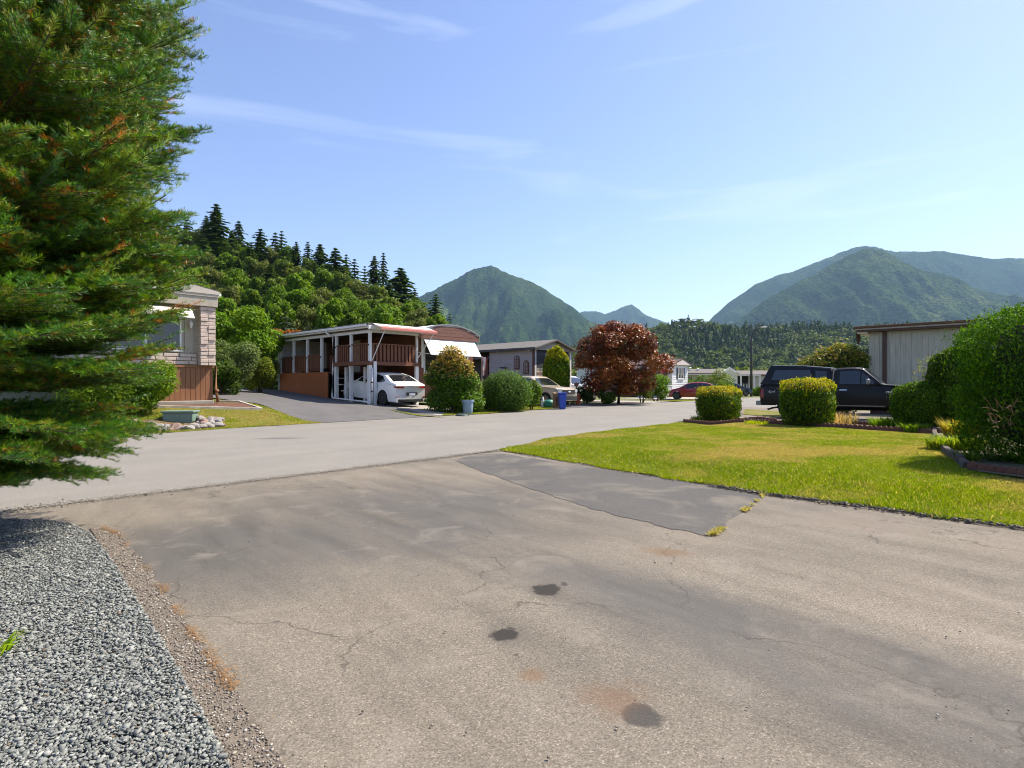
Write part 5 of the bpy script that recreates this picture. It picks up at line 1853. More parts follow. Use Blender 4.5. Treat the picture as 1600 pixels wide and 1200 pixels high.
sh.end_patch('number_plate', mk('plate', (0.75, 0.77, 0.82), (0.3, 0.35, 0.6), 18, 0.4), sed, False, -0.16, 0.16, 0.505, 0.60, 0.016)
MB().lathe([(0.0, -0.03), (0.055, -0.028), (0.06, -0.015), (0.045, 0.0)], 12, (0, 0, 0)).build('badge', M['blackplastic'], sed)
sed.children[-1].rotation_euler = (0, PI / 2, 0)
sed.children[-1].location = (-0.012, 0, 0.87)

# sand pickup, nose to the road
def pickup(name, label, x, y, rz, mat, scale, cut=False, grille=None, rimm=None):
    o = thing(name, label, 'pickup', (x, y, g(x, y) + 0.015), rz)
    o.scale = (scale, scale, scale)
    L_ = 5.2
    s = Shell(L_, 1.88, [(0, 1.12), (0.03, 1.18), (1.35, 1.18), (1.38, 1.66), (1.55, 1.74), (2.2, 1.76), (2.9, 1.72), (3.12, 1.62), (3.82, 1.16), (4.0, 1.13), (4.9, 1.06), (5.12, 0.98), (5.2, 0.84)],
              [(0, 1.14), (1.4, 1.16), (3.8, 1.10), (5.2, 0.9)], 0.30, (1.0, 4.18), 0.37, 0.44, 0.20, 1.74, (0.04, 0.12), 0.05)
    s.body(o, mat)
    for s_ in (-1, 1):
        s.side_patch('side_window', M['carglass'], o, [(1.50, 1.20, 1.58), (2.15, 1.19, 1.66)], s_)
        s.side_patch('side_window', M['carglass'], o, [(2.24, 1.19, 1.66), (2.9, 1.17, 1.61), (3.55, 1.16, 1.22)], s_)
        wheel_parts(o, 1.0, s_ * 0.82, 0.37, 0.24, s_, rimm or M['rim'], 8)
        wheel_parts(o, 4.18, s_ * 0.82, 0.37, 0.24, s_, rimm or M['rim'], 8)
        s.end_patch('headlamp', M['clear_lamp'], o, True, s_ * 0.62, s_ * 0.92, 0.80, 0.98, 0.012)
        s.side_patch('headlamp', M['clear_lamp'], o, [(4.82, 0.82, 0.96), (5.15, 0.80, 0.93)], s_, 0.01)
        s.end_patch('tail_lamp', M['red_lamp'], o, False, s_ * 0.80, s_ * 0.92, 0.72, 1.08, 0.012)
        mirror_arm(o, 3.3, s_ * 0.92, 1.22, s_, mat)
        s.side_patch('fender_vent', M['blackplastic'], o, [(3.62, 0.90, 1.05), (3.74, 0.93, 1.07)], s_, 0.01)
        s.side_patch('door_handle', M['blackplastic'], o, [(2.32, 1.0, 1.03), (2.52, 1.0, 1.03)], s_, 0.018)
        s.side_patch('door_seam', M['blackplastic'], o, [(2.195, 0.45, 1.14), (2.207, 0.45, 1.14)], s_, 0.003, 1)
        s.side_patch('sill_trim', M['blackplastic'], o, [(1.46, 0.31, 0.42), (3.72, 0.31, 0.42)], s_, 0.01)
    s.top_patch('windscreen', M['carglass'], o, 3.14, 3.80, 0.90, 0.95)
    s.top_patch('rear_window', M['carglass'], o, 1.352, 1.378, 0.8, 0.75, 0.01)
    s.end_patch('grille', M['blackplastic'], o, True, -0.60, 0.60, 0.70, 0.94, 0.014)
    s.end_patch('bumper', M['blackplastic'], o, True, -0.90, 0.90, 0.34, 0.56, 0.03)
    b_ = MB().lathe([(0.0, 0.0), (0.09, 0.0), (0.09, 0.015), (0.0, 0.02)], 16)
    bo = b_.build('badge', M['chrome'], o)
    bo.scale = (0.6, 1.3, 1)
    bo.rotation_euler = (0, PI / 2, 0)
    bo.location = (5.215, 0, 0.83)
    return o


# nose at px ~905; body runs back and left behind the round bush
Zp = 32.3
px_n = (902 - 800) / FPX * Zp
nx_, ny_ = px_n, Zp
org = (nx_ + NV[0] * 5.2 * 0.97 - U[0] * 0.75, ny_ + NV[1] * 5.2 * 0.97 - U[1] * 0.75)
pickup('sand_pickup', 'sand coloured pickup parked nose-out beside the round bush', org[0], org[1], HEAD_OUT, M['carbeige'], 0.97)
Zq = 41.5
wx = (936 - 800) / FPX * Zq
org = (wx + NV[0] * 5.2 - U[0] * 0.9, Zq + NV[1] * 5.2 - U[1] * 0.9)
pickup('white_pickup', 'white pickup half hidden behind the red maple', org[0], org[1], HEAD_OUT, M['carwhite'], 1.08)

# red car
def hatch(name, label, x, y, rz, mat):
    o = thing(name, label, 'car', (x, y, g(x, y) + 0.015), rz)
    s = Shell(4.3, 1.76, [(0, 0.80), (0.05, 0.98), (0.3, 1.08), (0.9, 1.36), (1.5, 1.44), (2.1, 1.43), (2.6, 1.33), (3.2, 0.98), (3.4, 0.93), (4.05, 0.76), (4.25, 0.62), (4.3, 0.50)],
              [(0, 0.92), (1.2, 0.95), (3.2, 0.88), (4.3, 0.55)], 0.20, (0.85, 3.45), 0.31, 0.36, 0.30, 1.44, (0.12, 0.28), 0.10)
    s.body(o, mat)
    for s_ in (-1, 1):
        s.side_patch('side_window', M['carglass'], o, [(0.75, 1.02, 1.15), (1.1, 1.0, 1.33), (1.7, 0.98, 1.37)], s_)
        s.side_patch('side_window', M['carglass'], o, [(1.78, 0.97, 1.37), (2.4, 0.95, 1.32), (3.0, 0.95, 1.02)], s_)
        wheel_parts(o, 0.85, s_ * 0.78, 0.31, 0.2, s_, M['darkrim'])
        wheel_parts(o, 3.45, s_ * 0.78, 0.31, 0.2, s_, M['darkrim'])
        s.end_patch('headlamp', M['clear_lamp'], o, True, s_ * 0.5, s_ * 0.8, 0.52, 0.62, 0.012)
        s.end_patch('tail_lamp', M['red_lamp'], o, False, s_ * 0.55, s_ * 0.8, 0.72, 0.88, 0.012)
        mirror_arm(o, 2.75, s_ * 0.86, 0.97, s_, mat)
    s.top_patch('windscreen', M['carglass'], o, 2.62, 3.18, 0.88, 0.94)
    s.top_patch('rear_window', M['carglass'], o, 0.35, 0.88, 0.9, 0.86)
    return o
Zr = 49.0
rx0 = (1046 - 800) / FPX * Zr
hd = math.radians(157)
hatch('red_car', 'red hatchback parked across the road in front of the far homes', rx0 - math.cos(hd) * 4.3 - 0.3, Zr - math.sin(hd) * 4.3 - 0.4, hd, M['carred'])
Zj = 60.0
hatch('dark_car', 'dark car half hidden behind the clipped cedar near the lamp post', (1178 - 800) / FPX * Zj - 4.3, Zj + 0.9, 0.0 - 0.1, M['carnavy'])

# black pickup with canopy on the right
hd = HEAD_OUT + math.radians(6)
fd = np.array([math.cos(hd), math.sin(hd)])
Zt = 22.2
rear = np.array([(1187 - 800) / FPX * Zt, Zt])
sd = np.array([-fd[1], fd[0]])
org = rear + sd * 0.98
tr = thing('black_pickup', 'old black regular cab pickup with canopy behind the clipped cedars', 'pickup', (org[0], org[1], g(*org) + 0.10), hd)
LT = 5.75
s = Shell(LT, 2.0, [(0, 1.22), (0.02, 1.30), (2.50, 1.30), (2.54, 1.83), (2.66, 1.90), (3.2, 1.92), (3.45, 1.88), (4.00, 1.32), (4.12, 1.29), (5.5, 1.22), (5.7, 1.16), (5.75, 1.05)],
          [(0, 1.26), (2.5, 1.27), (4.2, 1.25), (5.75, 1.1)], 0.50, (1.05, 4.62), 0.39, 0.47, 0.17, 1.9, (0.02, 0.06), 0.03)
s.body(tr, M['carblack'])
for s_ in (-1, 1):
    s.side_patch('side_window', M['carglass'], tr, [(2.72, 1.31, 1.78), (3.2, 1.31, 1.80), (3.36, 1.31, 1.77)], s_)
    s.side_patch('quarter_window', M['carglass'], tr, [(3.40, 1.31, 1.74), (3.78, 1.31, 1.42)], s_)
    wheel_parts(tr, 1.05, s_ * 0.85, 0.39, 0.26, s_, M['galv'], 6)
    wheel_parts(tr, 4.62, s_ * 0.85, 0.39, 0.26, s_, M['galv'], 6)
    s.end_patch('tail_lamp', M['red_lamp'], tr, False, s_ * 0.80, s_ * 0.99, 0.78, 1.14, 0.014)
    s.side_patch('tail_lamp', M['red_lamp'], tr, [(0.0, 0.78, 1.14), (0.13, 0.78, 1.14)], s_, 0.012)
    s.side_patch('sill_trim', M['galv'], tr, [(2.6, 0.52, 0.56), (4.1, 0.52, 0.56)], s_, 0.012)
    s.side_patch('door_handle', M['chrome'], tr, [(2.72, 1.09, 1.12), (2.95, 1.09, 1.12)], s_, 0.02)
    s.side_patch('door_seam', M['dark'], tr, [(2.605, 0.6, 1.26), (2.62, 0.6, 1.26)], s_, 0.003, 1)
    s.side_patch('door_seam', M['dark'], tr, [(4.02, 0.6, 1.24), (4.035, 0.6, 1.24)], s_, 0.003, 1)
    MB().box(3.55, 3.67, min(s_ * 1.0, s_ * 1.24), max(s_ * 1.0, s_ * 1.24), 1.30, 1.50).build('wing_mirror', M['galv'], tr, 0.05)
    s.end_patch('headlamp', M['clear_lamp'], tr, True, s_ * 0.62, s_ * 0.92, 0.9, 1.08, 0.012)
s.top_patch('windscreen', M['carglass'], tr, 3.47, 3.98, 0.92, 0.95)
s.end_patch('front_bumper', M['chrome'], tr, True, -0.98, 0.98, 0.52, 0.72, 0.08, 0.1)
s.end_patch('rear_bumper', M['galv'], tr, False, -0.95, 0.95, 0.50, 0.66, 0.16, 0.18)
s.end_patch('grille', M['blackplastic'], tr, True, -0.6, 0.6, 0.8, 1.08, 0.014)
MB().box(0.5, 5.2, -0.35, 0.35, 0.36, 0.52).build('chassis', M['dark'], tr)
MB().tube([(0.75, -0.75, 0.45), (0.45, -0.80, 0.40), (0.25, -0.82, 0.33)], 0.035, 8).build('exhaust', M['rubber'], tr)
# canopy
def ring(x, zt_, wb, wt):
    return [(x, wb, 1.31), (x, wb * 0.99, 1.40), (x, wt + 0.03, zt_ - 0.09), (x, wt - 0.03, zt_ - 0.02), (x, wt * 0.6, zt_), (x, 0, zt_ + 0.012), (x, -wt * 0.6, zt_), (x, -wt + 0.03, zt_ - 0.02), (x, -wt - 0.03, zt_ - 0.09), (x, -wb * 0.99, 1.40), (x, -wb, 1.31)]
cm = MB()
sts = [(0.02, 1.33), (0.10, 1.50), (0.20, 1.72), (0.32, 1.99), (0.40, 2.05), (1.5, 2.02), (2.42, 1.93), (2.47, 1.88)]
rg = []
for x, zt_ in sts:
    r_ = ring(x, max(zt_, 1.42), 0.985, 0.985 - 0.17 * max(0, (zt_ - 1.32) / 0.7))
    if zt_ < 1.42:
        r_ = [(p[0], p[1], min(p[2], zt_)) for p in r_]
    rg.append(r_)
for r_ in rg:
    cm.v += r_
m_ = len(rg[0])
for i in range(len(rg) - 1):
    for j in range(m_ - 1):
        cm.f.append((i * m_ + j, i * m_ + j + 1, (i + 1) * m_ + j + 1, (i + 1) * m_ + j))
cm.f.append(tuple(range((len(rg) - 1) * m_, len(rg) * m_)))
co_ = cm.build('canopy', M['carblack'], tr, smooth=True)
co_.data.set_sharp_from_angle(angle=math.radians(28))
for s_ in (-1, 1):
    y1_, y2_ = s_ * 0.972, s_ * 0.872
    MB().add([(0.42, y1_ + s_ * .004, 1.47), (1.85, y1_ + s_ * .004, 1.47), (1.75, y2_ + s_ * .02, 1.84), (0.55, y2_ + s_ * .02, 1.86)], [(0, 1, 2, 3)]).build('canopy_window', M['carglass'], co_)
    MB().add([(1.95, y1_ + s_ * .004, 1.47), (2.34, y1_ + s_ * .004, 1.47), (2.30, y2_ + s_ * .025, 1.78), (1.93, y2_ + s_ * .02, 1.82)], [(0, 1, 2, 3)]).build('canopy_window', M['carglass'], co_)
MB().tube([(2.50, -0.98, 1.36), (2.53, -0.90, 1.80), (2.58, -0.86, 1.86)], 0.018, 6).build('canopy_seal', M['timber'], tr)
wm = mk('faded_white_print', (0.62, 0.60, 0.56), None, 20, 0.6)
text_mesh('4x4', 0.17, wm, tr, (0.42, -1.003, 1.02), (PI / 2, 0, 0), 'lettering', 0.002, 0.35)
text_mesh('F250', 0.10, M['chrome'], tr, (4.22, -0.995, 1.03), (PI / 2, 0, 0), 'lettering', 0.003, 0.0)

# ------------------------------------------------------------------ shrubs, hedges, small trees
def shrub(name, label, cat, x, y, shapes, n, size, pal, weights=None, stems=5, group=None, z=None, aspect=0.65, squash=0.9, core=True, mat='leaf', shell=0.7, top=None):
    """shapes: lumps (dx,dy,dz,r)"""
    o = thing(name, label, cat, (x, y, g(x, y) if z is None else z), 0, group)
    c = [q[:3] for q in shapes]
    r = [q[3] for q in shapes]
    V, F_, col = clump_cloud(c, r, n, size, pal, weights, aspect, shell, 0.5, 0.2, squash)
    if top is not None:
        zc = V[:, 2].reshape(-1, 4).mean(1)
        sel = (zc > top[0]) & (rng.random(len(zc)) < top[2] * np.clip((zc - top[0]) / top[3], 0, 1))
        cc = pick_cols(int(sel.sum()), top[1], None, 0.2)
        col.reshape(-1, 4, 3)[sel] = cc[:, None, :]
    link('foliage', np_mesh('foliage', V, F_, col), M[mat], o)
    mb = MB()
    H_ = max(q[2] for q in shapes)
    for k in range(stems):
        q = shapes[k % len(shapes)]
        a_ = 2.4 * k
        mb.tube([(0.06 * math.cos(a_), 0.06 * math.sin(a_), -0.1), (q[0] * 0.5 + 0.1 * math.cos(a_), q[1] * 0.5, q[2] * 0.5), (q[0], q[1], q[2])], [0.03, 0.022, 0.008], 5)
    mb.build('stems', M['bark'], o, smooth=True)
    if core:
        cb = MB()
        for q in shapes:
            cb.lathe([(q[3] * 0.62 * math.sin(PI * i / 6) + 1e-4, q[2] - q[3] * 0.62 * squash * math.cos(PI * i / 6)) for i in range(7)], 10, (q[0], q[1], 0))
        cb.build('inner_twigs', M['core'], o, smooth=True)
    return o


def lumps(n, rx, ry, z0, z1, r, seed=0):
    out = []
    for _ in range(n):
        a_ = rng.uniform(0, 2 * PI)
        k = math.sqrt(rng.random())
        out.append((math.cos(a_) * rx * k, math.sin(a_) * ry * k, rng.uniform(z0, z1), r * rng.uniform(0.75, 1.2)))
    return out


def gp(px, Z):
    return (px - 800) / FPX * Z, Z


def topz(py, Z, x, y):
    return EYE + (600 - py) / FPX * Z - g(x, y)


# clipped hedges as boxes with rounded edges
def clipped(name, label, x, y, rz, sx, sy, H, n, size, pal, toppal=None, rnd=0.35, group=None, cat='shrub', belly=0.0, lean=0.5):
    o = thing(name, label, cat, (x, y, g(x, y)), rz, group)
    d = unit(n * 2)
    d = d[(d[:, 2] > -0.95)][:n]
    n = len(d)
    pw_ = 1.0 / rnd * 0.9
    q = np.abs(d) ** (2 / (2 + pw_ * 2.2))
    q = np.sign(d) * q / np.max(np.abs(q), axis=1, keepdims=True)
    # superellipsoid surface
    ex = 2 + 4.0 * (1 - rnd)
    s_ = (np.abs(d) ** ex).sum(1) ** (-1 / ex)
    p = d * s_[:, None]
    bump_ = 1 + (fbm(p[:, 0] * sx * 2.2 + p[:, 2] * 3, p[:, 1] * sy * 2.2 + p[:, 2] * 2, 1.3, 5) - 0.5) * 0.30
    depth = 1 - rng.random(n) ** 2 * 0.16 + np.where(rng.random(n) < 0.035, 0.03 + 0.10 * rng.random(n) ** 2, 0)
    shr = 1 + belly * (1 - p[:, 2] ** 2) - np.where(p[:, 2] < -0.4, (-(p[:, 2] + 0.4)) * 0.16, 0)
    P_ = np.stack([p[:, 0] * sx * bump_ * depth * shr, p[:, 1] * sy * bump_ * depth * shr, (p[:, 2] * depth * (1 + (bump_ - 1) * 0.7) * 0.5 + 0.5) * H], 1)
    Nn = d + unit(n) * 0.9
    cols = pick_cols(n, pal, None, 0.22)
    if toppal is not None:
        f = np.clip((p[:, 2] - 0.45) / 0.35, 0, 1) * 0.8 + 0.05
        f = f * (0.5 + vnoise(P_[:, 0], P_[:, 1], 4, 2))
        sel = rng.random(n) < f
        cols[sel] = pick_cols(int(sel.sum()), toppal, None, 0.2)
    up_ = np.tile(np.array([0, 0, 1.0]), (n, 1)) + d * lean
    V, F_, c_ = leaves(P_, Nn, size * rng.uniform(0.6, 1.5, n), 0.42, cols, 0.3, up_)
    link('foliage', np_mesh('foliage', V, F_, c_), M['leaf'], o)
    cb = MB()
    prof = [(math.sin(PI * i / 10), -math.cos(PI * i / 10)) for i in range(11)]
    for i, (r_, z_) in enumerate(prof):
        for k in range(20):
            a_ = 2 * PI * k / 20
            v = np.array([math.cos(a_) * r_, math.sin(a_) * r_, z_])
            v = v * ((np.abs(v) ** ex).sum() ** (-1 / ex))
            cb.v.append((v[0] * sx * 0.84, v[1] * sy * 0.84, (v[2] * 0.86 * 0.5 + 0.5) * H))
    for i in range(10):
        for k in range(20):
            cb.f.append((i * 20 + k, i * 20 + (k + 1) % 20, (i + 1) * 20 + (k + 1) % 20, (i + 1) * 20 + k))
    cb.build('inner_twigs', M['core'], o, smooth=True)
    MB().tube([(0, 0, -0.15), (0, 0, H * 0.4)], [0.06, 0.04], 7).build('stem', M['bark'], o)
    return o


CEDAR = [(0.060, 0.115, 0.012), (0.085, 0.150, 0.013), (0.036, 0.075, 0.010), (0.12, 0.185, 0.016)]
CEDTOP = [(0.36, 0.31, 0.022), (0.26, 0.28, 0.02), (0.45, 0.35, 0.03)]
x, y = hit(1123, 661); y += 0.75
clipped('clipped_cedar', 'box-clipped yellow topped cedar shrub nearest the road', *gp(1123, y + .1), UA, 0.86, 0.72, 1.38, 15000, 0.068, CEDAR, CEDTOP, 0.30)
x, y = hit(1262, 668); y += 0.65
clipped('clipped_cedar', 'box-clipped yellow topped cedar shrub in front of the pickup bed', *gp(1262, y + .1), UA, 0.80, 0.72, 1.48, 15000, 0.068, CEDAR, CEDTOP, 0.30)
x, y = gp(1436, 16.6)
clipped('clipped_shrub', 'rounded green clipped shrub in front of the pickup nose', x, y, 0.3, 0.66, 0.62, topz(598, 16.6, x, y), 15000, 0.065, CEDAR + LIME[:1], None, 0.8)
x, y = gp(1492, 16.2)
clipped('dark_cedar', 'tall narrow dark cedar between the rounded shrub and the big hedge', x, y, 0.2, 0.60, 0.6, topz(546, 16.2, x, y), 17000, 0.07, [tuple(v * 0.8 for v in q) for q in CEDAR], None, 0.75)
x, y = gp(1728, 8.95)
x, y = x + 0.731 * 0.85, y - 0.682 * 0.85
clipped('cedar_hedge', 'big dense green cedar hedge at the right edge of the lawn', x, y, UA - PI / 2, 2.6, 1.16, 2.66, 210000, 0.042, [(0.050, 0.120, 0.012), (0.075, 0.160, 0.014), (0.030, 0.078, 0.011), (0.11, 0.20, 0.018)], None, 0.18, None, 'hedge')
# bare twigs showing in a gap of the hedge front
hedge = [o for o in C.objects if o.name.startswith('cedar_hedge')][0]
tw = MB()
inv = Matrix.Rotation(-hedge.rotation_euler.z, 3, 'Z')
for k in range(26):
    p0 = at(1560 + random.uniform(-10, 25), 640 + random.uniform(-8, 30), 8.1)
    p1 = p0 + Vector((random.uniform(-0.25, 0.05), random.uniform(-0.12, 0.02), random.uniform(-0.05, 0.22)))
    q0, q1 = inv @ (p0 - hedge.location), inv @ (p1 - hedge.location)
    tw.tube([q0, (q0 + q1) / 2 + Vector((0, 0, 0.02)), q1], [0.005, 0.004, 0.002], 4, False)
tw.build('bare_twigs', mk('dry_twig', (0.22, 0.12, 0.07), None, 8, 0.9), hedge, kind='stuff')
# shrubs beside the brown house
ORG = [(0.34, 0.21, 0.06), (0.30, 0.22, 0.055), (0.22, 0.21, 0.04), (0.40, 0.27, 0.11)]
x, y = gp(706, 25.0)
tzz = topz(537, 25, x, y)
shrub('orange_tipped_shrub', 'tall shrub with orange new leaves on top beside the white sedan', 'shrub', x, y, [(-0.55, 0, 0.55, 0.62), (0.55, 0, 0.62, 0.62), (0.0, 0.1, 0.9, 0.75), (-0.25, 0, 1.5, 0.62), (0.25, 0, 1.45, 0.6), (0.0, 0, tzz - 0.62, 0.6), (-0.80, 0, 1.55, 0.45), (0.72, 0, 1.45, 0.48), (0.50, 0, 1.95, 0.46), (-0.50, 0, 1.95, 0.46), (0.2, 0, 2.15, 0.42)], 16000, 0.10, [(0.07, 0.13, 0.018), (0.09, 0.16, 0.02), (0.055, 0.10, 0.016)], None, 6, None, None, 0.6, 0.95, True, 'leaf', 0.65, (1.45, ORG, 0.85, 0.55))
x, y = gp(727, 25.6)
shrub('green_shrub', 'variegated green shrub tucked right of the orange tipped shrub', 'shrub', x, y, [(0, 0, 0.5, 0.6), (0.25, 0, 0.85, 0.52), (-0.1, 0, 1.05, 0.5), (0.4, 0, 0.4, 0.45), (0.35, -.1, 1.15, 0.42)], 8000, 0.095, [(0.075, 0.14, 0.02), (0.10, 0.17, 0.03), (0.17, 0.22, 0.07)], None, 5)
x, y = gp(790, 27.0)
tzz = topz(580, 27, x, y)
shrub('round_bush', 'large round clipped green bush on the grass verge', 'bush', x, y, [(0, 0, tzz * 0.5, tzz * 0.54), (-0.42, 0, tzz * 0.45, tzz * 0.46), (0.42, 0, tzz * 0.45, tzz * 0.46), (0, -0.3, tzz * 0.45, tzz * 0.45)], 16000, 0.085, [(0.075, 0.13, 0.025), (0.10, 0.165, 0.035), (0.05, 0.095, 0.02)], None, 5, None, None, 0.6, 0.95, True, 'leaf', 0.85)
x, y = gp(830, 28.6)
shrub('leafy_shrub', 'small loose shrub between the round bush and the sand pickup', 'shrub', x, y, [(0, 0, 0.55, 0.42), (0.2, 0, 0.95, 0.36), (-0.25, 0, 0.9, 0.4), (0.1, 0, 1.2, 0.3)], 4200, 0.10, GREENS, None, 5, None, None, 0.6, 0.95, False)
x, y = gp(759, 27.6)
shrub('pink_flower_shrub', 'small dull pink flowering shrub between the two large bushes', 'shrub', x, y, [(0, 0, 0.5, 0.4), (0.1, 0, 0.95, 0.35)], 2600, 0.09, [(0.16, 0.10, 0.07), (0.10, 0.10, 0.04), (0.25, 0.13, 0.12)], None, 4, None, None, 0.6, 0.95, False)
# yellow-green columnar cedar
x, y = gp(869, 35.3)
tzz = topz(543, 35.3, x, y)
clipped('columnar_cedar', 'yellow green cone shaped cedar in front of the grey home', x, y, 0, 0.78, 0.75, tzz, 15000, 0.13, CEDAR + [(0.12, 0.17, 0.02)], CEDTOP + [(0.22, 0.26, 0.03)], 0.95, None, 'cedar', 0.05, 0.6)
# red maple
x, y = gp(966, 36.5)
mp_ = thing('red_maple', 'wide red leaved maple tree in the bed by the road', 'maple tree', (x, y, g(x, y)), 0)
RED = [(0.12, 0.031, 0.013), (0.16, 0.048, 0.016), (0.070, 0.022, 0.012), (0.26, 0.098, 0.028), (0.21, 0.038, 0.024), (0.20, 0.075, 0.02), (0.09, 0.06, 0.018)]
cs, rs = [], []
for k in range(115):
    f = rng.random()
    zc = 1.0 + f * 3.95
    rad = 3.05 * math.sin(PI * (0.16 + 0.72 * f)) ** 0.8 * math.sqrt(rng.random())
    a_ = rng.uniform(0, 2 * PI)
    cs.append((math.cos(a_) * rad, math.sin(a_) * rad, zc))
    rs.append(rng.uniform(0.45, 0.75))
V, F_, col = clump_cloud(cs, rs, 26000, 0.16, RED, None, 0.7, 0.5, 0.8, 0.25, 0.72)
link('crown', np_mesh('crown', V, F_, col), leafmat('maple_leaf', 0.5, 0.15, 0.35), mp_)
link('trunk', trunk_mesh('trunk', 0.13, 3.2, cs[:22]), M['bark'], mp_)
# bushes between the left home and the brown home
x, y = gp(372, 30.0)
shrub('bright_green_tree', 'bright green large leaved small tree right of the beige mobile home', 'tree', x, y, lumps(16, 1.9, 1.2, 1.6, 3.5, 0.75), 17000, 0.17, LIME, None, 7, None, None, 0.7, 0.9, False)
x, y = gp(368, 26.0)
shrub('grey_green_shrub', 'tall loose grey green shrub beside the beige mobile home corner', 'shrub', x, y, lumps(15, 1.0, 0.8, 0.4, 2.0, 0.48), 13000, 0.11, [(0.085, 0.125, 0.038), (0.11, 0.15, 0.05), (0.065, 0.10, 0.03), (0.15, 0.18, 0.08)], None, 7, None, None, 0.45, 0.95, False)
x, y = gp(404, 27.5)
shrub('yellow_green_shrub', 'small yellow green shrub at the head of the side driveway', 'shrub', x, y, lumps(10, 0.55, 0.5, 0.3, 1.4, 0.36), 6500, 0.10, [(0.13, 0.16, 0.025), (0.19, 0.20, 0.03), (0.08, 0.11, 0.02)], None, 6, None, None, 0.5, 0.95, False)
x, y = gp(347, 24.5)
shrub('dark_green_shrub', 'low dark green shrub against the drain pipe of the beige home', 'shrub', x, y, lumps(9, 0.5, 0.5, 0.3, 1.2, 0.38), 6000, 0.09, GREENS + DARKG, None, 5, None, None, 0.55, 0.95, False)
x, y = gp(424, 31.5)
shrub('thin_shrub', 'thin sparse shrub against the white porch end', 'shrub', x, y, lumps(7, 0.5, 0.5, 0.6, 1.9, 0.34), 2600, 0.10, GREENS + OLIVE, None, 6, None, None, 0.5, 0.95, False)
x, y = gp(440, 44.0)
shrub('copper_maple', 'small copper leaved tree showing above the brown house roof', 'tree', x, y, lumps(9, 1.6, 1.0, 3.9, 4.8, 0.55), 5000, 0.17, [(0.24, 0.085, 0.03), (0.18, 0.06, 0.025), (0.28, 0.12, 0.04)], None, 6, None, None, 0.6, 0.8, False)
x, y = gp(447, 50.0)
me = conifer_mesh('crown', 7.6, 2.6, 16, [(0.06, 0.085, 0.045), (0.08, 0.105, 0.06), (0.045, 0.065, 0.035)], 10, 0.1, 0.2, 0.05, 5, 0.8)
tree('young_spruce', 'young blue green spruce standing behind the copper leaved tree', 'spruce', x, y, g(x, y), [('trunk', MB().tube([(0, 0, -0.3), (0, 0, 7.4)], [0.12, 0.02], 6).mesh('trunk'), M['bark']), ('crown', me, M['leaf'])], 0.3)
# bush left of the beige home's skirting
x, y = gp(215, 17.4)
shrub('leafy_bush', 'fresh green leafy bush in front of the brown skirting', 'bush', x, y, lumps(15, 0.72, 0.6, 0.35, 1.35, 0.42), 11000, 0.085, LIME + GREENS, None, 7, None, None, 0.6, 0.95, False)
x, y = gp(150, 16.6)
shrub('leafy_bush', 'low green bush behind the fir by the rock bed', 'bush', x, y, lumps(10, 0.7, 0.6, 0.3, 0.9, 0.40), 6000, 0.085, LIME + GREENS, None, 7, None, None, 0.6, 0.95, False)
# rhododendron behind the truck
x, y = gp(1300, 26.5)
shrub('rhododendron', 'large yellow green rhododendron between the pickup and the weathered home', 'shrub', x, y, [(-1.7, 0.3, 1.5, 0.55), (-1.0, 0, 1.9, 0.75), (-0.3, 0, 2.25, 0.85), (0.35, 0, 2.5, 0.85), (0.9, 0, 2.35, 0.8), (0.9, 0, 1.4, 0.9), (0, 0, 1.3, 0.95), (-1.0, 0, 1.0, 0.8), (0.5, 0, 0.7, 0.8), (-0.3, 0, 0.6, 0.7)], 17000, 0.15, [(0.075, 0.11, 0.02), (0.055, 0.085, 0.018), (0.11, 0.14, 0.026)], None, 7, None, None, 0.5, 0.95, True, 'leaf', 0.65, (2.0, [(0.25, 0.23, 0.045), (0.20, 0.21, 0.04), (0.30, 0.19, 0.07)], 0.6, 0.6))
# maple bed shrubs, far garden shrubs
for (px, Z, rr, hh, lab, pal) in ((915, 36.0, 0.55, 0.95, 'dark low shrub in the maple bed beside the orange container', DARKG), (945, 35.8, 0.6, 0.75, 'dark low shrub under the left of the red maple', DARKG + GREENS),
                                  (895, 35.2, 0.35, 0.95, 'light green plant at the grey home driveway edge', LIME), (1003, 38.5, 0.65, 1.6, 'mixed green and red shrub right of the maple trunk', GREENS + RED[:2]),
                                  (1025, 44.0, 1.0, 2.3, 'light green shrub behind the red maple', LIME), (1083, 62.0, 1.5, 2.1, 'light green garden shrub beside the white home', LIME + GREENS),
                                  (1122, 60.0, 1.6, 3.0, 'tall loose garden shrub behind the nearest clipped cedar', GREENS + OLIVE), (1138, 58.0, 1.2, 1.7, 'leafy garden shrub in front of the white porch gable', GREENS),
                                  (1183, 62, 0.8, 0.9, 'yellow green clump right of the lamp post', LIME)):
    x, y = gp(px, Z)
    shrub('garden_shrub', lab, 'shrub', x, y, lumps(9, rr * 0.8, rr * 0.7, hh * 0.25, hh * 0.85, rr * 0.5), 2600, 0.16 if Z > 40 else 0.11, pal, None, 5, None, None, 0.6, 0.95, False)
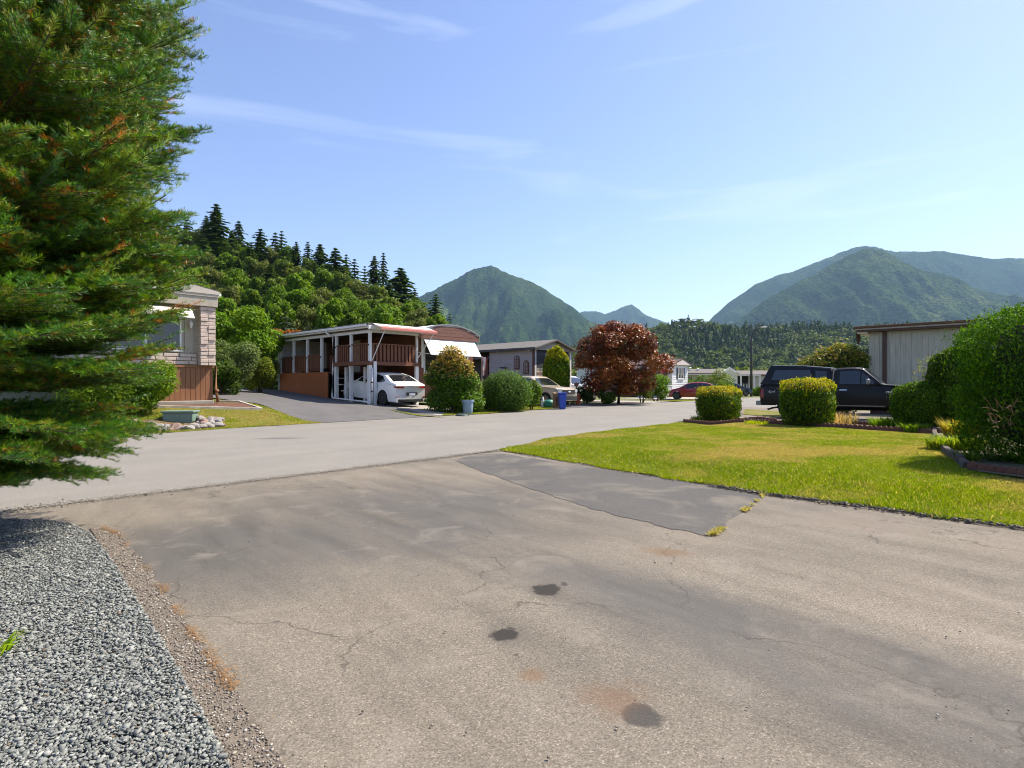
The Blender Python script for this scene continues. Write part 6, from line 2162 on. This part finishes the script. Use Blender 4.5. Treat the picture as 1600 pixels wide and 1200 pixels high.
# low plants in the beds on the right
def tuft(name, label, x, y, n, L, spread, pal, arch=0.8, cat='plant'):
    o = thing(name, label, cat, (x, y, g(x, y)), 0)
    a_ = rng.uniform(0, 2 * PI, n)
    r0 = rng.random(n) ** 0.5 * spread
    b = np.stack([np.cos(a_) * r0, np.sin(a_) * r0, np.zeros(n)], 1)
    ln = L * rng.uniform(0.55, 1.1, n)
    a2 = a_ + rng.normal(size=n) * 0.6
    out_ = np.stack([np.cos(a2), np.sin(a2), np.zeros(n)], 1)
    w = np.stack([-np.sin(a2), np.cos(a2), np.zeros(n)], 1) * 0.009
    mid_ = b + out_ * (ln * 0.25 * arch)[:, None] + np.array([0, 0, 1]) * (ln * 0.65)[:, None]
    tip = b + out_ * (ln * 0.6 * arch)[:, None] + np.array([0, 0, 1]) * (ln * rng.uniform(0.7, 1.0, n))[:, None]
    V = np.stack([b - w * .6, b + w * .6, mid_ + w, tip, mid_ - w], 1)
    Vt = V.reshape(-1, 3)
    i0 = np.arange(n) * 5
    F1 = np.stack([i0, i0 + 1, i0 + 2, i0 + 4], 1)
    F2 = np.stack([i0 + 4, i0 + 2, i0 + 3, i0 + 3], 1)[:, :3]
    F3 = np.concatenate([np.stack([i0, i0 + 1, i0 + 2], 1), np.stack([i0, i0 + 2, i0 + 4], 1), F2])
    link('blades', np_mesh('blades', Vt, F3, np.repeat(pick_cols(n, pal), 5, 0)), M['grass'], o)
    return o
x, y = hit(1093, 659)
tuft('leafy_plant', 'dark green leafy plant at the corner of the brick edged bed', *hit(1090, 659), 160, 0.28, 0.25, GREENS)
tuft('yellow_plant', 'small yellow green plant in the brick edged bed between the cedars', *hit(1182, 663), 260, 0.16, 0.36, [(0.28, 0.30, 0.03), (0.2, 0.25, 0.03)])
tuft('grass_clump', 'bright green grass clump beside the rounded shrub', *hit(1385, 671), 700, 0.42, 0.42, LIME)
tuft('grass_clump', 'low green grass clump at the end of the brick edging', *hit(1428, 676), 400, 0.30, 0.35, LIME + GREENS)
tuft('golden_grass_clump', 'golden orange ornamental grass clump beside the big hedge', *hit(1500, 692), 700, 0.58, 0.26, [(0.36, 0.24, 0.06), (0.32, 0.28, 0.05), (0.22, 0.25, 0.04)])
tuft('grass_clump', 'yellow green grass clump inside the timber edged bed', *hit(1492, 704), 1100, 0.34, 0.45, [(0.18, 0.23, 0.03), (0.24, 0.27, 0.05), (0.12, 0.18, 0.02)])
tuft('leafy_plant', 'small dark leafy plant at the foot of the big hedge', *hit(1512, 724), 140, 0.26, 0.16, GREENS)
tuft('dry_weeds', 'dry reddish weed stalks beside the middle clipped cedar', *hit(1312, 664), 240, 0.5, 0.5, [(0.30, 0.20, 0.12), (0.25, 0.22, 0.10)])
tuft('leafy_plant', 'pale yellow green plant on the gravel at the left edge', *((-2.82), 3.1), 26, 0.16, 0.05, [(0.28, 0.36, 0.05), (0.20, 0.30, 0.04)], 1.6)
x, y = gp(1452, 18.5)
shrub('sparse_twiggy_shrub', 'sparse pale twiggy shrub behind the rounded clipped shrub', 'shrub', x, y, lumps(8, 0.5, 0.4, 0.9, 2.1, 0.28), 900, 0.07, [(0.22, 0.20, 0.10), (0.15, 0.17, 0.07)], None, 9, None, None, 0.5, 0.95, False)

# ------------------------------------------------------------------ edgings, rocks, bins and other small things
# scalloped brick edging along the lawn
def scallop():
    pts = [(-0.062, -0.06), (0.062, -0.06), (0.062, 0.05)] + [(0.062 * math.cos(PI * i / 6), 0.05 + 0.05 * math.sin(PI * i / 6)) for i in range(1, 6)] + [(-0.062, 0.05)]
    return MB().prism(pts, 0.05, 'y', -0.025).mesh('scallop_brick')
sme = scallop()
sme.materials.append(M['brick'])
def edging(name, label, a, b, pitch=0.129):
    a, b = np.array(a), np.array(b)
    d = b - a
    ln = np.linalg.norm(d)
    rz = math.atan2(d[1], d[0])
    o = thing(name, label, 'edging', (a[0], a[1], g(*a)), 0)
    for k in range(int(ln / pitch)):
        p = a + d * (k * pitch / ln)
        q = link('brick', sme, None, o)
        q.location = (p[0] - a[0], p[1] - a[1], g(*p) - g(*a) + 0.055 + random.uniform(-.008, .008))
        q.rotation_euler = (random.uniform(-.06, .06), random.uniform(-.05, .05), rz + random.uniform(-.05, .05))
    return o
edging('brick_edging', 'scalloped red brown brick edging along the far side of the lawn', bed_a, bed_b)
edging('brick_edging', 'short rear row of scalloped brick edging by the truck drive', hit(1140, 656.5), hit(1215, 661))
edging('brick_edging', 'rear row of scalloped brick edging right of the middle cedar', hit(1318, 664), hit(1382, 667.5))
edging('brick_edging', 'scalloped brick edging at the foot of the big hedge', hit(1520, 738), hit(1720, 765))
ba, bb = np.array(bed_a), np.array(bed_b)
sheet('planting_bed', [tuple(ba + bedn * 0.04), tuple(bb + bedn * 0.04), hit(1480, 664), hit(1080, 654)], mk('dry_bed_soil', (0.17, 0.115, 0.075), (0.09, 0.065, 0.045), 5, 0.95, 0.8, 30), 0.045, 0.6)
sheet('paver_strip', [hit(1145, 657), hit(1400, 663.5), hit(1400, 661), hit(1150, 654)], M['concrete'], 0.06, 0.8)
# curved timber edging beside the hedge
tp = [hit(1459, 672), hit(1460, 682), hit(1464, 692), hit(1471, 702), hit(1481, 711), hit(1493, 719), hit(1502, 727), hit(1510, 735)]
te = thing('timber_edging', 'old curved dark timber edging round the hedge bed', 'edging', (tp[0][0], tp[0][1], g(*tp[0])), 0)
for k in range(len(tp) - 1):
    a_, b_ = np.array(tp[k]), np.array(tp[k + 1])
    d = b_ - a_
    q = MB().box(0.015, np.linalg.norm(d) - 0.015, -0.05, 0.05, -0.05, 0.13 + 0.04 * random.random()).build('timber', M['olddark'], te, 0.02)
    q.location = (a_[0] - tp[0][0], a_[1] - tp[0][1], g(*a_) - g(*tp[0]))
    q.rotation_euler = (random.uniform(-.1, .1), 0, math.atan2(d[1], d[0]))
sheet('hedge_bed', tp + [hit(1530, 742), hit(1720, 768), hit(1740, 690), hit(1500, 668)], mk('hedge_soil', (0.09, 0.075, 0.05), (0.14, 0.13, 0.05), 4, 0.95, 0.8, 30), 0.05, 0.5)

# left lot: timber-edged mulch bed, rock bed with utility box
mb_poly = [hit(228, 637), hit(408, 641), hit(372, 629), hit(345, 629), hit(300, 628), hit(250, 630), hit(232, 633)]
sheet('mulch_bed', mb_poly, mk('bark_mulch', (0.15, 0.062, 0.04), (0.07, 0.03, 0.022), 30, 0.95, 1.0, 40), 0.03, 0.5)
mo = thing('mulch_bed_edging', 'weathered pale timber edging round the bark mulch bed', 'edging', (*hit(408, 641), g(*hit(408, 641))), 0)
o0 = np.array(hit(408, 641))
for (pa_, pb_, mt) in (((408, 641), (225, 637), 'timber'), ((408, 641), (372, 629.5), 'timber'), ((372, 629.5), (335, 629), 'timber')):
    a_, b_ = np.array(hit(*pa_)), np.array(hit(*pb_))
    d = b_ - a_
    n_ = max(1, int(np.linalg.norm(d) / 2.4))
    for k in range(n_):
        p0, p1 = a_ + d * k / n_, a_ + d * (k + 1) / n_
        q = MB().box(0.01, np.linalg.norm(d) / n_ - 0.01, -0.05, 0.05, -0.04, 0.09).build('timber', M['timber'], mo, 0.012)
        dz = g(*p1) - g(*p0)
        q.location = (p0[0] - o0[0], p0[1] - o0[1], g(*p0) - g(*o0))
        q.rotation_euler = (0, -math.atan2(dz, np.linalg.norm(p1 - p0)), math.atan2(d[1], d[0]))
rb = [hit(195, 681), hit(235, 677), hit(290, 673), hit(350, 669), hit(345, 661), hit(300, 657), hit(240, 656), hit(190, 660)]
sheet('rock_bed', rb, mk('red_bark_soil', (0.20, 0.11, 0.07), (0.11, 0.065, 0.045), 20, 0.95, 1.0, 40), 0.025, 0.4)
def rock_mesh(seed):
    bm = bmesh.new()
    bmesh.ops.create_icosphere(bm, subdivisions=2, radius=1.0)
    r_ = random.Random(seed)
    ax_ = [Vector((r_.uniform(-1, 1), r_.uniform(-1, 1), r_.uniform(-1, 1))).normalized() for _ in range(7)]
    cut = [r_.uniform(0.45, 0.8) for _ in range(7)]
    for v in bm.verts:
        for a_, c_ in zip(ax_, cut):
            dd = v.co.dot(a_)
            if dd > c_:
                v.co -= a_ * (dd - c_) * 0.97
        v.co += Vector((r_.uniform(-1, 1), r_.uniform(-1, 1), r_.uniform(-1, 1))) * 0.03
    me = bpy.data.meshes.new('rock')
    bm.to_mesh(me)
    bm.free()
    return me
rmeshes = []
for k in range(6):
    me = rock_mesh(k)
    me.materials.append(M['rockred'] if k in (2, 5) else M['rock'])
    rmeshes.append((me, k in (2, 5)))
rpos = []
ORD = ['leftmost', 'second', 'third', 'fourth', 'fifth', 'sixth', 'seventh', 'eighth', 'ninth', 'tenth', 'eleventh', 'twelfth', 'thirteenth', 'fourteenth', 'fifteenth', 'sixteenth', 'seventeenth', 'eighteenth', 'nineteenth', 'twentieth', 'twenty-first', 'twenty-second', 'twenty-third', 'twenty-fourth', 'twenty-fifth', 'twenty-sixth', 'twenty-seventh', 'twenty-eighth', 'twenty-ninth', 'thirtieth', 'thirty-first', 'thirty-second', 'thirty-third', 'rightmost']
for k in range(34):
    f = k / 33
    px, py = 196 + 152 * f, float(np.interp(f, [0, 0.3, 0.65, 1], [678, 674.5, 672, 668])) + random.uniform(-2.2, 0.5)
    rpos.append((px, py, random.uniform(0.10, 0.19)))
for k in range(16):
    rpos.append((random.uniform(312, 352), random.uniform(656, 668), random.uniform(0.10, 0.18)))
for k in range(6):
    rpos.append((random.uniform(200, 250), random.uniform(660, 672), random.uniform(0.07, 0.13)))
for ir, (px, py, r_) in enumerate(rpos):
    x, y = hit(px, py)
    me, red = rmeshes[random.randrange(6)]
    o = link('rock', me, None)
    o.location = (x, y, g(x, y) + r_ * 0.4)
    o.scale = (r_ * random.uniform(0.9, 1.4), r_, r_ * random.uniform(0.6, 0.85))
    o.rotation_euler = (random.uniform(-.3, .3), random.uniform(-.3, .3), random.uniform(0, 6.28))
    hue = 'pinkish brown' if red else 'grey'
    if ir < 34:
        lab = hue + ' rock, ' + ORD[ir] + ('' if ir in (0, 33) else ' from the left') + ' in the road edge row of the rock bed'
    elif ir < 50:
        lab = hue + ' rock in the heap right of the green utility box'
    else:
        lab = hue + ' rock on the red bark left of the green utility box'
    tag(o, lab, 'rock', 'rocks bordering the utility box bed')
# green utility box
x, y = hit(277, 661)
gm = mk('faded_green_plastic', (0.16, 0.24, 0.18), (0.13, 0.20, 0.15), 4, 0.6)
ub = thing('utility_box', 'low faded green utility box among the rocks', 'utility box', (x, y, g(x, y)), math.radians(10))
MB().prism([(-0.40, -0.08), (0.30, -0.08), (0.42, 0.04), (0.42, 0.30), (-0.42, 0.30)], 0.5, 'y', 0).build('box_body', gm, ub, 0.02)
part('lid', gm, ub, -0.46, 0.46, -0.04, 0.54, 0.302, 0.36, 0.015)
# blue parasol-shaped garden ornament
x, y = hit(317, 629)
og = thing('garden_ornament', 'small pale blue ornament on a stake before the brown skirting', 'ornament', (x, y - 0.35, g(x, y)), 0)
MB().tube([(0, 0, -0.1), (0, 0, 0.40)], 0.008, 6).build('stake', M['olddark'], og)
MB().lathe([(0.0, 0.62), (0.03, 0.56), (0.075, 0.42), (0.07, 0.36), (0.03, 0.34), (0.0, 0.36)], 10).build('blue_shade', mk('pale_blue', (0.20, 0.42, 0.60), None, 5, 0.5), og, smooth=True)

# grey-blue round garbage bin and its lid on the ground
bm_ = mk('grey_blue_plastic', (0.25, 0.34, 0.42), (0.20, 0.28, 0.36), 5, 0.5)
x, y = hit(731, 647)
bn = thing('garbage_bin', 'grey blue round garbage bin standing open at the road edge', 'bin', (x, y, g(x, y) + 0.01), 0)
MB().lathe([(0.0, 0.02), (0.19, 0.0), (0.20, 0.02), (0.225, 0.30), (0.243, 0.52), (0.265, 0.525), (0.27, 0.60), (0.25, 0.605), (0.235, 0.59), (0.19, 0.06), (0.0, 0.05)], 28).build('bin_body', bm_, bn, smooth=True)
bn.children[-1].data.set_sharp_from_angle(angle=math.radians(35))
for s_ in (-1, 1):
    MB().box(s_ * 0.265 - 0.02, s_ * 0.265 + 0.02, -0.07, 0.07, 0.50, 0.54).build('handle', bm_, bn, 0.01)
x, y = hit(724, 649)
ld = thing('bin_lid', 'dark round bin lid lying on the ground beside the grey blue bin', 'lid', (x - 0.02, y - 0.25, g(x, y) + 0.012), 0)
ld.rotation_euler = (0.05, 0.04, 0.3)
MB().lathe([(0.0, 0.06), (0.15, 0.055), (0.24, 0.03), (0.28, 0.0), (0.285, 0.005), (0.24, 0.04), (0.15, 0.07), (0.0, 0.075)], 24).build('lid_disc', mk('dark_green_lid', (0.05, 0.07, 0.06), None, 5, 0.5), ld, smooth=True)
MB().box(-0.07, 0.07, -0.02, 0.02, 0.07, 0.10).build('lid_grip', mk('dark_green_grip', (0.05, 0.07, 0.06), None, 5, 0.5), ld, 0.01)
# blue recycling cart and things around it
x, y = hit(878.5, 639.5)
bl = mk('blue_plastic', (0.02, 0.07, 0.42), (0.016, 0.055, 0.34), 4, 0.45)
cartb = thing('recycling_cart', 'bright blue recycling bin at the edge of the driveway', 'bin', (x, y, g(x, y) + 0.012), UA - 0.7)
MB().add([(-0.15, -0.15, 0), (0.15, -0.15, 0), (0.15, 0.15, 0), (-0.15, 0.15, 0), (-0.2, -0.2, 0.76), (0.2, -0.2, 0.76), (0.2, 0.2, 0.76), (-0.2, 0.2, 0.76)], [(0, 3, 2, 1), (4, 5, 6, 7), (0, 1, 5, 4), (1, 2, 6, 5), (2, 3, 7, 6), (3, 0, 4, 7)]).build('bin_body', bl, cartb, 0.03)
part('lid', bl, cartb, -0.22, 0.22, -0.22, 0.22, 0.765, 0.84, 0.025)
part('grip', bl, cartb, -0.16, 0.16, 0.22, 0.27, 0.78, 0.81, 0.01)
x, y = hit(869.5, 638.5)
cb = thing('cardboard_bag', 'tall brown paper yard bag beside the blue bin', 'bag', (x, y, g(x, y) + 0.01), UA - 0.6)
MB().add([(-0.19, -0.13, 0), (0.19, -0.13, 0), (0.19, 0.13, 0), (-0.19, 0.13, 0), (-0.17, -0.10, 0.78), (0.18, -0.12, 0.84), (0.17, 0.12, 0.80), (-0.16, 0.11, 0.86)], [(0, 3, 2, 1), (0, 1, 5, 4), (1, 2, 6, 5), (2, 3, 7, 6), (3, 0, 4, 7), (4, 5, 6, 7)]).build('paper_sack', mk('kraft_paper', (0.27, 0.17, 0.08), (0.21, 0.13, 0.06), 8, 0.85, 0.3), cb, 0.015)
MB().box(-0.06, 0.05, -0.155, -0.128, 0.12, 0.62).build('printed_panel', mk('kraft_print', (0.12, 0.045, 0.03), None, 8, 0.85), cb)
x, y = hit(858, 637.5)
gb = thing('green_tub', 'squat teal green tub beside the brown paper bag', 'tub', (x, y, g(x, y) + 0.01), 0.2)
MB().lathe([(0.0, 0.0), (0.24, 0.0), (0.30, 0.18), (0.29, 0.32), (0.20, 0.41), (0.05, 0.44), (0.0, 0.44)], 14).build('tub_body', mk('teal_plastic', (0.02, 0.22, 0.15), (0.015, 0.15, 0.11), 6, 0.5, 0.5, 8), gb, smooth=True)
MB().box(-0.10, 0.10, -0.02, 0.02, 0.44, 0.475).build('tub_grip', M['carnavy'], gb, 0.01)
x, y = hit(848, 637)
wp = thing('white_ornament', 'small upright white garden ornament left of the green tub', 'ornament', (x, y, g(x, y) + 0.005), 0.5)
MB().lathe([(0.10, 0), (0.12, 0.05), (0.09, 0.20), (0.11, 0.32), (0.05, 0.44), (0.06, 0.52), (0.0, 0.60)], 12).build('figure', M['white'], wp, smooth=True)
MB().lathe([(0.0, 0.0), (0.14, 0.0), (0.14, 0.03), (0.0, 0.03)], 12).build('base', M['rockred'], wp)
x, y = hit(829, 636)
pb = thing('wooden_planter', 'dark red brown planter box beside the round bush', 'planter', (x, y, g(x, y) + 0.005), UA - 0.8)
for (x0, x1, y0, y1) in ((-0.28, 0.28, -0.2, -0.17), (-0.28, 0.28, 0.17, 0.2), (-0.28, -0.25, -0.169, 0.169), (0.25, 0.28, -0.169, 0.169)):
    part('panel', mk('planter_panel', (0.16, 0.10, 0.085), None, 6, 0.8), pb, x0, x1, y0, y1, 0.04, 0.50, 0.005)
for (x0, y0) in ((-0.3, -0.22), (0.24, -0.22), (-0.3, 0.16), (0.24, 0.16)):
    part('leg', M['trimbrown'], pb, x0, x0 + 0.06, y0, y0 + 0.06, 0, 0.53, 0.004)
part('soil', M['olddark'], pb, -0.248, 0.248, -0.168, 0.168, 0.3, 0.46)
tuft('pale_flowers', 'pale flowers growing in the red brown planter box', x, y, 200, 0.5, 0.22, [(0.30, 0.28, 0.15), (0.12, 0.17, 0.04)])
bpy.data.objects[[o.name for o in bpy.data.objects if o.name.startswith('pale_flowers')][-1]].location.z += 0.46
# ornaments in the maple bed
for (px, py, lab) in ((900.5, 601, 'round rusty disc ornament in front of the white pickup door'), (951, 617, 'round rusty disc ornament leaning under the red maple')):
    Z = 35.5
    p = at(px, py, Z)
    b = g(p.x, p.y)
    o = thing('disc_ornament', lab, 'ornament', (p.x, p.y, b), 0.2)
    MB().tube([(0, 0.03, -0.05), (0, 0.03, p.z - b)], 0.015, 6).build('stake', M['olddark'], o)
    R_ = 0.13 if px < 930 else 0.26
    MB().lathe([(0.0, -0.02), (R_ * 0.8, -0.02), (R_, 0.0), (R_ * 0.8, 0.02), (0.0, 0.02)], 20, (0, 0, p.z - b), 'y').build('disc', mk('rust_brown', (0.26, 0.10, 0.07), (0.16, 0.06, 0.045), 8, 0.7), o)
    MB().lathe([(R_ * 0.95, -0.03), (R_ * 1.08, -0.03), (R_ * 1.08, 0.03), (R_ * 0.95, 0.03)], 24, (0, 0, p.z - b), 'y').build('disc_rim', M['galv'], o)
p = hit(903, 632)
oc = thing('orange_container', 'upright orange container in the maple bed', 'container', (p[0], p[1], g(*p)), 0.4)
MB().lathe([(0.0, 0), (0.14, 0.0), (0.15, 0.05), (0.14, 0.55), (0.16, 0.56), (0.16, 0.62), (0.0, 0.64)], 16).build('can_body', mk('orange_red_paint', (0.45, 0.09, 0.03), None, 5, 0.5), oc, smooth=True)
MB().lathe([(0.0, 0.64), (0.05, 0.64), (0.05, 0.70), (0.0, 0.71)], 10).build('can_lid', M['rockred'], oc)
# hanging flag on the brown house stair
p = at(753, 572, 31.5)
fl = thing('flag', 'red and white flag hanging beside the grey home porch', 'flag', (p.x, p.y, g(p.x, p.y)), 0.3)
hgt0 = p.z - g(p.x, p.y)
MB().tube([(0, 0, -0.1), (0, 0, hgt0 + 0.55)], 0.018, 6).build('pole', M['white'], fl)
for nm, x0, x1, mt in (('red_band', 0.02, 0.10, M['carred']), ('white_band', 0.10, 0.22, M['white']), ('red_band', 0.22, 0.30, M['carred'])):
    v_, f_ = [], []
    for i in range(7):
        z_ = hgt0 + 0.5 - 0.17 * i
        for xx in (x0, x1):
            v_.append((xx * (1 - 0.07 * i), 0.04 * math.sin(i * 1.1 + xx * 14), z_))
    for i in range(6):
        f_.append((2 * i, 2 * i + 1, 2 * i + 3, 2 * i + 2))
    MB().add(v_, f_).build(nm, mt, fl)
# hanging red flower basket at the white home
p = at(1043, 580, 57.0)
hb = thing('flower_basket', 'hanging basket of red flowers on the white home porch', 'flower basket', (p.x, p.y, p.z - 0.3), 0)
V, F_, col = clump_cloud([(0, 0, 0.3), (0.35, 0, 0.28), (-0.3, 0, 0.3)], [0.3, 0.26, 0.26], 500, 0.14, [(0.5, 0.02, 0.05), (0.6, 0.04, 0.06), (0.08, 0.13, 0.02)])
link('flowers', np_mesh('flowers', V, F_, col), M['leaf'], hb)
MB().lathe([(0.0, -0.05), (0.3, 0.05), (0.4, 0.2), (0.0, 0.2)], 12).build('basket', M['olddark'], hb)
MB().tube([(0, 0, 0.2), (0, 0, 1.0)], 0.015, 5).build('hanger', M['galv'], hb)

# street lamp
x, y = (1174 - 800) / FPX * 60, 60.0
b = g(x, y)
sl = thing('street_lamp', 'tall dark curved street lamp post beyond the clipped cedars', 'street lamp', (x, y, b), 0)
Ht = EYE + (600 - 510) / FPX * 60 - b
pts = [(0, 0, -0.2), (0, 0, Ht * 0.5), (0, 0, Ht - 1.25)] + [(1.3 * (1 - math.cos(a_)), 0, Ht - 1.25 + 1.15 * math.sin(a_)) for a_ in np.linspace(0.15, 1.45, 8)]
MB().tube(pts, [0.14, 0.12, 0.10] + [0.08] * 8, 10).build('pole', M['darkpole'], sl, smooth=True)
MB().lathe([(0.16, -0.02), (0.16, 0.1), (0.11, 0.14)], 10).build('base', M['darkpole'], sl)
hd_ = MB().prism([(1.05, Ht - 0.16), (1.35, Ht - 0.10), (1.62, Ht - 0.10), (1.64, Ht - 0.03), (1.35, Ht + 0.03), (1.08, Ht - 0.06)], 0.26, 'y', -0.13)
hd_.build('lamp_head', M['white'], sl, 0.02)
